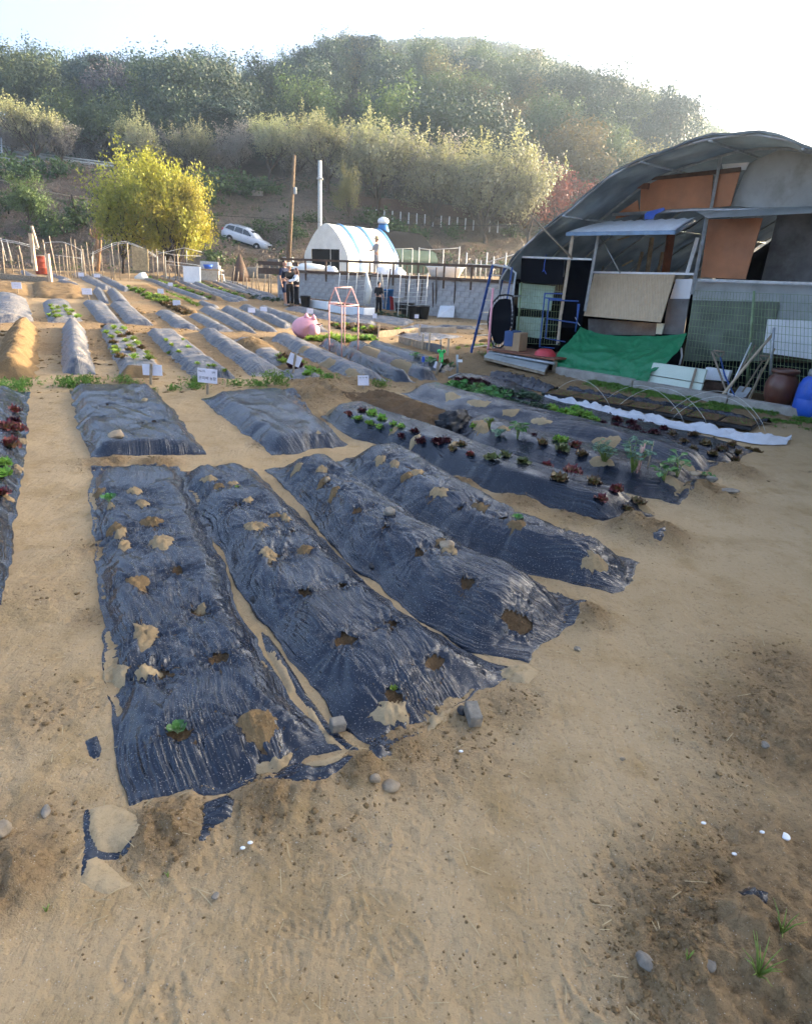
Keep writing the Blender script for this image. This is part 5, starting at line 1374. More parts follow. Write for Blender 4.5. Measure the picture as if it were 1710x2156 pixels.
M['gh_white'] = simple('white_greenhouse_film', (.68, .70, .66), .38, .45, .12, 2.0, .02, 3)
M['gh_blue'] = simple('blue_strap', (.03, .17, .42), .5, .4, .15, 4)
M['gh_net'] = simple('dark_green_net', (.008, .035, .03), .8, .2, .25, 4)
def build_greenhouse():
    c0 = atY(687, 565, 46); c0[2] = float(TERR)
    ax = np.array([math.sin(rad(33)), math.cos(rad(33)), 0]); sd = np.array([ax[1], -ax[0], 0])
    wdt = 3.9; ht = atY(681, 470, 46)[2] - TERR; Ln = 11.5
    r = thing('greenhouse', 'white film tunnel greenhouse with blue straps and a black netted end', 'greenhouse', c0)
    k = 25; u = np.linspace(-1, 1, k)
    prof = [(a * wdt / 2 * (1 if abs(a) < 1 else 1), ht * (1 - abs(a) ** 2.1) ** .62 if abs(a) < 1 else 0) for a in u]
    prof = [(-wdt / 2, 0)] + [(wdt / 2 * math.copysign(min(1, abs(a) ** .8 * 1.02), a), ht * (.32 + .68 * (1 - abs(a) ** 1.35))) for a in u] + [(wdt / 2, 0)]
    prof[1] = (-wdt / 2, ht * .30); prof[-2] = (wdt / 2, ht * .30)
    K = len(prof)
    P = lambda i, t, grow=0.0: c0 + sd * prof[i][0] * (1 + grow) + ax * t + np.array([0, 0, prof[i][1] * (1 + grow)])
    def skin(t0, t1, n, grow, i0=0, i1=K):
        ts = np.linspace(t0, t1, n); V = np.array([P(i, t, grow) + np.array([0, 0, .012 * math.sin(t * 5 + i)]) for t in ts for i in range(i0, i1)])
        q = gridq(n, i1 - i0); V2 = V - np.array([0, 0, .02])
        return np.concatenate([V, V2]), np.concatenate([q, q[:, ::-1] + len(V)])
    def add(nm, mt, *a):
        V, q = skin(*a); o = link(nm, fastmesh(nm, V, q, M[mt], True), r); o.location = -r.location
    add('film_cover', 'gh_white', 0, 6.0, 30, 0.0)
    add('net_cover', 'net', 5.8, Ln, 20, .012)
    add('side_net', 'gh_net', 6.0, Ln, 10, .03, K - 5, K)
    for t in (1.2, 3.2, 5.6): add('strap', 'gh_blue', t, t + .32, 4, .02)
    # gable with a dark doorway
    g_ = [P(i, 0) for i in range(K)]
    m = MB(); dl, dr, dh = -1.3, 1.2, 1.35
    door = [c0 + sd * dr, c0 + sd * dr + np.array([0, 0, dh]), c0 + sd * dl + np.array([0, 0, dh]), c0 + sd * dl]
    wb(MB().poly(g_ + door, .02, -ax), 'gable', M['gh_white'], r)
    wb(MB().poly([c0 + sd * (dl - .05) + ax * .12, c0 + sd * (dr + .05) + ax * .12, c0 + sd * (dr + .05) + ax * .12 + [0, 0, dh + .05], c0 + sd * (dl - .05) + ax * .12 + [0, 0, dh + .05]], .01, -ax), 'door_dark_sheet', M['net'], r)  # black sheet, its colour standing in for the shade inside the open doorway
    for s_ in (.45,): wb(MB().tube([c0 + sd * s_ - ax * .05, c0 + sd * s_ - ax * .05 + [0, 0, dh]], .025, 6), 'door_pipe', M['steel_pale'], r)
    wb(MB().poly([P(i, Ln) for i in range(K)], .02, ax), 'rear_gable', M['net'], r)
    v = P(K // 2, 6.6)
    wb(MB().lathe([(.55, -.35), (.30, .45)], 16, v), 'vent_base', M['gh_blue'], r, True)
    wb(MB().lathe([(.32, .42), (.42, .5), (.44, .62), (.34, .78), (.12, .88)], 18, v), 'vent_cap', M['white'], r, True)
build_greenhouse()

# pipe frame for beans right of the greenhouse and other poles on the terrace
def pole_frame(label, Y, tops, rails, group='pipe frames on the terrace'):
    p0 = atY(tops[0][0], 575, Y); r = thing('pole_trellis', label, 'frame', (p0[0], Y, float(T(p0[0], Y))), 0, group)
    for (x, y0) in tops:
        a = atY(x, y0, Y); wb(MB().tube([(a[0], Y, float(T(a[0], Y))), a], .028, 6), 'pole', M['steel_pale'], r, True)
    for (x0, y0, x1, y1) in rails: wb(MB().tube([atY(x0, y0, Y), atY(x1, y1, Y)], .02, 6), 'rail', M['steel_pale'], r, True)
pole_frame('pipe frame beside the dark end of the greenhouse', 40, [(805, 524), (832, 524), (848, 524), (869, 523)], [(805, 525, 869, 523), (805, 555, 869, 555)])
pole_frame('tall bean pole frame right of the greenhouse', 36, [(883, 521), (905, 524), (934, 525), (968, 519)], [(883, 523, 905, 526), (905, 526, 968, 522)])
pole_frame('thin pole frame behind the rail near the shed', 30, [(983, 532), (1003, 545), (1013, 548), (1026, 531), (1040, 540), (1066, 532)], [(985, 556, 1066, 560), (1026, 552, 1095, 532)])
p = atY(803, 527, 42)
r = thing('tarped_heap', 'pale tarpaulin heap in front of the greenhouse door', 'heap', atY(655, 572, 40) * [1, 1, 0] + [0, 0, TERR], 0)
def blob(name, mat, parent, loc, s, seed=1, n=3):
    V, Fc = ico(n, seed, .12); V = V * np.array(s); V[:, 2] = np.maximum(V[:, 2], -.02)
    o = link(name, fastmesh(name, V, Fc, mat, True), parent, loc); return o
blob('cover', M['gh_white'], r, (0, 0, 0), (1.15, .7, .42), 3)
blob('cover_fold', M['gh_white'], r, (1.2, -.2, 0), (.4, .35, .36), 5)
for k, (x, s_, lb) in enumerate([(700, .4, 'white sack by the rail under the greenhouse'), (808, .55, 'white sack left of the standing worker'), (818, .5, 'white sack behind the block wall rail'), (842, .5, 'white tied sack further right behind the rail')]):
    q = atY(x, 575, 33); blob('sack', M['white'], None, (q[0], 33, TERR), (s_ * .8, s_ * .6, s_ * .8), 11 + k); tag(bpy.data.objects[[o.name for o in bpy.data.objects if o.name.startswith('sack')][-1]], lb, 'sack', 'white sacks behind the rail fence')
q = atY(925, 575, 29.5)
r = thing('white_tub', 'white bathtub-like basin on the terrace behind the rail', 'tub', (q[0] + .3, 30.5, TERR))
MB().lathe([(.6, .0), (.85, .45), (.9, .5), (.82, .5), (.55, .05)], 24, sx=1.0, sy=.55).build('basin', M['white'], r, True)
for k, (x, y0, y1, Y) in enumerate([(1013, 548, 640, 0), (957, 560, 664, 0), (917, 565, 664, 0)]):
    pass

# sticks leaning in front of the block wall
for k, (x0, y0, x1, y1, lb) in enumerate([(823, 565, 812, 640, 'dark stake leaning on the block wall by the ladder frame'), (857, 560, 853, 655, 'black stake on the block wall left of the pots'), (892, 562, 884, 660, 'grey stake on the block wall above the pots'), (919, 563, 918, 664, 'dark post standing against the bare wall'), (960, 560, 955, 664, 'dark post furthest right along the bare wall'), (911, 595, 912, 662, 'short stake beside the dark wall post')]):
    a = WQ(x0, y0, -.15); b = gp(x1, y1); r = thing('stake', lb, 'stake', b, 0, 'stakes along the block wall')
    wb(MB().tube([b, a], .025, 6), 'pole', M['wood_dark'], r, True)
# cane trellis with nets
def trellis(label, x0, x1, ytop, ybot, Y, nv, nh, mt='steel_pale'):
    a = atY(x0, ybot, Y); r = thing('trellis', label, 'trellis', (a[0], Y, float(T(a[0], Y))), 0, 'trellises by the block wall')
    for k in range(nv):
        x = x0 + (x1 - x0) * k / (nv - 1); t_ = atY(x + 6, ytop, Y + .3); b = atY(x, ybot, Y); b[2] = float(T(b[0], Y))
        wb(MB().tube([b, t_], .018, 5), 'cane', M[mt], r, True)
    for k in range(nh):
        y = ytop + (ybot - ytop) * (k + .3) / nh
        wb(MB().tube([atY(x0 - 3, y, Y + .1), atY((x0 + x1) / 2, y + 3, Y + .1), atY(x1 + 5, y + 1, Y + .1)], .008, 4), 'string', M['steel_pale'], r, True)
trellis('cane and net trellis left part before the block wall', 710, 765, 575, 640, 26.3, 4, 6)
trellis('cane and net trellis behind the pink frame', 768, 812, 573, 645, 25.6, 3, 6)
trellis('stringed cane row above the black pots', 838, 895, 575, 655, 23.6, 4, 9)
r = thing('film_bag', 'tall white film bag hanging beside the trellis', 'film', gp(776, 640))
wb(MB().tube([atY(772, 573, 25.4), atY(774, 590, 25.4), atY(778, 610, 25.4), atY(775, 640, 25.4)], [.03, .07, .11, .09], 7), 'film', M['gh_white'], r, True)
r = thing('pipe_ladder', 'pale pipe tripod left of the tall posts', 'frame', gp(803, 655))
for (a, b) in (((803, 575), (795, 655)), ((803, 575), (812, 655))): wb(MB().tube([atY(*a, 24.6), gp(*b)], .025, 6), 'leg', M['steel_pale'], r, True)

# pots and bins at the wall foot
def pot(px_, py_, rr, hh, mt, label, cat='pot', group='pots and bins at the wall foot'):
    p = gp(px_, py_); o = MB().lathe([(rr * .72, 0), (rr * .78, .02), (rr, hh * .94), (rr * 1.08, hh * .94), (rr * 1.08, hh), (rr * .93, hh), (rr * .72, .06)], 20).build('plant_pot' if cat == 'pot' else 'bin', M[mt], None, True, loc=p)
    return tag(o, label, cat, group)
pot(842, 661, .2, .42, 'black', 'black pot leftmost of the row by the wall'); pot(857, 668, .26, .5, 'black', 'large black pot second in the row by the wall'); pot(871, 672, .22, .46, 'black', 'black pot third in the row by the wall'); pot(890, 672, .24, .46, 'black', 'black pot rightmost of the row by the wall')
pot(818, 655, .28, .85, 'gh_blue', 'tall pale blue bin beside the red and white bags', 'bin'); pot(829, 652, .2, .5, 'red', 'small red bucket between the blue bin and white bag', 'bin'); pot(840, 655, .25, .55, 'white', 'white bag-like bucket beside the red one', 'bin'); pot(644, 648, .2, .45, 'black', 'dark bucket right of the three people', 'bin')
# long white planters and a sheet
for k, (x0, y0, x1, y1, lb) in enumerate([(636, 642, 700, 654, 'long white foam planter right of the people'), (704, 656, 778, 668, 'second long white planter, towards the trellis')]):
    a, b = gp(x0, y0), gp(x1, y1); c = (a + b) / 2; r = thing('planter_box', lb, 'planter', c, 0, 'white planters by the wall')
    L_ = np.linalg.norm(b - a); az_ = math.atan2(b[1] - a[1], b[0] - a[0]); m = MB()
    wb(MB().box(c + [0, 0, .15], (L_, .5, .3), az_), 'box', M['white'], r, bevel=.02); wb(MB().box(c + [0, 0, .306], (L_ - .1, .4, .02), az_), 'soil', M['soil_dark'], r)
a = gp(925, 672); tag(MB().poly([gp(920, 670) + [0, 0, .02], gp(955, 670) + [0, 0, .02], gp(957, 660) + [0, 0, .3], gp(926, 660) + [0, 0, .3]], .02).build('foam_sheet', M['white']), 'white foam sheet propped at the foot of the wall', 'sheet')

M['pole_wood'] = simple('weathered_pole', (.17, .12, .075), .85, .2, .4, 5, .01, 20)
M['picket'] = simple('brown_picket', (.13, .075, .05), .8, .2, .3, 5)
# utility poles and wires
def pole(label, name, top, base, Y, r0, r1, mt):
    b = atY(*base, Y); b[2] = float(T(b[0], Y)); t_ = atY(*top, Y - .5)
    r = thing(name, label, 'pole', b); wb(MB().tube([b - [0, 0, .5], b * .6 + t_ * .4 + [.05, 0, 0], t_], [r0, (r0 + r1) / 2, r1], 10), 'shaft', M[mt], r, True); return r, t_
r, wt = pole('leaning brown wooden utility pole in front of the bank', 'utility_pole', (620, 326), (604, 530), 58, .22, .14, 'pole_wood')
wb(MB().box(wt - [0, 0, 2.6], (.2, .25, .5)), 'bracket', M['steel'], r)
r, st_ = pole('straight grey steel pole behind the greenhouse ridge', 'steel_pole', (674, 338), (671, 478), 62, .2, .16, 'steel_pale')
wb(MB().box(st_ - [0, 0, 1.4], (.5, .5, .12)), 'collar', M['steel'], r); wb(MB().tube([st_ - [-.1, 0, 9], st_ - [-.9, 0, 9.2], st_ - [-1.2, 0, 10.2]], .03, 5), 'hook', M['steel_pale'], r)
def wire(label, pts, Y, rr=.018):
    P_ = [atY(x, y, Y) for x, y in pts]; o = MB().tube(P_, rr, 4).build('overhead_wire', M['rubber'], None, True); tag(o, label, 'wire', 'overhead wires')
wire('upper slack wire hung from the wooden pole', [(200, 310), (330, 335), (400, 357), (460, 374), (520, 382), (580, 381), (618, 372)], 58)
wire('lower slack wire hung from the wooden pole', [(200, 322), (330, 345), (400, 366), (460, 384), (520, 392), (580, 390), (616, 380)], 58)
wire('long wire crossing low in front of the bank', [(300, 441), (365, 447), (440, 453), (540, 458), (640, 466), (760, 472), (900, 474), (1100, 475), (1220, 478)], 50)

# boardwalk with picket rail on its white posts
def boardwalk():
    Y0 = 80
    r = thing('boardwalk', 'brown picket boardwalk on short white posts along the bank', 'boardwalk', atY(900, 450, Y0))
    xs = np.linspace(750, 1130, 90); yb = np.interp(xs, [750, 800, 1050, 1130], [437, 441, 466, 474])
    B = [atY(x, y, Y0) for x, y in zip(xs, yb)]
    for j in range(0, 89, 8):
        m = MB(); j2 = min(j + 8, 89)
        m.beam(B[j] + [0, .6, 0], B[j2] + [0, .6, 0], 1.4, .16); wb(m, 'deck', M['wood_dark'], r)
        m = MB(); m.beam(B[j] + [0, 0, 1.0], B[j2] + [0, 0, 1.0], .1, .1); m.beam(B[j] + [0, 0, .45], B[j2] + [0, 0, .45], .06, .08)
        for i in range(j, j2):
            m.beam(B[i] + [0, 0, .1], B[i] + [0, 0, 1.2], .13, .05); q_ = (B[i] + B[min(i + 1, 89)]) / 2; m.beam(q_ + [0, 0, .1], q_ + [0, 0, 1.2], .13, .05)
        wb(m, 'picket_panel', M['picket'], r)
    for j in range(6, 74, 4):
        z_ = float(T(B[j][0], Y0 - .2)); b = B[j].copy(); wb(MB().beam(b + [0, -.1, -1.25], b + [0, -.1, -.02], .12), 'support_post', M['white'], r)
boardwalk()
# pale roadside wall with rails at upper left
def roadwall():
    Y0 = 83
    r = thing('roadside_wall', 'pale bluish roadside wall with guard rails behind the left cherry tree', 'wall', atY(90, 350, Y0))
    m = MB()
    top = [(-60, 318), (0, 328), (80, 345), (160, 356), (240, 366)]; bot = [(-60, 362), (0, 362), (80, 372), (160, 380), (240, 388)]
    T_ = [atY(x, y, Y0) for x, y in top]; B_ = [atY(x, y, Y0) for x, y in bot]
    for i in range(4): wb(MB().poly([B_[i], B_[i + 1] - (B_[i + 1] - B_[i]) * .004, T_[i + 1] - (T_[i + 1] - T_[i]) * .004, T_[i]], .3, (0, 1, 0)), 'wall_panel', M['pale_sheet'], r)
    for dy in (7, 15, 22):
        P_ = [atY(x, y - dy, Y0 + .3) for x, y in top]
        wb(MB().tube(P_, .09 if dy != 15 else .2, 6), 'guard_rail', M['pale_sheet'], r, True)
    for k in range(9):
        x = -50 + k * 34; y = np.interp(x, [p_[0] for p_ in top], [p_[1] for p_ in top])
        wb(MB().beam(atY(x, y, Y0 + .4), atY(x, y - 24, Y0 + .4), .15), 'rail_post', M['steel'], r)
    q = atY(10, 330, Y0 - 1); wb(MB().tube([atY(8, 365, Y0 - 2), atY(4, 290, Y0 - 2)], .09, 6), 'lamp_post', M['steel'], r, True)
roadwall()
b_ = gp(525, 412); o = MB().box(b_ + [0, 0, .4], (3.0, .5, .8), -.05).build('concrete_barrier', M['concrete'], None, bevel=.05); tag(o, 'short pale concrete barrier at the bank top', 'barrier')

# ---- car
M['car'] = simple('silver_white_paint', (.60, .62, .66), .22, .6, .03, 2)
M['glass'] = simple('dark_car_glass', (.012, .014, .02), .08, .7, .1)
M['tyre'] = simple('tyre_rubber', (.015, .015, .016), .85, .2, .2)
M['rim'] = simple('alloy_rim', (.55, .56, .58), .3, .6, .1, metal=.6)
def build_car():
    r = thing('parked_car', 'silver-white sport utility car standing nose-down on the bank', 'car', (CARP[0], 66, float(CARP[2]) + .38))
    r.rotation_euler = (rad(0), rad(13.5), rad(-9))
    def loft(secs, name, mat, par=r):
        """secs: (x, half-width, z0, z1)"""
        V = []; 
        for (x, hw, z0, z1) in secs:
            for (yy, zz) in ((-hw * .9, z0), (-hw, z0 + (z1 - z0) * .3), (-hw * .99, z0 + (z1 - z0) * .75), (-hw * .9, z1), (0, z1 + .02), (hw * .9, z1), (hw * .99, z0 + (z1 - z0) * .75), (hw, z0 + (z1 - z0) * .3), (hw * .9, z0)): V.append((x, yy, zz))
        n = 9; q = []
        for i in range(len(secs) - 1):
            for k in range(n): q.append((i * n + k, i * n + (k + 1) % n, (i + 1) * n + (k + 1) % n, (i + 1) * n + k))
        m = MB(); m.add(V, q + [tuple(range(n))[::-1], tuple((len(secs) - 1) * n + k for k in range(n))]); return m.build(name, mat, par, True)
    loft([(-2.33, .80, .52, .90), (-2.28, .87, .38, 1.02), (-1.9, .93, .30, 1.08), (-1.0, .94, .26, 1.06), (0, .94, .25, 1.04), (.9, .94, .26, 1.02), (1.5, .93, .27, .98), (2.0, .90, .28, .88), (2.25, .82, .33, .74), (2.34, .70, .42, .64)], 'body', M['car'])
    top = loft([(-2.22, .70, .98, 1.12), (-2.0, .76, 1.0, 1.46), (-1.7, .76, 1.0, 1.60), (-1.0, .76, 1.0, 1.69), (-.2, .75, 1.0, 1.69), (.35, .73, 1.0, 1.58), (.8, .74, 1.0, 1.36), (1.25, .78, .97, 1.06)], 'cabin', M['car'])
    for s in (-1, 1):
        for (a, b_, c, d) in (((-1.05, 1.10), (-.25, 1.09), (-.25, 1.55), (-.95, 1.55)), ((-.17, 1.09), (.78, 1.06), (.28, 1.47), (-.17, 1.55)), ((-1.98, 1.16), (-1.13, 1.11), (-1.05, 1.54), (-1.72, 1.50))):
            pts = [(p_[0], s * (.80 - .10 * (p_[1] - 1.0)), p_[1]) for p_ in (a, b_, c, d)]
            if s > 0: pts = pts[::-1]
            MB().poly(pts, .012, (0, s, 0)).build('side_window', M['glass'], r)
        MB().lathe([(.02, 0), (.10, .02), (.10, .1), (.03, .12)], 10).build('mirror', M['car'], r, True, loc=(.78, s * .98, 1.02))
        MB().box((2.16, s * .66, .76), (.26, .3, .14)).build('headlight', M['white'], r, bevel=.04)
        MB().box((-2.24, s * .72, 1.0), (.14, .26, .24)).build('tail_light', M['red'], r, bevel=.03)
        for x in (-.22, .55, -1.0): MB().box((x - .1, s * .945, .84), (.16, .02, .03)).build('door_handle', M['steel'], r)
        MB().beam((-1.7, s * .70, 1.66), (.1, s * .69, 1.72), .04).build('roof_rail', M['steel'], r)
        MB().box((0, s * .935, .31), (2.3, .04, .14)).build('sill_trim', M['tyre'], r)
        for x in (-1.36, 1.42):
            w_ = thing('wheel', None, None, (0, 0, 0)); w_.parent = r; w_.location = (x, s * .86, .34); w_.rotation_euler = (rad(90), 0, 0)
            MB().lathe([(.22, -.11), (.33, -.11), (.35, -.06), (.35, .06), (.33, .11), (.22, .11)], 26).build('tyre', M['tyre'], w_, True)
            m = MB().lathe([(.05, -.12), (.22, -.10), (.235, 0), (.22, .10), (.05, .12)], 24); m.build('rim', M['rim'], w_, True)
            for sg in (-1, 1):
                for k in range(5):
                    a = 2 * math.pi * (k + .5) / 5; MB().box((.13 * math.cos(a), .13 * math.sin(a), sg * .112), (.09, .07, .012), a).build('rim_gap', M['tyre'], w_)
            MB().lathe([(.36, -.02), (.40, 0), (.36, .02)], 26).build('arch_liner', M['tyre'], w_, True)
    MB().poly([(1.2, -.62, 1.06), (1.2, .62, 1.06), (.45, .60, 1.54), (.45, -.60, 1.54)], .03, (.5, 0, .86)).build('windscreen', M['glass'], r)
    MB().box((2.31, 0, .62), (.08, .8, .16)).build('grille', M['tyre'], r); MB().box((2.33, 0, .44), (.03, .5, .11)).build('number_plate', M['white'], r)
    MB().box((-2.06, 0, 1.30), (.05, 1.1, .3)).build('rear_window', M['glass'], r)
    # cut bank the car stands on
build_car()
# ------------------------------------------------------------------ people
M['skin'] = simple('skin', (.50, .29, .20), .55, .35, .1)
M['hair'] = simple('dark_hair', (.02, .014, .012), .5, .3, .3)
M['hair_brown'] = simple('brown_hair', (.09, .035, .025), .5, .3, .3)
M['navy'] = simple('navy_cloth', (.02, .03, .075), .85, .2, .25, 6)
M['black_cloth'] = simple('black_cloth', (.014, .013, .016), .85, .2, .25, 6)
M['grey_cloth'] = simple('grey_cloth', (.35, .34, .33), .85, .2, .2, 6)
M['cream'] = simple('cream_cloth', (.72, .68, .56), .8, .2, .1, 6)
def skin_mesh(name, chains, mat, parent, sub=2):
    """chains of (point, radius) grown into one continuous surface"""
    vs_, es, rs = [], [], []
    idx = {}
    for ch in chains:
        prev = None
        for (p, r_) in ch:
            key = tuple(round(c, 3) for c in p)
            if key not in idx: idx[key] = len(vs_); vs_.append(p); rs.append(r_)
            i = idx[key]
            if prev is not None and prev != i: es.append((prev, i))
            prev = i
    me = bpy.data.meshes.new(name); me.from_pydata(vs_, es, []); me.update()
    o = link(name, me, parent)
    o.modifiers.new('skin', 'SKIN')
    me.skin_vertices[0] if len(me.skin_vertices) else None
    for i, r_ in enumerate(rs):
        sv = me.skin_vertices[0].data[i]
        sv.radius = (r_, r_) if not hasattr(r_, '__len__') else r_
        sv.use_root = (i == 0)
    sd = o.modifiers.new('sub', 'SUBSURF'); sd.levels = sub; sd.render_levels = sub
    me.materials.append(mat)
    return o

def person(label, loc, h, face, top, bottom, hair, shoes='black_cloth', sleeve=.5, legs='long', arms=((.1, -.35), (.1, -.35)), hat=None, vest=None, long_hair=False, stride=.05, group=None):
    """arms: for left and right, (forward reach, drop) of the hand from the shoulder as parts of arm length"""
    r = thing('person', label, 'person', loc, face, group)
    k = h / 1.72
    P = lambda x, y, z: (x * k, y * k, z * k)
    hip, sh = .93, 1.42
    ch = [[(P(0, 0, .95), .13 * k), (P(0, .01, 1.12), .115 * k), (P(0, 0, 1.30), .14 * k), (P(0, -.01, 1.43), .075 * k), (P(0, 0, 1.50), .052 * k)]]
    arm_pts = []
    for s, (fw, dn) in zip((-1, 1), arms):
        shd = (s * .19, 0, 1.39)
        hand = np.array([s * (.25 - .12 * fw), -.52 * fw * 1.0, 1.39 + .56 * dn])
        mid = (np.array(shd) + hand) / 2 + np.array([s * .05, .05, -.10 * (1 if fw > .4 else .2)])
        arm_pts.append((shd, mid, hand))
        ch.append([(P(0, 0, 1.30), .14 * k), (P(*shd), .062 * k), (P(*mid), .042 * k), (P(*hand), .030 * k)])
    for s in (-1, 1):
        st = s * stride
        ch.append([(P(0, 0, .95), .13 * k), (P(s * .09, 0, .86), .09 * k), (P(s * .10, -.02 + st * .5, .48), .06 * k), (P(s * .10, st, .09), .042 * k), (P(s * .105, st - .12, .035), .036 * k)])
    skin_mesh('body', ch, M['skin'], r)
    # shirt
    c2 = [[(P(0, 0, .93), .15 * k), (P(0, .01, 1.12), .135 * k), (P(0, 0, 1.30), .158 * k), (P(0, -.005, 1.43), .085 * k)]]
    for (shd, mid, hand) in arm_pts:
        e = np.array(mid) if sleeve <= .5 else np.array(mid) * (1 - (sleeve - .5) * 2) + hand * (sleeve - .5) * 2
        seq = [(P(0, 0, 1.30), .158 * k), (P(*shd), .082 * k), (P(*(np.array(shd) * .1 + np.array(mid) * .9)), .060 * k)]
        if sleeve > .5: seq.append((P(*e), .048 * k))
        c2.append(seq)
    skin_mesh('shirt', c2, M[top], r)
    if vest: skin_mesh('vest', [[(P(0, 0, .90), .165 * k), (P(0, .01, 1.12), .155 * k), (P(0, 0, 1.30), .172 * k), (P(0, -.005, 1.40), .11 * k)]], M[vest], r)
    c3 = [[(P(0, 0, 1.0), .14 * k), (P(0, 0, .92), .145 * k)]]
    for s in (-1, 1):
        st = s * stride; seq = [(P(0, 0, .92), .145 * k), (P(s * .09, 0, .84), .105 * k), (P(s * .10, -.02 + st * .5, .47), .08 * k)]
        if legs == 'long': seq.append((P(s * .10, st, .10), .065 * k))
        c3.append(seq)
    skin_mesh('trousers', c3, M[bottom], r)
    # head: skull, jaw, nose, ears, eyes
    hd = MB()
    V, Fc = ico(3, 1, 0)
    import bmesh
    bm = bmesh.new(); bmesh.ops.create_uvsphere(bm, u_segments=20, v_segments=14, radius=1)
    for v in bm.verts:
        x, y, z = v.co
        wj = 1 - .25 * max(0, -z); f = 1 + (.10 if (y < -.8 and abs(z + .1) < .25 and abs(x) < .2) else 0)
        v.co = (x * .075 * wj, y * .092 * f * (1 - .1 * max(0, -z)), z * .112)
    me = bpy.data.meshes.new('head'); bm.to_mesh(me); bm.free(); me.transform(Matrix.Scale(k, 4)); me.materials.append(M['skin'])
    me.polygons.foreach_set('use_smooth', np.ones(len(me.polygons), bool))
    ho = link('head', me, r, P(0, -.02, 1.61))
    MB().lathe([(.004, -.02), (.014, -.012), (.01, .012), (.003, .02)], 8).build('nose', M['skin'], ho, True, loc=P(0, -.098, -.008))
    for s in (-1, 1):
        MB().lathe([(.004, -.006), (.011, 0), (.004, .006)], 8).build('eye', M['hair'], ho, True, loc=P(s * .03, -.083, .008))
        MB().box((0, 0, 0), (.014, .03, .05)).build('ear', M['skin'], ho, loc=P(s * .076, .005, 0))
    MB().box((0, 0, 0), (.04, .01, .008)).build('mouth', M['red'], ho, loc=P(0, -.086, -.052))
    V, Fc = ico(3, 2, .08); V = V * np.array([.084, .1, .115]) * k; V = V[:]; 
    V[:, 1] = np.where(V[:, 1] < -.045 * k, -.045 * k + (V[:, 1] + .045 * k) * .25, V[:, 1]); V[:, 2] = np.where(V[:, 2] < -.05 * k, -.05 * k, V[:, 2])
    link('hair', fastmesh('hair', V, Fc, M[hair], True), r, P(0, .0, 1.645))
    if long_hair: skin_mesh('long_hair', [[(P(0, .05, 1.66), .085 * k), (P(0, .07, 1.50), .085 * k), (P(0, .09, 1.33), .06 * k)]], M[hair], r)
    if hat: MB().lathe([(.17, 0), (.175, .008), (.1, .03), (.098, .1), (.07, .14), (.01, .15)], 22).build('hat', M[hat], r, True, loc=P(0, -.01, 1.67))
    for s, (shd, mid, hand) in zip((-1, 1), arm_pts):
        # palm, four fingers and thumb
        d = np.array(hand) - np.array(mid); d /= np.linalg.norm(d)
        c4 = []; w_ = np.array(P(*hand)); pl = w_ + d * .07 * k
        side_ = np.cross(d, [0, 0, 1.0]); side_ /= (np.linalg.norm(side_) + 1e-6)
        base_ = (tuple(w_ + d * .03 * k), .030 * k)
        c4.append([(tuple(w_ - d * .01 * k), .026 * k), base_, (tuple(pl), .030 * k)])
        for i_, L_ in enumerate((.065, .075, .07, .055)):
            o_ = side_ * (i_ - 1.5) * .019 * k; bend = np.array([0, 0, -.35])
            c4.append([(tuple(pl), .030 * k), (tuple(pl + o_ + d * L_ * .5 * k), .009 * k), (tuple(pl + o_ + (d + bend) * L_ * .9 * k), .008 * k)])
        c4.append([base_, (tuple(w_ + side_ * .04 * k + d * .05 * k), .010 * k), (tuple(w_ + side_ * .045 * k + d * .09 * k), .008 * k)])
        skin_mesh('hand', c4, M['skin'], r, 1)
    for s in (-1, 1):
        st = s * stride
        V, Fc = ico(2, 5, 0); V = V * np.array([.05, .13, .05]) * k; V[:, 2] = np.maximum(V[:, 2], -.035 * k)
        link('shoe', fastmesh('shoe', V, Fc, M[shoes], True), r, P(s * .105, st - .06, .035))
    return r

def foot(px_, py_): return gp(px_, py_)
gP = 'people standing together in the field'
person('person in navy shirt and shorts standing tallest of the three', foot(602, 643), 1.66, rad(60), 'navy', 'navy', 'hair', 'grey_cloth', .45, 'short', ((.08, -.95), (.3, -.8)), stride=.06, group=gP)
person('person in black shirt and white sun hat, middle of the three', foot(612, 645), 1.52, rad(30), 'black_cloth', 'black_cloth', 'hair', 'black_cloth', .45, 'long', ((.6, -.45), (.7, -.4)), hat='cream', group=gP)
person('person with long brown hair, black vest and white sleeves', foot(626, 647), 1.42, rad(-70), 'white', 'black_cloth', 'hair_brown', 'black_cloth', 1.0, 'long', ((.75, -.4), (.75, -.4)), vest='black_cloth', long_hair=True, group=gP)
q = atY(793, 560, 33.5)
person('worker in pale shirt and straw hat by the greenhouse side', (q[0], 33.5, TERR), 1.7, rad(-60), 'grey_cloth', 'grey_cloth', 'hair', 'black_cloth', 1.0, 'long', ((.6, -.5), (.5, -.6)), hat='straw')
q = foot(797, 662)
person('child in dark clothes standing half hidden at the trellis', q, 1.15, rad(150), 'black_cloth', 'black_cloth', 'hair', 'black_cloth', .6, 'long', ((.2, -.8), (.2, -.8)))
for (px_, top_, lb) in ((141, 'black_cloth', 'distant walker in dark clothes on the upper road'), (147, 'red', 'distant walker in a red top on the upper road')):
    q = atY(px_, 372, 80); person(lb, (q[0], 80, float(q[2])), 1.6, rad(80), top_, 'black_cloth', 'hair', 'black_cloth', .6, 'long', ((.2, -.9), (.2, -.9)))
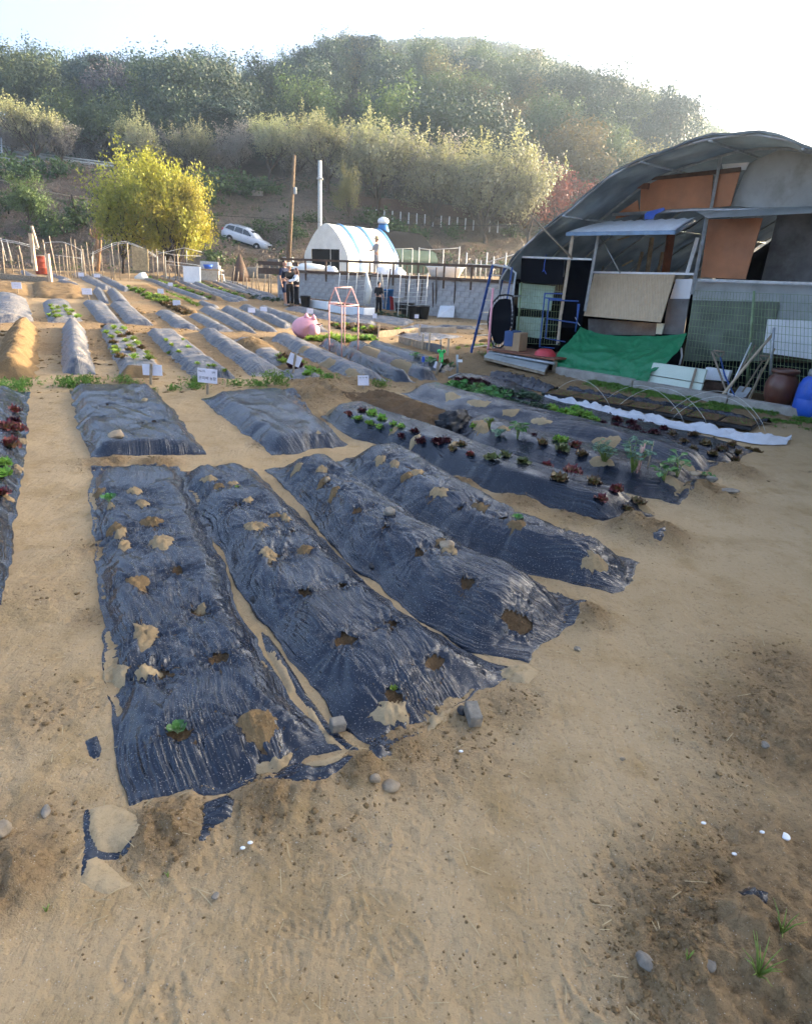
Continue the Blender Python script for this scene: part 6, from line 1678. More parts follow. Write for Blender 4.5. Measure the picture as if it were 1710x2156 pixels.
# ------------------------------------------------------------------ left garden plots: frames, stakes, barrel, pruned tree
def Z2(zx, zy): return (zx / 4.016, 365 + zy / 4.016)
YL = 36.0
gS = 'bare stakes in the left garden plots'
STK = [(25, 630, 45, 870), (70, 600, 98, 740), (165, 610, 200, 780), (365, 555, 392, 700), (420, 530, 480, 820), (500, 690, 505, 830), (530, 630, 545, 830), (560, 600, 572, 830), (578, 615, 598, 830), (600, 550, 622, 830), (635, 560, 655, 830), (618, 650, 640, 830), (690, 610, 712, 835), (702, 640, 724, 835), (735, 580, 760, 840), (740, 640, 770, 840), (780, 700, 790, 830), (860, 690, 865, 800), (930, 680, 940, 830), (945, 590, 968, 800), (1000, 580, 1008, 800), (1080, 590, 1085, 790), (1290, 650, 1300, 850), (1325, 640, 1335, 860), (1475, 680, 1480, 800), (1505, 680, 1508, 800), (1385, 650, 1390, 880), (955, 790, 962, 865), (1430, 760, 1440, 930), (155, 690, 160, 770), (185, 670, 190, 760)]
_cc = {}
def _cn(x):
    k = 0 if x < 250 else 1 if x < 800 else 2 if x < 1200 else 3
    _cc[k] = _cc.get(k, -1) + 1
    return _cc[k]
STK.sort()
for i, (x0, y0, x1, y1) in enumerate(STK):
    t_ = atY(*Z2(x0, y0), YL); b = atY(*Z2(x1, y1), YL)
    r = thing('garden_stake', 'thin pale stake %s, %s from the left' % ('at the far left' if x0 < 250 else 'in the dense row behind the red barrel' if x0 < 800 else 'by the arched pipes' if x0 < 1200 else 'near the white board', ORD[_cn(x0)].replace('nearest', 'first')), 'stake', (b[0], YL, float(T(b[0], YL))), 0, gS + (' a' if x0 < 250 else ' b' if x0 < 800 else ' c' if x0 < 1200 else ' d'))
    wb(MB().tube([(b[0], YL, float(T(b[0], YL)) - .1), t_], .024, 5), 'shaft', M['wood'] if i % 3 else M['wood_new'], r, True)
def pipes(label, lines, rr=.016, mt='steel_pale', Y=YL):
    P0 = atY(*Z2(*lines[0][0]), Y); r = thing('garden_arch', label, 'frame', (P0[0], Y, float(T(P0[0], Y))), 0, 'bent pipe frames of the left plots')
    for ln in lines: wb(MB().tube([atY(*Z2(*q), Y + (.0 if k_ % 2 else .0)) for k_, q in enumerate(ln)], rr, 6), 'pipe', M[mt], r, True)
pipes('low pergola of pale pipes at the far left', [[(-40, 545), (150, 580), (320, 620)], [(-40, 560), (150, 592), (330, 640)], [(60, 560), (110, 740)], [(10, 545), (60, 740)], [(265, 600), (275, 760)]])
pipes('low pipe arch left of the pruned trunk', [[(370, 590), (440, 580), (530, 580), (610, 605), (690, 650)], [(380, 600), (390, 800)], [(690, 650), (700, 830)], [(470, 690), (700, 720)]], Y=38)
pipes('tall double pipe arch right of the pruned trunk', [[(770, 680), (860, 635), (960, 590), (1060, 575), (1140, 600), (1230, 640), (1330, 700)], [(800, 680), (880, 640), (980, 600), (1070, 588), (1150, 612), (1260, 670), (1340, 715)], [(790, 660), (790, 800)], [(1335, 700), (1340, 860)]], Y=37)
pipes('flat pipe frame over the white board', [[(1330, 660), (1480, 690), (1700, 700)], [(1340, 680), (1560, 630), (1710, 665)], [(1400, 700), (1410, 900)], [(1580, 650), (1585, 760)], [(1400, 740), (1710, 780)], [(1420, 770), (1700, 800)]], Y=37)
# thick timber posts with edging beam
for k, (a, b, w_, lb) in enumerate([((262, 508), (300, 785), .14, 'thick pale timber post behind the edging beam'), ((405, 680), (432, 915), .15, 'thick timber post at the end of the edging beam'), ((272, 445), (320, 590), .09, 'slanting timber post above the thick one')]):
    p1 = atY(*Z2(*b), 31); p0 = atY(*Z2(*a), 31); r = thing('timber_post', lb, 'post', (p1[0], 31, float(T(p1[0], 31)))); wb(MB().beam(p1 - [0, 0, .2], p0, w_), 'timber', M['wood_new'], r, bevel=.01)
a, b = gp(-20, 585), gp(107, 595); o = MB().beam(a + [0, 0, .12], b + [0, 0, .12], .12, .24).build('edging_beam', M['wood'], None, bevel=.01); tag(o, 'long grey timber beam edging the raised left plot', 'beam')
# red barrel
b = gp(94, 578); r = thing('red_barrel', 'rust-red water barrel among the left garden plots', 'barrel', b)
MB().lathe([(.40, 0), (.43, .05), (.43, .35), (.45, .37), (.43, .39), (.43, .70), (.45, .72), (.43, .74), (.42, 1.0), (.44, 1.02), (.40, 1.04)], 28).build('body', M['rust_red'], r, True)
MB().lathe([(.41, 1.03), (.41, 1.07), (.1, 1.09)], 24).build('lid', M['wood'], r, True)
# woven screen, white board, sheets, covered heap
def board(label, pts, Y, mt, th=.04, name='garden_screen', cat='screen'):
    P_ = [atY(*Z2(*q), Y) for q in pts]; c = sum(P_) / len(P_); r = thing(name, label, cat, (c[0], Y, float(T(c[0], Y)))); wb(MB().poly(P_, th, (0, -1, 0)), 'sheet', M[mt], r)
board('brown woven screen hanging in the tall pipe arch', [(1118, 615), (1255, 640), (1262, 830), (1130, 815)], 36.5, 'straw')
board('white board standing at the end of the left plots', [(1552, 782), (1698, 790), (1700, 930), (1560, 925)], 35, 'white', .05, 'white_board', 'board')
board('stack of grey sheet metal behind the white board', [(1700, 740), (1850, 750), (1860, 900), (1700, 905)], 37, 'steel', .1, 'metal_stack', 'sheet')
r = thing('covered_heap', 'white domed sheet over a heap beside the grass clump', 'heap', gp(300, 588)); blob('cover', M['gh_white'], r, (0, 0, 0), (.42, .4, .42), 9)
r = thing('work_bench', 'cluttered low bench with a blue tub right of the white board', 'bench', gp(430, 596))
MB().box((0, 0, .7), (2.0, .7, .08)).build('top', M['wood'], r)
for sx in (-.9, .9):
    for sy in (-.3, .3): MB().box((sx, sy, .33), (.07, .07, .66)).build('leg', M['wood'], r)
MB().lathe([(.18, .74), (.26, .95), (.27, .96), (.2, .8)], 18).build('blue_tub', M['blue'], r, True, loc=(.3, 0, 0))
r = thing('plastic_chair', 'white plastic garden chair at the foot of the bank', 'chair', gp(462, 594)); r.rotation_euler = (0, 0, rad(40))
MB().box((0, 0, .42), (.5, .46, .04)).build('seat', M['white'], r, bevel=.01); MB().box((0, .22, .66), (.5, .04, .46)).build('backrest', M['white'], r, bevel=.01)
for sx in (-.22, .22):
    for sy in (-.2, .2): MB().beam((sx * 1.1, sy * 1.1, 0), (sx, sy, .42), .05).build('leg', M['white'], r)
    MB().box((sx * 1.15, 0, .62), (.05, .44, .03)).build('armrest', M['white'], r)
# pruned trunk
def pruned():
    b = gp(205, 572); r = thing('pruned_tree', 'hard-pruned tree with bare sawn upright branches', 'tree', b)
    Yp = b[1]
    q = lambda x, y: atY(*Z2(x, y), Yp)
    base = b - [0, 0, .2]
    wb(MB().tube([base, q(840, 740), q(845, 690), q(825, 600), q(825, 555)], [.16, .14, .13, .12, .11], 8), 'trunk', M['bark_pale'], r, True)
    for br in ([(825, 555), (835, 500), (838, 372)], [(825, 555), (800, 510), (797, 422)], [(800, 545), (770, 520), (762, 470)], [(828, 550), (865, 530), (872, 460)], [(840, 690), (855, 640), (858, 565)], [(845, 740), (815, 690), (803, 605)], [(828, 560), (818, 480), (816, 415)]):
        wb(MB().tube([q(*p_) for p_ in br], [.10, .085, .075], 7), 'branch', M['bark_pale'], r, True)
pruned()
r = thing('dead_trunk', 'thin black dead trunk on the bank behind the pruned tree', 'tree', gp(160, 470)); wb(MB().tube([gp(160, 475) - [0, 0, .3], atY(157, 440, gp(160, 475)[1]), atY(152, 410, gp(160, 475)[1])], [.2, .15, .08], 6), 'trunk', M['bark_dark'], r, True)
# rail of logs up the bank
for k, (pts, lb) in enumerate([([(0, 395), (60, 412), (150, 430), (240, 442)], 'pale handrail of thin logs running up the left bank')]):
    P_ = [gp(x, y) + [0, 0, .7] for x, y in pts]; r = thing('log_rail', lb, 'rail', P_[1] - [0, 0, .7]); wb(MB().tube(P_, .07, 6), 'rail', M['wood'], r, True)
    for p_ in P_: wb(MB().tube([p_ - [0, 0, .9], p_], .06, 5), 'post', M['wood_dark'], r, True)
# bundle of poles standing right of the bench
for k, (x0, y0, x1, y1) in enumerate([(495, 560, 490, 600), (503, 572, 500, 602), (515, 565, 512, 605), (535, 572, 530, 612), (542, 555, 540, 612), (541, 572, 548, 612), (560, 570, 556, 615), (568, 560, 566, 618), (572, 575, 571, 620), (520, 585, 522, 612)]):
    b = gp(x1, y1); t_ = atY(x0, y0, b[1]); r = thing('bean_stake', 'bare bean stake, %s from the left beside the three people' % ORD[[0, 1, 2, 4, 6, 5, 7, 8, 9, 3][k]].replace('nearest', 'first'), 'stake', b, 0, 'bean stakes left of the people'); wb(MB().tube([b - [0, 0, .1], t_], .03, 5), 'shaft', M['wood'], r, True)
r = thing('reed_stack', 'conical brown stack of reeds at the foot of the bank', 'stack', gp(508, 592)); MB().lathe([(.6, 0), (.5, .5), (.26, 1.1), (.06, 1.6)], 14).build('reeds', M['wood_dark'], r, True)
r = thing('rubble_heap', 'grey rubble heap beside the wall end', 'heap', gp(545, 585)); blob('rubble', M['stone'], r, (0, 0, 0), (1.6, .7, .8), 31)
r = thing('wire_shelf', 'grey crate rack by the foot of the wooden pole', 'rack', gp(608, 567)); MB().box((0, 0, .5), (.9, .5, 1.0)).build('crate', M['steel'], r, bevel=.03); MB().box((-1.4, .2, .4), (1.0, .5, .8)).build('crate', M['grey_board'], r, bevel=.03)
# ------------------------------------------------------------------ vegetables
VEG = {
 'red': leaf_mat('red_lettuce_leaf', (.12, .13, .04), (.15, .022, .03), .25, .42, .3),
 'darkred': leaf_mat('dark_red_lettuce_leaf', (.06, .025, .025), (.055, .010, .018), .2, .42, .3),
 'green': leaf_mat('green_lettuce_leaf', (.25, .34, .08), (.17, .34, .05), .4, .45, .2),
 'brown': leaf_mat('bronze_lettuce_leaf', (.14, .17, .05), (.13, .075, .035), .25, .45, .3),
 'olive': leaf_mat('olive_lettuce_leaf', (.14, .19, .07), (.10, .12, .05), .25, .45, .3),
 'choy': leaf_mat('pak_choi_leaf', (.35, .42, .26), (.075, .21, .05), .25, .38, .25),
 'darkgreen': leaf_mat('dark_spinach_leaf', (.06, .10, .05), (.035, .07, .035), .2, .45, .3),
 'young': leaf_mat('young_lettuce_leaf', (.24, .32, .05), (.20, .30, .05), .45, .45, .35),
 'bluegreen': leaf_mat('cabbage_leaf', (.22, .30, .22), (.11, .21, .14), .25, .45, .2),
}
def leaf_geo(L, W, rise, curl, ruf, seed, spoon=False, nu=8, nv=7):
    rg = np.random.RandomState(seed)
    u = np.linspace(0, 1, nu); v = np.linspace(-1, 1, nv)
    U, Vv = np.meshgrid(u, v, indexing='ij')
    if spoon: wp = W * (.12 + .88 * np.clip((U - .35) / .3, 0, 1)) * np.sqrt(np.clip(1 - np.clip((U - .65) / .36, 0, 1) ** 2, .02, 1))
    else: wp = W * (np.sin(np.clip(U * 1.05 + .05, 0, 1) * math.pi * .80) ** .8) * (1 + .12 * rg.rand(nu)[:, None]) + .1 * W
    a = rise - curl * U * 1.2
    dx = np.cos(a) * L / nu; dz = np.sin(a) * L / nu
    X = np.cumsum(dx, 0) - dx; Zz = np.cumsum(dz, 0) - dz
    Y = Vv * wp * .5
    Zz = Zz + np.abs(Vv) ** 2 * W * .16 + ruf * W * .5 * np.abs(Vv) ** 1.5 * np.sin(U * 15 + rg.rand() * 6 + Vv * 2) * (U > .15) + ruf * W * .12 * rg.normal(size=U.shape)
    X = X + ruf * W * .2 * np.abs(Vv) * np.cos(U * 13 + rg.rand() * 6)
    P = np.stack([X, Y, Zz], -1).reshape(-1, 3)
    t = (np.clip(U * 1.3 + .35 * np.abs(Vv) - .25 + .15 * rg.normal(size=U.shape), 0, 1)).ravel()
    if spoon: t = np.clip((U - .2) * 2.2 - .8 * (np.abs(Vv) < .2) * (U < .8) + .1, 0, 1).ravel()
    return P, gridq(nu, nv), t
KIND = {'red': (.15, .11, .5, .35, False, 9), 'darkred': (.14, .12, .6, .3, False, 10), 'green': (.15, .12, .4, .4, False, 10), 'brown': (.14, .10, .5, .35, False, 9), 'olive': (.15, .12, .35, .3, False, 9), 'choy': (.20, .12, .05, .3, True, 9), 'darkgreen': (.11, .07, .1, .3, True, 8), 'young': (.13, .09, .3, .3, False, 7), 'bluegreen': (.2, .14, .15, .3, True, 7)}
LFM = {}
for kd, (L_, W_, rf, cu, sp, nl) in KIND.items():
    LFM[kd] = []
    for v_, rise in enumerate((1.25, .85, .45)):
        P, q, t = leaf_geo(L_ * (.8, 1.0, 1.1)[v_], W_ * (.8, 1, 1.05)[v_], rise + .15, cu + v_ * .25, rf, hash(kd) % 97 * 0 + len(kd) * 7 + v_, sp)
        LFM[kd].append((fastmesh('leaf', P, q, VEG[kd], True, None, t), P, q, t))
ROS = {}
for kd in KIND:      # whole rosettes for the plants too small to show single leaves
    ROS[kd] = []
    for v_ in range(3):
        rg = np.random.RandomState(v_ * 31 + len(kd)); Vs, Qs, ts, n0 = [], [], [], 0
        for k in range(KIND[kd][5]):
            me, P, q, t = LFM[kd][0 if k < 2 else (1 if k < 5 else 2)]
            a = k * 2.4 + rg.rand() * .7; s_ = rg.uniform(.8, 1.15); ca, sa = math.cos(a), math.sin(a)
            Q_ = P * s_; Q_ = np.stack([Q_[:, 0] * ca - Q_[:, 1] * sa, Q_[:, 0] * sa + Q_[:, 1] * ca, Q_[:, 2]], -1)
            Vs.append(Q_); Qs.append(q + n0); ts.append(t); n0 += len(P)
        ROS[kd].append(fastmesh('leaves', np.concatenate(Vs), np.concatenate(Qs), VEG[kd], True, None, np.concatenate(ts)))
NAMES = {'red': 'red_lettuce', 'darkred': 'dark_red_lettuce', 'green': 'green_lettuce', 'brown': 'bronze_lettuce', 'olive': 'olive_lettuce', 'choy': 'pak_choi', 'darkgreen': 'spinach_plant', 'young': 'young_lettuce', 'bluegreen': 'cabbage_plant'}
DESC = {'red': 'red frilled lettuce', 'darkred': 'dark red lettuce', 'green': 'bright green lettuce', 'brown': 'bronze-brown lettuce', 'olive': 'olive-green lettuce', 'choy': 'broad-leaved pak choi', 'darkgreen': 'dark green leafy plant', 'young': 'yellow-green lettuce', 'bluegreen': 'blue-green cabbage'}
TENS = ['', '', 'twenty', 'thirty', 'forty', 'fifty', 'sixty', 'seventy', 'eighty', 'ninety']
_o9 = ['', 'first', 'second', 'third', 'fourth', 'fifth', 'sixth', 'seventh', 'eighth', 'ninth']
def ordw(n):
    if n < 20: return ORD[n]
    t, u = divmod(n + 1, 10)
    return (TENS[t][:-1] + 'ieth') if u == 0 else TENS[t] + '-' + _o9[u]
def veg_row(key, items, where, split=False, scale=1.0):
    """items: (px, py, kind, size); counted from the near end of the bed"""
    cnt = {}
    for (x, y, kd, s_) in sorted(items, key=lambda e: -e[1]):
        n = cnt.get(kd, 0); cnt[kd] = n + 1
        p = on_bed(key, x, y) if key in BED else gp(x, y)
        rg = random.Random(int(x * 7 + y * 13))
        lb = '%s, %s from near end of %s' % (DESC[kd], ordw(n), where)
        r = thing(NAMES[kd], lb, 'vegetable', p - np.array([0, 0, .004]), rg.uniform(0, 6.28), 'vegetables on ' + where)
        r.scale = (s_ * scale * rg.uniform(.88, 1.12),) * 3
        r.rotation_euler = (rg.uniform(-.12, .12), rg.uniform(-.12, .12), rg.uniform(0, 6.28))
        if split:
            for k in range(KIND[kd][5]):
                o = link('leaf', LFM[kd][0 if k < 2 else (1 if k < 5 else 2)][0], r)
                o.rotation_euler = (rg.uniform(-.2, .2), rg.uniform(-.2, .2), k * 2.4 + rg.uniform(0, .7)); e = rg.uniform(.75, 1.2); o.scale = (e, e * rg.uniform(.9, 1.15), e)
        else: link('leaves', rg.choice(ROS[kd]), r)
a8 = lambda x, y: (547.4 + x / 3.514, 577.9 + y / 3.514)
aR = lambda x, y: (790.8 + x / 1.8605, 760.3 + y / 1.8605)
a7 = lambda x, y: (x / 3.124, 577.9 + y / 3.124)
it = [a8(x, y) + (k, s_) for (x, y, k, s_) in [(710, 985, 'green', .85), (825, 1035, 'green', .85), (725, 1068, 'green', .85), (905, 1074, 'green', .8), (810, 1108, 'green', .7), (880, 1132, 'green', .7), (985, 1108, 'green', .55), (1045, 1132, 'green', .6), (980, 1162, 'green', .5), (590, 1012, 'red', .85), (655, 1037, 'red', .8), (760, 1012, 'darkred', .75), (1050, 1195, 'darkred', .7), (1140, 1168, 'darkred', .65), (1190, 1243, 'darkred', .7), (1260, 1188, 'darkred', .75), (1310, 1250, 'darkred', .95), (1380, 1230, 'darkred', .8)]]
it += [aR(x, y) + (k, s_) for (x, y, k, s_) in [(335, 328, 'brown', .8), (298, 350, 'brown', .8), (415, 348, 'brown', .8), (372, 374, 'red', .75), (452, 386, 'olive', .95), (508, 374, 'olive', .9), (580, 396, 'olive', .9), (537, 420, 'brown', .85), (672, 416, 'red', .9), (622, 450, 'red', .9), (762, 440, 'red', 1.15), (715, 466, 'brown', 1.1), (850, 476, 'brown', 1.0), (800, 500, 'red', 1.0), (940, 510, 'red', .75), (885, 545, 'red', .85), (950, 543, 'red', .7), (1040, 550, 'brown', .85), (985, 588, 'brown', .8)]]
veg_row('B5', it, 'the glossy film bed', True, .58)
it = [aR(x, y) + (k, s_) for (x, y, k, s_) in [(380, 255, 'green', .5), (485, 288, 'bluegreen', .75), (620, 290, 'darkred', .4), (655, 325, 'brown', .85), (725, 315, 'green', .8), (780, 330, 'red', .8), (735, 350, 'olive', .9), (805, 374, 'brown', .75), (1290, 415, 'choy', .4), (1330, 412, 'choy', .4)]]
veg_row('B6', it, 'the mixed vegetable bed', True, .66)
veg_row('L', [(32, 868, 'red', .9), (18, 905, 'red', 1.0), (38, 908, 'red', .9), (20, 940, 'red', 1.1), (8, 978, 'green', .7), (6, 1004, 'green', .8), (5, 1042, 'red', .8), (30, 890, 'darkred', .7)], 'the bed at the left edge', True, .8)
B8 = [aR(x, y) + ('choy', s_) for (x, y, s_) in [(285, 125, .9), (320, 112, 1), (350, 104, 1.1), (380, 128, 1), (410, 135, 1), (440, 142, 1.1), (470, 152, 1), (505, 142, .9), (330, 138, .9), (300, 134, .9), (420, 113, .9), (390, 108, .9), (455, 128, .9), (365, 140, .9), (485, 165, .8)]]
B8 += [aR(x, y) + ('darkred', s_) for (x, y, s_) in [(325, 78, .9), (350, 72, .9), (375, 76, .9), (400, 82, .9), (425, 88, .9), (340, 90, .9), (365, 95, .9), (395, 97, .9), (310, 85, .8), (440, 95, .8)]]
B8 += [aR(450 + 14 * k + 6 * (k % 3), 112 + 2.4 * k + 9 * (k % 2)) + ('darkgreen', 1.0) for k in range(15)]
B8 += [aR(505 + 12 * k + 5 * (k % 3), 158 + 1.9 * k + 10 * (k % 2)) + ('darkgreen', .9) for k in range(15)]
B8 += [aR(x, y) + ('green', .85) for (x, y) in [(700, 198), (722, 212), (745, 203), (770, 212), (800, 208), (830, 218), (855, 233), (632, 208), (780, 193), (740, 228), (815, 238), (852, 245), (690, 185), (760, 225)]]
B8 += [aR(x, y) + ('darkred', s_) for (x, y, s_) in [(915, 218, .85), (945, 235, .9), (1000, 243, .9), (1030, 248, .9), (1075, 258, .85), (1130, 268, .8), (890, 243, .7), (940, 263, .85), (1000, 278, .85), (1050, 294, .9), (1090, 283, .85), (965, 270, .8), (880, 258, .7), (1020, 263, .8)]]
B8 += [aR(x, y) + ('brown', s_) for (x, y, s_) in [(1160, 288, .9), (1210, 313, .8), (1250, 293, .9), (1318, 313, .9), (1172, 334, .9), (1240, 344, .8), (1290, 328, .85), (1355, 348, .85), (1395, 333, .85), (1322, 368, .9), (1420, 363, .9), (1455, 353, .9), (1412, 390, .9), (1485, 350, .8), (1505, 355, .7), (1100, 313, .7)]]
B8 = [(x, y, k, s_ * (.62 if k in ('darkred', 'brown') else .72 if k == 'green' else .9)) for (x, y, k, s_) in B8]
veg_row('B8', B8, 'the crowded greens bed', False, 1.0)
veg_row('M3', [a7(x, y + 12) + (('young' if k_ % 3 else 'brown'), .9) for k_, (x, y) in enumerate([(690, 335), (705, 375), (735, 410), (750, 440), (765, 480), (780, 505), (800, 540), (755, 345), (770, 380), (800, 400), (830, 430), (850, 465), (870, 495), (885, 540), (820, 355), (850, 390), (880, 420), (910, 450), (935, 480), (965, 510), (985, 550)])], 'the sunlit three-row lettuce bed', False)
veg_row('N2', [a7(x, y + 8) + ('young', 1.0) for (x, y) in [(330, 205), (345, 225), (385, 215), (430, 205), (395, 240), (445, 235), (480, 240), (515, 270), (350, 250), (400, 265), (450, 262), (505, 285), (365, 280), (330, 265)]], 'the yellow-green bed at left', False)
veg_row('M4', [(356, 745, 'young', .6), (362, 727, 'young', .6), (395, 733, 'young', .7), (350, 720, 'young', .6), (386, 716, 'young', .6), (415, 768, 'young', .5), (440, 770, 'young', .5), (475, 785, 'young', .6), (452, 772, 'young', .5), (380, 742, 'young', .6)], 'the grey seedling bed', False)
veg_row('M6', [(588, 752, 'young', 1.2), (603, 758, 'brown', 1.2), (640, 760, 'young', 1.0), (652, 778, 'green', .9), (672, 780, 'green', .9), (648, 790, 'green', .8), (615, 770, 'brown', 1.0), (690, 795, 'green', .7), (595, 765, 'young', 1.1), (625, 775, 'darkred', 1.0)], 'the torn short bed by the tilted sign', False)
veg_row('M10', [(806, 730, 'choy', .6), (820, 735, 'choy', .6), (834, 738, 'choy', .6), (848, 741, 'choy', .65), (858, 747, 'choy', .7), (875, 752, 'choy', .7), (895, 755, 'choy', .6), (907, 763, 'choy', .8), (940, 766, 'brown', .9), (950, 770, 'choy', .7), (925, 770, 'choy', .7)], 'the ridge beside the sunlit path', False)
veg_row('x1', [(650 + 7 * k, 718 - 2 * (k % 2) + .2 * k, 'young', 1.4) for k in range(6)] + [(700 + 9 * k, 716 + 3 * (k % 3), 'young', 1.8) for k in range(7)] + [(770, 716, 'green', 1.5), (782, 718, 'green', 1.4)], 'the clump around the pink frame', False)
veg_row('O4', [(700 + 9 * k + 3 * (k % 2), 684 + 1.15 * k + 5 * (k % 3), 'young' if k % 2 else 'brown', 1.3) for k in range(18)], 'the dark strip right of the path', False)
veg_row('P6', [(270 + 8 * k, 607 + 2.3 * k + 4 * (k % 2), 'young', 1.6) for k in range(12)] + [(300 + 9 * k, 632 + .8 * k, 'young', 1.5) for k in range(9)], 'the brown strip of the back rows', False)
veg_row('x2', [(352 + 8 * k, 620 + 3.1 * k, 'young', 1.5) for k in range(9)], 'the greens left of the back film ridges', False)
veg_row('x6', [(318 + 9 * k, 586 + 3.1 * k + 2 * (k % 2), 'young', 1.4) for k in range(15)], 'the second far brown strip', False)
veg_row('x7', [(392 + 9 * k, 588 + 2.9 * k + 2 * (k % 2), 'young', 1.4) for k in range(14)], 'the fifth far brown strip', False)
veg_row('x8', [(345 + 5 * k, 640 + 2.2 * k + 2 * (k % 2), 'brown', 1.3) for k in range(11)], 'the soil strip beside the narrow film bed', False)
veg_row('x3', [(505 + 10 * k, 622 + 1.6 * k + 3 * (k % 2), 'darkgreen', 2.0) for k in range(9)], 'the dark plot before the people', False)
veg_row('x4', [(720 + 14 * k, 654 + 1.6 * k + 3 * (k % 2), 'darkgreen', 2.0) for k in range(11)], 'the green strip under the wall', False)
veg_row('x5', [(965 + 7 * k, 738 - .8 * k - 3 * (k % 2), 'young', .9) for k in range(12)], 'the edged bed left of the ladder', False)
# taller plants of the mixed bed
def stems(name, label, p, n, h, leafkd, ls, seed, lean=.35, stake=None):
    rg = random.Random(seed); r = thing(name, label, 'vegetable', p)
    for k in range(n):
        a = rg.uniform(0, 6.28); ln = rg.uniform(.1, lean); hh = h * rg.uniform(.6, 1.1)
        t_ = Vector((math.cos(a) * ln * hh, math.sin(a) * ln * hh, hh)); MB().tube([(0, 0, -.01), t_ * .5 + Vector((0, 0, hh * .06)), t_], [.006, .004, .003], 5).build('stem', VEG['green'], r, True)
        for j in range(3):
            o = link('leaf', LFM[leafkd][2][0], r, t_ * (1 - .12 * j)); o.rotation_euler = (0, rg.uniform(-.2, .4), a + (j - 1) * 1.7); o.scale = (ls,) * 3
    return r
stems('strawberry_plant', 'tall leafy plant with pale green leaves on long stalks in the mixed bed', on_bed('B6', *aR(895, 400)), 20, .17, 'bluegreen', .26, 3, .8)
stems('strawberry_plant', 'leafy plant tied to pink-tipped sticks in the mixed bed', on_bed('B6', *aR(1005, 432)), 14, .26, 'bluegreen', .42, 5, .6)
stems('broad_bean_plant', 'curved broad-leaved plant near the end of the mixed bed', on_bed('B6', *aR(1175, 450)), 4, .17, 'choy', .55, 7, .5)
stems('broad_bean_plant', 'drooping broad-leaved seedling in a dark planting hole', on_bed('B6', *aR(1130, 470)), 4, .11, 'choy', .5, 8, .6)
stems('feathery_plant', 'feathery light green plant at the back of the mixed bed', on_bed('B6', *aR(448, 262)), 9, .12, 'young', .25, 9, .5)
stems('upright_plant', 'upright bright green plant with strap leaves in the mixed bed', on_bed('B6', *aR(555, 305)), 6, .15, 'choy', .5, 10, .25)
for k, (x, y) in enumerate([(1015, 432), (1030, 425), (1063, 415), (1022, 440)]):
    p = on_bed('B6', *aR(x, y)); r = thing('plant_stick', 'thin pink-tipped support stick, %s of four in the mixed bed' % ORD[k], 'stick', p, 0, 'support sticks in the mixed bed'); MB().tube([(0, 0, -.02), (.01, 0, .24)], .006, 6).build('shaft', M['pink_pipe'] if k % 2 else M['wood_new'], r, True)
# small seedlings in the planting holes of the near beds
for (key, x, y, s_, lb) in [('B1', 376, 1538, .5, 'small green seedling in the nearest planting hole'), ('B1', 230, 1056, .75, 'curly green seedling near the far end of the nearest bed'), ('B2', 828, 1453, .35, 'tiny seedling in a hole above a pale mud patch'), ('B4', 1090, 1096, .55, 'dark green seedling on the fourth long bed'), ('B4', 1252, 1178, .35, 'tiny seedling near the end of the fourth long bed'), ('B2', 500, 1024, .3, 'tiny seedling at the far end of the second long bed')]:
    p = on_bed(key, x, y); r = thing('seedling', lb, 'seedling', p - np.array([0, 0, .01])); r.scale = (s_,) * 3
    for k in range(7): o = link('leaf', LFM['choy' if s_ > .4 else 'young'][0 if k < 3 else 1][0], r); o.rotation_euler = (0, 0, k * 2.4); o.scale = (.6, .7, .6)
# weeds along the cross path
def weed(px_, py_, s_, label, seed):
    p = gp(px_, py_); rg = np.random.RandomState(seed); r = thing('weed_clump', label, 'weeds', p, 0, 'weed clumps on the cross path'); r.scale = (s_, s_, s_)
    c = rg.normal(size=(26, 3)) * [.13, .10, 0] + [0, 0, .02]; c = np.concatenate([c + [0, 0, h_] + rg.normal(size=c.shape) * .02 for h_ in (0, .04, .08, .12)])
    V, Q, t = leafset(c, 5, (.018, .018, .012), .05, seed, .3, up=1.2)
    link('fronds', fastmesh('fronds', V, Q, LEAF['weed'], False, None, t), r)
for k, (x, y, s_, lb) in enumerate([(165, 812, 1.1, 'largest feathery weed clump before the film tunnel'), (145, 818, 1.0, 'weed clump at the left rim of the square bed'), (185, 815, 1.0, 'weed clump right of the largest one'), (578, 822, 1.3, 'feathery weed clump beside the tilted sign'), (545, 820, .8, 'small weed clump left of the tilted sign'), (500, 815, .7, 'weed tuft right of the lettered sign'), (418, 815, .9, 'weed tuft at the foot of the lettered sign'), (408, 820, .7, 'low weed tuft left of the lettered sign'), (262, 815, .7, 'weed tuft left of the blank sign'), (280, 818, .6, 'weed tuft nearest the blank sign'), (365, 822, .6, 'weed tuft between the blank and lettered signs'), (320, 826, .5, 'low weeds below the blank sign'), (55, 815, .8, 'green weed clump behind the left edge bed'), (15, 820, .9, 'weed clump at the left picture edge'), (35, 828, 1.0, 'weed tuft on the rim of the left edge bed'), (690, 818, .6, 'thin weeds left of the small lettered sign'), (800, 822, .8, 'weed patch right of the small lettered sign'), (1025, 762, .6, 'weeds by the foam slab left of the tarp'), (520, 838, .7, 'weeds at the back rim of the second square bed'), (560, 838, .7, 'weeds right along the back rim of the second square bed')]): weed(x, y, s_ * .8, lb, k + 3)
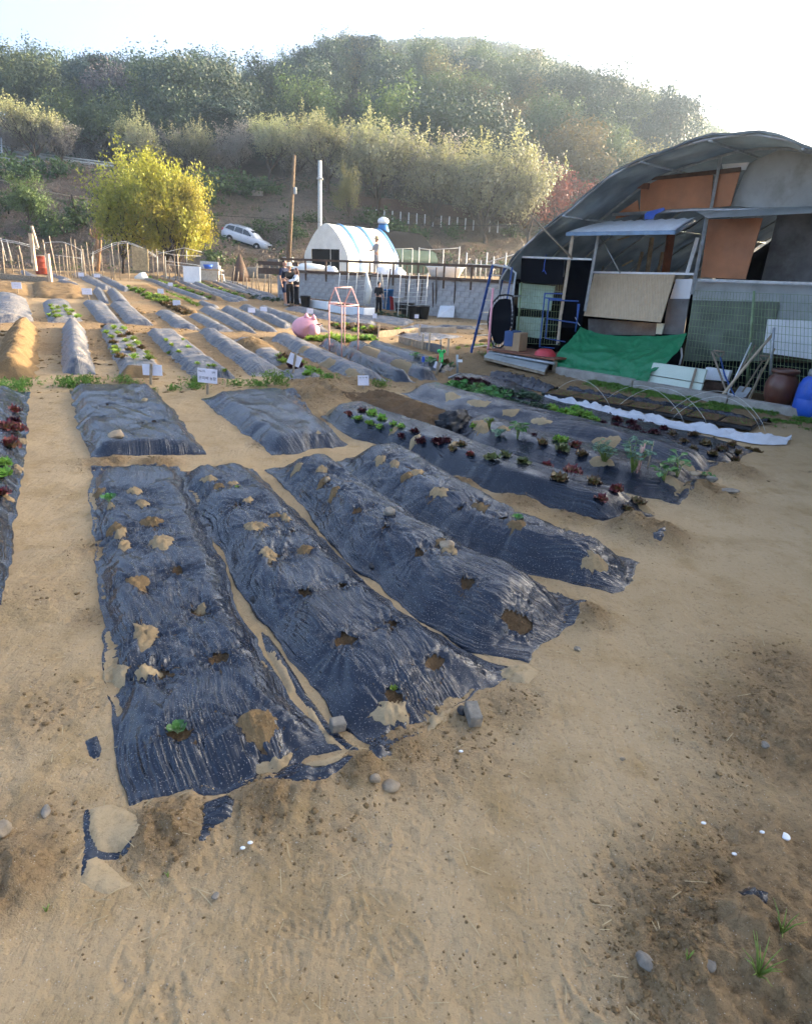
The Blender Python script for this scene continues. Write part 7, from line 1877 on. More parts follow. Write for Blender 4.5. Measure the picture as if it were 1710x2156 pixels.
# grass strip in front of the kerb
def grass():
    rg = np.random.RandomState(3); n = 5200
    s_ = rg.uniform(.8, 4.6, n); o_ = -np.abs(rg.normal(size=n)) * .16 - .01
    o_ = np.where(s_ > 2.6, o_ * 1.9, o_)
    P = HA[None] + HE[None] * s_[:, None] + HN[None] * o_[:, None]
    k = fbm(P[:, 0] * 3, P[:, 1] * 3, 4, 2) > -.25; P = P[k]; P[:, 2] = Z(P[:, 0], P[:, 1])
    P = P[P[:, 2] < .08]
    V, Q, t = leafset(P + [0, 0, .012], 4, (.02, .02, .006), .045, 6, .25, up=.9)
    tag(link('grass', fastmesh('grass', V, Q, LEAF['weed'], False, None, t)), 'short green grass along the concrete kerb', 'grass', None, 'stuff')
grass()
# ------------------------------------------------------------------ signs
def sign(label, x0, y0, x1, y1, base, tilt=0.0, text=(), stake_front=False, group='white plot signs'):
    b = gp(*base); Y = b[1]
    c = atY((x0 + x1) / 2, (y0 + y1) / 2, Y)
    w_ = abs(atY(x1, (y0 + y1) / 2, Y)[0] - atY(x0, (y0 + y1) / 2, Y)[0]); h_ = abs(atY((x0 + x1) / 2, y0, Y)[2] - atY((x0 + x1) / 2, y1, Y)[2])
    r = thing('plot_sign', label, 'sign', b, 0, group)
    top = c - b + np.array([0, 0, h_ * .62]); top[0] += math.tan(tilt) * h_ * .3
    MB().beam((0, 0, -.12), top, .035, .02, (0, 1, 0)).build('stake', M['wood'], r, bevel=.002)
    yo = .018 if stake_front else -.018
    bo = MB().box((0, 0, 0), (w_, .006, h_)).build('board', M['paper'], r, bevel=.001)
    bo.location = Vector(c - b) + Vector((0, yo, 0)); bo.rotation_euler = (0, tilt, 0)
    for (tx, px_, pz_, sz) in text:
        cu = bpy.data.curves.new('lettering', 'FONT'); cu.body = tx; cu.size = h_ * sz; cu.align_x = 'CENTER'; cu.align_y = 'CENTER'; cu.extrude = .0004; cu.offset = h_ * sz * .006
        tmp = link('tmp', cu); bpy.context.view_layer.update(); me_ = bpy.data.meshes.new_from_object(tmp.evaluated_get(bpy.context.evaluated_depsgraph_get())); bpy.data.objects.remove(tmp)
        me_.materials.clear(); me_.materials.append(M['ink']); me_.name = 'lettering'; o = link('lettering', me_, bo); o.rotation_euler = (rad(90), 0, 0); o.location = (px_ * w_, -.0045, pz_ * h_)
    return r
sign('white plot sign lettered in two lines on a wooden stake behind the square beds', 418, 776, 459, 806, (437, 832), rad(4), (('No152', -.27, .30, .17), ('5평', .32, .27, .17), ('은지매 농장', 0, -.18, .25)))
sign('blank white back of a plot sign standing at the end of the lettuce bed', 300, 768, 341, 791, (317, 814), rad(1), (), True)
sign('tilted white plot sign seen from behind, leaning right', 607, 747, 634, 770, (613, 794), rad(24), (), True)
sign('small white plot sign with one line of writing beside brown soil', 754, 790, 777, 811, (765, 826), rad(-2), (('No 151 5평', 0, .27, .17),))
sign('white plot sign leaning beside the green frog stake', 914, 763, 929, 777, (915, 792), rad(20), (), True)
for k, (x0, y0, x1, y1, bx, by, lb) in enumerate([(174, 607, 195, 620, 190, 636, 'distant white plot sign left of the short film ridges'), (26, 594, 47, 608, 40, 622, 'distant white plot sign at the far left edge'), (333, 608, 346, 618, 340, 624, 'distant white plot sign amid the brown strip'), (355, 595, 365, 602, 358, 610, 'distant small sign furthest back near the white board'), (365, 632, 381, 643, 373, 650, 'distant white plot sign above the narrow film bed'), (523, 648, 538, 658, 530, 667, 'distant white plot sign left of the pink pig, left of two'), (549, 646, 563, 656, 556, 664, 'distant white plot sign left of the pink pig, right of two'), (647, 649, 660, 660, 652, 668, 'distant white plot sign below the white planters'), (785, 660, 794, 670, 789, 676, 'distant white plot sign below the trellis'), (873, 662, 882, 670, 877, 677, 'distant white plot sign before the black pots'), (620, 629, 636, 638, 634, 645, 'distant white plot sign at the feet of the three people'), (166, 574, 178, 582, 172, 588, 'far white sign among the film strips, left of two'), (199, 577, 212, 584, 206, 591, 'far white sign among the film strips, right of two')]):
    sign(lb, x0, y0, x1, y1, (bx, by), 0, (('----------', 0, .2, .2), ('--------', 0, -.15, .2)) if k < 3 else ())
# ------------------------------------------------------------------ pink pig, pink frame, frog stake
def pig():
    b = gp(646, 712); r = thing('inflatable_pig', 'round pink inflatable pig on the path', 'inflatable', b)
    V, Fc = ico(4, 3, 0); V = V * np.array([.36, .31, .27]); V[:, 2] += .25
    d = V - np.array([.18, -.36, .38]); V -= (np.exp(-(np.linalg.norm(d * [1, 1, 3.5], axis=1) / .16) ** 2) * .035)[:, None] * np.array([0, -1, 0])
    link('body', fastmesh('body', V, Fc, M['pink'], True), r)
    V, Fc = ico(3, 4, 0); link('cheek', fastmesh('cheek', V * np.array([.17, .16, .16]), Fc, M['pink'], True), r, (.2, -.18, .22))
    for (x, z_) in ((.02, .49), (.2, .46)): MB().lathe([(.07, 0), (.055, .05), (.012, .12)], 12).build('ear', M['pink'], r, True, loc=(x, -.08, z_))
    MB().tube([(.3, -.38, .36), (.46, -.42, .40)], [.012, .008], 6).build('stick', M['wood_dark'], r, True)
    MB().lathe([(.05, 0), (.05, .03), (.03, .035)], 12).build('snout', M['pink_pipe'], r, True, loc=(.34, -.16, .34))
    MB().lathe([(.012, 0), (.012, .01)], 8).build('eye', M['hair'], r, True, loc=(.22, -.29, .36))
pig()
def pinkframe():
    B_ = [gp(694, 741), gp(720, 754), gp(754, 746), gp(726, 738)]
    ev = [(703, 638), (732, 645), (761, 646), (733, 636)]
    E_ = [atY(x, y, b[1]) for (x, y), b in zip(ev, B_)]; ze = np.mean([e[2] for e in E_])
    E_ = [np.array([b[0] + .0, b[1], ze]) for b in B_]
    A1 = (E_[0] + E_[1]) / 2; A2 = (E_[2] + E_[3]) / 2
    za = atY(719, 606, A1[1])[2]; A1[2] = za; A2[2] = za
    r = thing('pipe_house', 'pink house-shaped pipe frame standing on the film ridges', 'frame', sum(B_) / 4)
    for b, e in zip(B_, E_): wb(MB().tube([b - [0, 0, .1], e], .014, 8), 'leg', M['pink_pipe'], r, True)
    for a, b in ((0, 1), (1, 2), (2, 3), (3, 0)): wb(MB().tube([E_[a], E_[b]], .013, 8), 'eave_bar', M['pink_pipe'], r, True)
    for a, e in ((A1, 0), (A1, 1), (A2, 2), (A2, 3)): wb(MB().tube([E_[e], a], .013, 8), 'rafter', M['pink_pipe'], r, True)
    wb(MB().tube([A1, A2], .013, 8), 'ridge_bar', M['pink_pipe'], r, True)
pinkframe()
M['frog'] = simple('bright_green_plastic', (.05, .62, .14), .4, .4, .1)
b = gp(918, 792); t_ = atY(929, 752, b[1]); r = thing('frog_stake', 'bright green frog-shaped paddle on a slanting stick', 'ornament', b)
wb(MB().tube([b - [0, 0, .1], t_], .016, 6), 'stick', M['wood'], r, True)
wb(MB().box(t_, (.075, .02, .17)), 'body', M['frog'], r, bevel=.009)
for s in (-1, 1):
    q = t_ + np.array([s * .04, 0, .10]); wb(MB().lathe([(.004, -.03), (.03, -.02), (.036, 0), (.03, .02), (.004, .03)], 12, q), 'eye', M['frog'], r, True); wb(MB().lathe([(.003, -.012), (.013, 0), (.003, .012)], 8, q + [0, -.032, .005]), 'pupil', M['hair'], r, True)
for (px_, py_, mt, lb) in ((890, 786, 'blue', 'tiny blue toy tag on the dusty-topped ridge'), (922, 784, 'red', 'small red flower ornament below the frog stake')):
    b = gp(px_, py_); r = thing('garden_ornament', lb, 'ornament', b + [0, 0, .2]); MB().box((0, 0, .04), (.05, .02, .1)).build('tag', M[mt], r, bevel=.008); MB().tube([(0, 0, -.2), (0, 0, .04)], .006, 5).build('pin', M['steel'], r)
b = gp(963, 789); t_ = atY(963, 747, b[1]); r = thing('pipe_stake', 'grey pipe stake with a tap at the end of the film ridges', 'pipe', b); wb(MB().tube([b, t_], .022, 8), 'pipe', M['steel'], r, True); wb(MB().box(t_ + [.05, -.02, -.1], (.09, .04, .04)), 'tap', M['white'], r); wb(MB().tube([b + [.02, 0, .01], gp(945, 800) + [0, 0, .03]], .02, 6), 'foot_pipe', M['steel'], r, True)
# ------------------------------------------------------------------ things left of the tarp
r = thing('deck', 'low deck of rust-brown planks beside the tarp', 'deck', hs(-.9, .4, 0))
for k in range(6): wb(MB().box(hs(-.88, .06 + k * .15, .235), (1.62, .14, .03), math.atan2(HE[1], HE[0])), 'plank', M['rust_wood'], r, bevel=.003)
wb(MB().tube([hs(-1.68, .02, .17), hs(-.08, .02, .17)], .03, 8), 'edge_pipe', M['steel'], r, True)
for s_ in (-1.6, -.9, -.12): wb(MB().box(hs(s_, .1, .1), (.06, .06, .2), .3), 'leg', M['wood'], r)
r = thing('foam_slab', 'speckled pale slab lying on rubble before the deck', 'slab', gp(1090, 778))
P_ = [gp(1018, 768) + [0, 0, .10], gp(1145, 795) + [0, 0, .07], gp(1158, 778) + [0, 0, .12], gp(1038, 757) + [0, 0, .13]]
wb(MB().poly(P_, .03, (0, 0, 1)), 'slab', M['pale_sheet'], r); wb(MB().poly([p_ - [0, 0, .05] for p_ in P_], .045, (0, 0, 1)), 'backing', M['wood'], r)
b = hs(-1.25, .32, .25); r = thing('cardboard_box', 'cardboard box half wrapped in blue sheet on the deck', 'box', b); r.rotation_euler = (0, 0, math.atan2(HE[1], HE[0]) + .15)
MB().box((0, 0, .17), (.32, .3, .34)).build('box', M['cardboard'], r, bevel=.006); MB().box((-.09, -.005, .22), (.2, .32, .29)).build('blue_wrap', M['blue_sheet'], r, bevel=.02)
b = HP(1147, 749, .25); r = thing('basin', 'upturned red basin on the deck by the tarp', 'basin', (b[0], b[1], .25)); MB().lathe([(.20, 0), (.21, .01), (.205, .03), (.18, .10), (.12, .145), (.02, .15)], 30).build('bowl', M['red'], r, True)
# trampoline standing on edge
def trampoline():
    r = thing('trampoline', 'small round black trampoline standing on its edge', 'trampoline', HP(1055, 733, .2))
    Q = np.array([(180, 175), (215, 170), (246, 176), (252, 250), (247, 330), (218, 395), (190, 430), (165, 428), (150, 418), (134, 365), (125, 300), (135, 245), (152, 205)]) / 2.3214 + [973.2, 547.4]
    P_ = np.array([HP(x, y, .25) for x, y in Q] + [HP(*Q[0], .25)]); d_ = np.r_[0, np.cumsum(np.linalg.norm(np.diff(P_, axis=0), axis=1))]; t_ = np.linspace(0, d_[-1], 33)[:-1]
    rim = [np.array([np.interp(t, d_, P_[:, k]) for k in range(3)]) for t in t_]; c = sum(rim) / 32; inn = [c + (q - c) * .86 for q in rim]
    wb(MB().tube(rim + [rim[0]], .018, 7, False), 'rim', M['rubber'], r, True)
    wb(MB().poly(inn, .006, -HN), 'mat', M['net'], r)
    for k in range(32): wb(MB().tube([inn[k], rim[k]], .006, 4), 'spring', M['white'], r)
    for k in (4, 14): wb(MB().tube([rim[k], rim[k] + HN * .25], .014, 6), 'leg', M['steel'], r)
trampoline()
# blue step ladder, pink pole, gates
r = thing('step_ladder', 'tall blue step ladder left of the trampoline', 'ladder', gp(991, 750))
b = gp(991, 750); t_ = HP(1038, 557, .35); b2 = gp(1020, 740); t2 = t_ + HN * .22 + HE * .12
for (p, q) in ((b, t_), (b2 + HN * .1, t2)): wb(MB().beam(p, q, .05, .025), 'stringer', M['blue_metal'], r)
for k in range(7):
    f = (k + .6) / 7.4; wb(MB().beam(b * (1 - f) + t_ * f, (b2 + HN * .1) * (1 - f) + t2 * f, .035, .02), 'rung', M['steel_pale'], r)
for (x, y) in ((1078, 565), (1086, 575)): wb(MB().tube([t_ if x < 1080 else t2, HP(x, y, .5)], .016, 6), 'brace', M['steel_pale'], r)
wb(MB().beam(HP(1078, 563, .5), HP(1066, 640, .4), .03), 'rear_leg', M['blue_metal'], r); wb(MB().beam(HP(1086, 573, .5), HP(1074, 650, .4), .03), 'rear_leg', M['steel'], r)
r = thing('pink_pole', 'pink pole leaning beside the blue ladder', 'pole', HP(1027, 746, .0)); wb(MB().tube([HP(1027, 746, .0), HP(1038, 607, .3)], .024, 8), 'pole', M['pink'], r, True)
z6 = lambda x, y: (1064.5 + x / 7.028, 547.4 + y / 7.028)
r = thing('blue_gate', 'blue pipe gate frames leaning on the wire fence', 'gate', HP(*z6(560, 1290), .6))
for ln, o_ in (([(580, 490), (500, 1285), (720, 1305)], .7), ([(575, 495), (840, 500)], .7), ([(640, 570), (590, 1160), (880, 1210)], .66), ([(645, 590), (1075, 610)], .66), ([(1090, 650), (1030, 1060)], .66), ([(1070, 650), (1055, 900)], .68), ([(620, 870), (1060, 935)], .66), ([(575, 560), (830, 580)], .68)):
    wb(MB().tube([HP(*z6(*q), o_) for q in ln], .013, 6), 'pipe', M['blue_metal'], r, True)
r = thing('hanging_rope', 'blue cord hanging in front of the black net', 'cord', HP(1146, 540, .6)); wb(MB().tube([HP(1150, 536, .6), HP(1146, 555, .6), HP(1145, 568, .6), HP(1150, 577, .6)], .008, 5), 'cord', M['blue'], r, True); wb(MB().tube([HP(1145, 568, .6), HP(1142, 572, .6)], .008, 5), 'cord_end', M['blue'], r)
# timber edged bed left of the ladder
for k, (x0, y0, x1, y1, lb) in enumerate([(797, 712, 880, 704, 'long back edging board of the timber bed'), (840, 724, 868, 731, 'first short front board of the timber bed'), (869, 732, 897, 738, 'second short front board of the timber bed'), (898, 738, 928, 747, 'grey front board at the end of the timber bed'), (884, 704, 960, 702, 'right part of the back edging board')]):
    a, b = gp(x0, y0), gp(x1, y1); o = MB().beam(a + [0, 0, .08], b + [0, 0, .08], .03, .2).build('edging_board', M['wood'] if k < 3 else M['grey_board'], None, bevel=.003); tag(o, lb, 'board', 'edging boards of the timber bed')
for k, (x, y, h_) in enumerate([(882, 712, .35), (888, 737, .35), (902, 740, .4), (941, 752, .35), (796, 712, .35), (925, 744, .3)]):
    b = gp(x, y); o = MB().beam((0, 0, -.1), (.02, 0, h_), .04).build('edging_peg', M['wood_new'], None, loc=b); tag(o, 'wooden peg holding the timber bed, %s counted from the shed' % ORD[[4, 2, 1, 0, 5, 3][k] if [4, 2, 1, 0, 5, 3][k] else 0], 'peg', 'pegs of the timber bed')
# ------------------------------------------------------------------ seed trays, fleece, hoops
TA, TB = gp(1160, 836), gp(1590, 908); td = (TB - TA); tl = np.linalg.norm(td); td /= tl; tn = np.array([-td[1], td[0], 0])
nT = 7; tw = tl / nT
tray = MB().box((0, 0, .02), (tw * .97, .50, .04)).mesh('tray', M['black'])
def soilmesh(seed):
    u = np.linspace(-tw * .46, tw * .46, 26); v = np.linspace(-.23, .23, 22); U, Vv = np.meshgrid(u, v, indexing='ij'); rg = np.random.RandomState(seed)
    Zz = .045 + .008 * np.abs(np.sin(U / .045 * math.pi / 1)) * np.abs(np.sin(Vv / .045 * math.pi)) + .006 * rg.rand(*U.shape)
    return fastmesh('soil_plugs', np.stack([U, Vv, Zz], -1).reshape(-1, 3), gridq(26, 22), M['soil_dark'], True)
sm = soilmesh(3)
for k in range(nT):
    c = TA + td * tw * (k + .5) - tn * 0.02; c[2] = float(T(c[0], c[1])) + .05
    r = thing('seed_tray', 'black seed tray with dark soil plugs, %s from the left in the row' % ORD[k].replace('nearest', 'first'), 'tray', c, math.atan2(td[1], td[0]), 'seed trays in a row')
    link('tray', tray, r); link('soil_plugs', sm, r)
    rg = np.random.RandomState(k); cc = np.stack([rg.uniform(-tw * .45, tw * .45, 40), rg.uniform(-.22, .22, 40), np.full(40, .055)], -1)
    V, Q, t = leafset(cc, 3, .006, .018, k, .5, up=.5); tag(link('sprouts', fastmesh('sprouts', V, Q, LEAF['weed'], False, None, t), r), None, None, None, 'stuff')
def strip_cloth(name, label, cat, near, far, mat, h=.05, seed=1, part='cloth', n=110, mw=22, wr=.05):
    A_ = np.array([gp(*q)[:2] for q in near]); B_ = np.array([gp(*q)[:2] for q in far]); A_, _ = resample(A_, n); B_, _ = resample(B_, n)
    v = np.linspace(0, 1, mw); X = A_[:, None, 0] * (1 - v) + B_[:, None, 0] * v; Y = A_[:, None, 1] * (1 - v) + B_[:, None, 1] * v
    al = np.linspace(0, 4, n)[:, None] + 0 * v; Zz = Z(X, Y) + .012 + h * np.sin(v * math.pi)[None] ** .7 + wr * np.abs(fbm(al * 4, v[None] * 4 + 0 * al, seed, 3)) * np.sin(v * math.pi)[None] ** .4
    c = np.array([X.mean(), Y.mean(), 0]); r = thing(name, label, cat, c)
    V = np.stack([X, Y, Zz], -1).reshape(-1, 3) - c
    link(part, fastmesh(part, V, gridq(n, mw), mat, True, np.stack([al, v[None] * .5 + 0 * al], -1).reshape(-1, 2)), r); return r
M['fleece'] = simple('white_fleece', (.50, .51, .54), .6, .3, .12, 6, .006, 30)
strip_cloth('white_fleece', 'crumpled white fleece strip along the seed trays', 'cloth', [(1140, 846), (1250, 872), (1370, 895), (1480, 916), (1590, 938), (1655, 938)], [(1160, 842), (1265, 864), (1380, 888), (1490, 908), (1600, 926), (1665, 930)], M['fleece'], .03, 5, wr=.07)
strip_cloth('film_sheet', 'dark film sheet lying behind the greens bed', 'film', [(1030, 800), (1090, 812), (1150, 830)], [(1035, 790), (1110, 802), (1180, 826)], M['film'], .05, 6)
strip_cloth('film_sheet', 'grey film sheet lying behind the seed trays', 'film', [(1190, 826), (1400, 866), (1600, 900)], [(1200, 820), (1420, 856), (1625, 893)], M['film'], .03, 7)
def hoop(a, b, h_, label):
    A_, B_ = gp(*a), gp(*b); P_ = [A_ * (1 - t) + B_ * t + np.array([0, 0, h_ * math.sin(math.pi * t) ** .75]) for t in np.linspace(0, 1, 22)]
    r = thing('wire_hoop', label, 'hoop', (A_ + B_) / 2, 0, 'wire hoops over the seed trays'); wb(MB().tube(P_, .0026, 5), 'wire', M['steel_pale'], r, True)
for (a, b, h_, lb) in [((1163, 832), (1286, 867), .32, 'leftmost wire hoop over the seed trays'), ((1294, 866), (1490, 901), .40, 'wide middle wire hoop over the seed trays'), ((1270, 850), (1440, 893), .36, 'thin wire hoop behind the wide middle one'), ((1410, 889), (1598, 907), .36, 'rightmost wire hoop over the seed trays'), ((1400, 880), (1610, 912), .42, 'tall wire hoop close to the rightmost one')]: hoop(a, b, h_, lb)
r = thing('film_bundle', 'scrunched black film bundle at the head of the mixed bed', 'film', on_bed('B6', 960, 900))
V, Fc = ico(4, 7, .5); V = V * np.array([.16, .24, .12]); V += (np.abs(fbm(V[:, 0] * 22, V[:, 1] * 22 + V[:, 2] * 20, 4, 2)) * .03)[:, None] * V / (np.linalg.norm(V, axis=1)[:, None] + 1e-6)
o = link('crumpled_film', fastmesh('crumpled_film', V, Fc, M['black'], True), r, (0, 0, .04)); o.rotation_euler = (.2, .3, -.8)
# ------------------------------------------------------------------ stones, scraps, clods and litter
def stone(label, p, s, mt='stone', seed=1, rz=0.0, name='stone'):
    V, Fc = ico(3, seed, .10); o = link(name, fastmesh(name, V * np.array(s), Fc, M[mt], False), None, p); o.rotation_euler = (0, 0, rz); tag(o, label, 'stone', 'loose stones'); return o
o = MB().box((0, 0, .03), (.055, .10, .055)).build('brick_piece', M['stone'], None, bevel=.006, loc=gp(994, 1515) + [0, 0, .005]); o.rotation_euler = (.1, .05, rad(10)); tag(o, 'broken grey brick piece at the end of the second long bed', 'stone', 'loose stones')
o = MB().box((0, 0, .02), (.06, .05, .045)).build('brick_piece', M['stone'], None, bevel=.006, loc=gp(710, 1535) + [0, 0, .01]); o.rotation_euler = (.1, .1, rad(25)); tag(o, 'grey stone cube lying in the fold between the first two beds', 'stone', 'loose stones')
for k, (p, s, mt, lb) in enumerate([(gp(823, 1660) + [0, 0, .012], (.035, .028, .022), 'stone_tan', 'angular pale stone on the path before the nearest beds'), (on_bed('F1', 249, 915), (.14, .085, .04), 'stone_tan', 'flat tan stone holding down the square film bed'), (on_bed('B3', 820, 1082) + [0, 0, .015], (.04, .04, .035), 'stone', 'grey stone on the crest of the third long bed'), (on_bed('B3', 942, 1150) + [0, 0, .012], (.05, .045, .03), 'stone_tan', 'tan stone on a soil patch of the third long bed'), (on_bed('B3', 690, 1013) + [0, 0, .01], (.03, .025, .025), 'stone_tan', 'pale stone at the far end of the third long bed'), (gp(1350, 2050) + [0, 0, .008], (.03, .022, .014), 'stone', 'pale flat stone at the lower right'), (gp(1478, 2080), (.02, .016, .01), 'stone', 'dark small stone right of the pale flat one'), (gp(8, 1762) + [0, 0, .01], (.035, .03, .02), 'stone_tan', 'tan stone cut by the left edge'), (gp(453, 1888) + [0, 0, .006], (.014, .012, .01), 'stone', 'tiny grey stone on the lower path'), (gp(1648, 1776) + [0, 0, .004], (.014, .016, .006), 'white', 'white shell chip at lower right'), (gp(1605, 1585) + [0, 0, .006], (.02, .016, .012), 'stone', 'grey stone above the long crack at right'), (gp(1215, 1370) + [0, 0, .008], (.018, .016, .012), 'stone', 'round pebble at the end of the third long bed'), (gp(1490, 1045) + [0, 0, .04], (.06, .045, .03), 'stone', 'grey stone in the soil heap at the mixed bed'), (gp(1530, 1050) + [0, 0, .01], (.09, .05, .02), 'stone', 'flat stone on the path before the mixed bed'), (gp(1455, 1040) + [0, 0, .06], (.05, .05, .02), 'stone_tan', 'tan stone on top of the soil heap'), (gp(98, 1712) + [0, 0, .006], (.016, .03, .012), 'stone', 'long grey stone left of the nearest bed'), (gp(790, 1660) + [0, 0, .01], (.022, .02, .016), 'stone_tan', 'brown lump left of the angular stone'), (gp(1310, 1600) + [0, 0, .003], (.012, .010, .006), 'stone_tan', 'brown clod pressed in the middle of the path')]): stone(lb, p, s, mt, 40 + k, k * 1.7)
# film scraps trodden into the ground
def scrap(name, label, pts, mt, dz=.006, seed=1, cat='film', cell=.012, wr=.012):
    Q = np.array([gp(*q)[:2] for q in pts]); lo, hi = Q.min(0) - .01, Q.max(0) + .01
    nx, ny = [int(np.clip((hi[k] - lo[k]) / cell, 6, 90)) for k in (0, 1)]
    X, Y = np.meshgrid(np.linspace(lo[0], hi[0], nx), np.linspace(lo[1], hi[1], ny), indexing='ij')
    ins = np.zeros(X.shape, bool); j = len(Q) - 1; sdm = np.full(X.shape, 1e9)
    for i in range(len(Q)):
        a, b = Q[i], Q[j]
        c = ((a[1] > Y) != (b[1] > Y)) & (X < (b[0] - a[0]) * (Y - a[1]) / (b[1] - a[1] + 1e-9) + a[0]); ins ^= c
        e = b - a; t = np.clip(((X - a[0]) * e[0] + (Y - a[1]) * e[1]) / (e @ e), 0, 1); sdm = np.minimum(sdm, np.hypot(X - a[0] - t * e[0], Y - a[1] - t * e[1])); j = i
    sd = np.where(ins, sdm, -sdm)
    Zz = Z(X, Y) + np.clip(sd * .6, -.012, dz) + wr * np.abs(fbm(X * 17, Y * 9, seed, 2)) * np.clip(sd * 25, 0, 1)
    kq = np.maximum.reduce([sd[:-1, :-1], sd[1:, :-1], sd[:-1, 1:], sd[1:, 1:]]) > -.006
    c = np.array([X.mean(), Y.mean(), 0])
    o = link(name, fastmesh(name, np.stack([X, Y, Zz], -1).reshape(-1, 3) - c, gridq(nx, ny, kq), M[mt], True, np.stack([X, Y], -1).reshape(-1, 2)), None, c); tag(o, label, cat, 'film scraps and mud skins on the ground'); return o
scrap('film_scrap', 'long black film flap trailing from the corner of the nearest bed', [(182, 1692), (196, 1720), (192, 1760), (215, 1790), (255, 1792), (285, 1765), (270, 1800), (210, 1812), (195, 1830), (178, 1858), (172, 1850), (180, 1780), (176, 1720)], 'film', .004, 3, wr=.012)
scrap('mud_skin', 'pale mud skin on the film flap, upper one', [(188, 1702), (240, 1690), (288, 1718), (296, 1755), (260, 1792), (205, 1795), (186, 1750)], 'mud_skin', .010, 4, 'mud', wr=.003)
scrap('mud_skin', 'pale mud skin with torn film rim, lower one', [(180, 1815), (208, 1800), (232, 1822), (262, 1848), (282, 1860), (225, 1884), (170, 1864)], 'mud_skin', .010, 5, 'mud', wr=.003)
scrap('film_scrap', 'black film tatter below the near end of the first bed', [(428, 1690), (480, 1670), (495, 1690), (488, 1725), (450, 1740), (432, 1775), (418, 1778), (430, 1735)], 'film', .012, 6, wr=.02)
scrap('film_scrap', 'crumpled film tail at the right corner of the first bed', [(580, 1620), (620, 1605), (690, 1625), (740, 1605), (748, 1618), (690, 1655), (630, 1668), (588, 1652)], 'film', .012, 7, wr=.03)
scrap('mud_skin', 'pale mud over the film tail right of the first bed', [(640, 1610), (690, 1600), (730, 1590), (720, 1615), (680, 1630), (645, 1628)], 'mud_skin', .03, 8, 'mud', wr=.004)
scrap('film_scrap', 'black film knot at the corner of the second bed', [(780, 1570), (815, 1585), (825, 1605), (795, 1618), (778, 1600)], 'film', .03, 9, wr=.03)
scrap('film_scrap', 'film strip edge running in the furrow between the first two beds', [(548, 1320), (566, 1335), (640, 1450), (700, 1530), (760, 1585), (745, 1592), (680, 1530), (610, 1440), (560, 1370)], 'film', .008, 10, wr=.02)
scrap('mud_skin', 'pale mud in the furrow between the first two beds, upper part', [(560, 1345), (580, 1360), (612, 1415), (628, 1455), (610, 1460), (582, 1410), (562, 1375)], 'mud_skin', .016, 11, 'mud', wr=.003)
scrap('mud_skin', 'pale mud in the furrow between the first two beds, lower part', [(640, 1470), (665, 1490), (690, 1540), (720, 1570), (690, 1568), (655, 1520)], 'mud_skin', .016, 12, 'mud', wr=.003)
scrap('film_scrap', 'small black film scrap left of the nearest bed', [(180, 1560), (205, 1550), (215, 1575), (208, 1598), (190, 1590)], 'film', .006, 13)
scrap('film_scrap', 'crushed black film scrap in loose soil at lower right', [(1530, 1925), (1565, 1910), (1600, 1925), (1595, 1940), (1560, 1948)], 'film', .012, 14, wr=.02)
scrap('film_scrap', 'film scrap beside the soil heap right of the lettuce bed', [(1370, 1145), (1395, 1140), (1390, 1155), (1372, 1152)], 'film', .01, 15)
scrap('mud_skin', 'pale mud tongue between the second and third beds', [(1060, 1400), (1110, 1395), (1135, 1415), (1110, 1440), (1075, 1432)], 'mud_skin', .02, 16, 'mud', wr=.003)
def peg(label, p, mt='black'):
    o = MB().lathe([(.004, -.02), (.004, -.003), (.024, -.002), (.024, .002), (.008, .004)], 16).build('ground_peg', M[mt], None, True, loc=p); tag(o, label, 'peg', 'round film pegs'); o.rotation_euler = (.3, .2, 0)
peg('grey round film peg on the flank of the third bed', on_bed('B3', 785, 1192)); peg('dark round film peg on the flank of the second bed', on_bed('B2', 535, 1262), 'black'); peg('round film peg at the end of the fourth bed', on_bed('B4', 1325, 1222)); peg('dark round film peg high on the second bed', on_bed('B2', 437, 1108), 'black'); peg('grey film peg by the broken brick', gp(973, 1502) + [0, 0, .02])
def scatter(name, label, cat, n, rmax, size, mats, seed, region, flat=.6, grow=.10):
    rg = np.random.RandomState(seed); base = [ico(1, s_, .7) for s_ in range(7)]
    a = rg.uniform(-.64, .64, n * 6); d = np.exp(rg.uniform(math.log(.85), math.log(rmax), n * 6)); x, y = d * np.sin(a), d * np.cos(a)
    k = rg.rand(n * 6) < region(x, y); x, y, d = x[k][:n], y[k][:n], d[k][:n]; z = Z(x, y)
    Vs, Qs, n0 = [], [], 0
    for i in range(len(x)):
        V, Q = base[rg.randint(7)]; s_ = size * math.exp(min(rg.normal() * .5, .9)) * (.8 + d[i] * grow); an = rg.rand() * 6.28; sx, sy = rg.uniform(.6, 1.4, 2); ca, sa = math.cos(an), math.sin(an)
        R_ = V * np.array([s_ * sx, s_ * sy, s_ * flat]); Vs.append(np.stack([R_[:, 0] * ca - R_[:, 1] * sa + x[i], R_[:, 0] * sa + R_[:, 1] * ca + y[i], R_[:, 2] + z[i] + s_ * .06], -1)); Qs.append(Q + n0); n0 += len(V)
    return tag(link(name, fastmesh(name, np.concatenate(Vs), np.concatenate(Qs), M[mats], False)), label, cat, None, 'stuff')
_lo = lambda x, y: np.where(y < 9, np.clip(loose(x, y) - .2, 0, 1) ** 1.1, .12)
scatter('soil_clods', 'crumbly brown soil clods in the loose patches', 'soil', 11000, 11, .0044, 'soil', 3, _lo)
scatter('soil_crumbs', 'small dark crumbs strewn over the trodden path', 'soil', 2600, 8, .0022, 'soil', 4, lambda x, y: .25 + .6 * np.clip(loose(x, y), 0, 1))
scatter('pebbles', 'small pale pebbles strewn over the soil', 'pebbles', 420, 10, .0026, 'stone_tan', 5, lambda x, y: .4 + 0 * x)
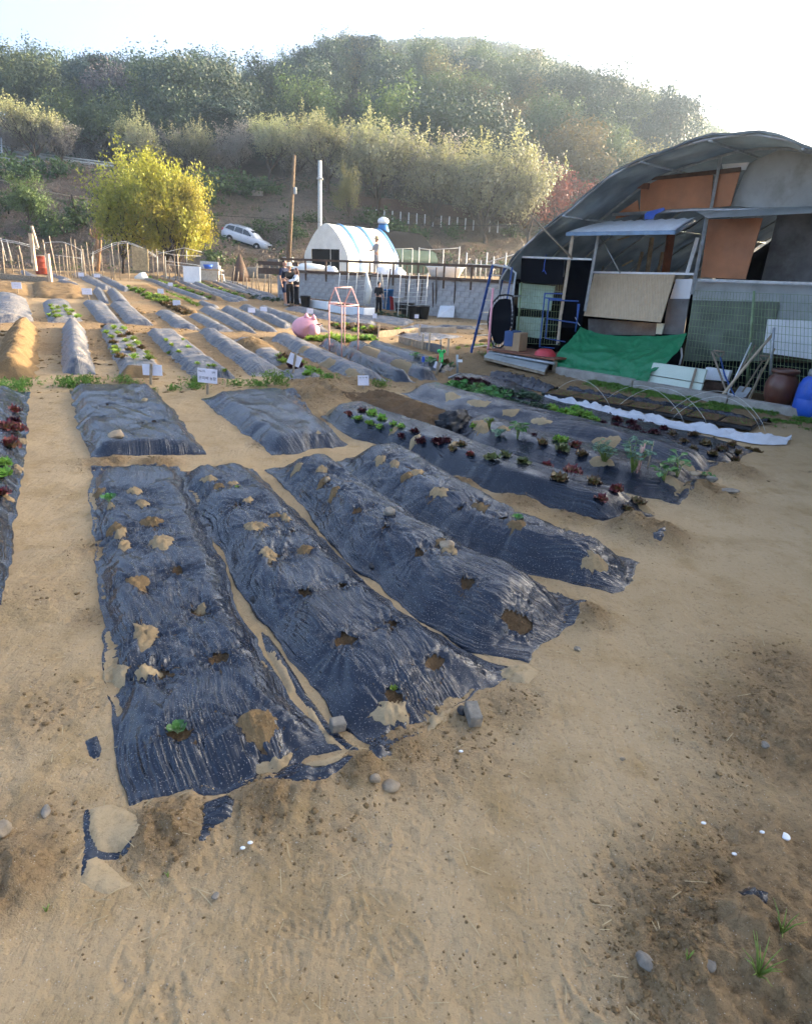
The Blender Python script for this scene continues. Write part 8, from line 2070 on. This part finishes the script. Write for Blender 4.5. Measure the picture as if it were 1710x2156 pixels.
def back_clods():
    rg = np.random.RandomState(21); base = [ico(1, s_ + 20, .8) for s_ in range(6)]; n = 5200
    a = rg.uniform(-.62, .42, n); d = rg.uniform(9.2, 24, n); x, y = d * np.sin(a), d * np.cos(a); z = Z(x, y); Vs, Qs, n0 = [], [], 0
    k_ = fbm(x * 1.3, y * 1.3, 8, 2) > -.1
    for i in np.where(k_)[0]:
        V, Q = base[rg.randint(6)]; s_ = .017 * math.exp(rg.normal() * .55) * (.7 + .03 * d[i]); R_ = V * np.array([s_ * rg.uniform(.8, 1.5), s_ * rg.uniform(.7, 1.2), s_ * .6])
        Vs.append(R_ + [x[i], y[i], z[i]]); Qs.append(Q + n0); n0 += len(V)
    tag(link('furrow_clods', fastmesh('furrow_clods', np.concatenate(Vs), np.concatenate(Qs), M['soil'], False)), 'loose clods strewn through the furrows of the back rows', 'soil', None, 'stuff')
back_clods()
def litter():
    rg = np.random.RandomState(11); n = 420
    a = rg.uniform(-.62, .62, n); d = np.exp(rg.uniform(math.log(.9), math.log(11), n)); x = d * np.sin(a); y = d * np.cos(a)
    c = np.stack([x, y, Z(x, y) + .005], -1); an = rg.rand(n) * 6.28; L_ = (.012 + .03 * rg.rand(n)) * (.8 + .1 * d); W_ = .0012 * (.8 + .2 * d)
    u = np.stack([np.cos(an), np.sin(an), .15 * rg.normal(size=n)], -1) * L_[:, None]; v = np.stack([-np.sin(an), np.cos(an), 0 * an], -1) * W_[:, None]
    V = np.stack([c - u - v, c + u - v, c + u + v, c - u + v], 1).reshape(-1, 3)
    tag(link('straw_litter', fastmesh('straw_litter', V, np.arange(n * 4).reshape(-1, 4), M['straw'], False)), 'bits of straw and twig littering the soil', 'litter', None, 'stuff')
litter()
for k, (x, y) in enumerate([(1478, 1743), (1598, 1770), (512, 1788), (528, 1782), (1540, 1815), (970, 1590)]):
    o = MB().lathe([(.003, 0), (.009, .002), (.008, .004), (.002, .005)], 8).build('petal', M['white'], None, True, loc=gp(x, y) + [0, 0, .008]); o.scale = (1, .7, 1); tag(o, ['white petal beside the pale straw at right', 'white petal left of the shell chip', 'left white chip below the film tatter', 'right white chip below the film tatter', 'white petal at the head of a long stalk', 'white chip before the second bed'][k], 'petal', 'white chips and petals on the path')
def tuft(label, px_, py_, n, h_, seed):
    p = gp(px_, py_); rg = random.Random(seed); r = thing('grass_tuft', label, 'grass', p)
    for k in range(n):
        a = rg.uniform(0, 6.28); l_ = rg.uniform(.2, .8) * h_; hh = h_ * rg.uniform(.5, 1)
        e = Vector((math.cos(a) * l_, math.sin(a) * l_, hh)); MB().tube([(0, 0, -.005), e * .5 + Vector((0, 0, hh * .15)), e], [.0022, .0018, .0006], 5).build('blade', VEG['green'], r, True)
tuft('thin green grass sprout in loose soil at the lower right corner', 1575, 2110, 14, .09, 3); tuft('second grass sprout above the corner one', 1620, 2030, 8, .07, 5); tuft('tiny green sprout on the lower path', 355, 1845, 6, .02, 6); tuft('small sprout beside the pale stone', 1430, 2075, 4, .035, 7); tuft('sprout left of the nearest bed', 100, 1925, 5, .02, 8)

# ------------------------------------------------------------------ the air
def haze():
    a = bpy.data.materials.new('haze_air'); a.use_nodes = True; t = a.node_tree
    for n_ in list(t.nodes):
        if n_.type == 'BSDF_PRINCIPLED': t.nodes.remove(n_)
    v = t.nodes.new('ShaderNodeVolumePrincipled'); v.inputs['Color'].default_value = (.66, .83, 1.0, 1); v.inputs['Density'].default_value = .0012; v.inputs['Anisotropy'].default_value = .7
    t.links.new(v.outputs[0], t.nodes['Material Output'].inputs['Volume'])
    o = MB().box((0, 120, 65), (1500, 800, 132)).build('haze', a); o.visible_shadow = True
    tag(o, 'thin bright afternoon haze', 'haze', None, 'stuff')
haze()
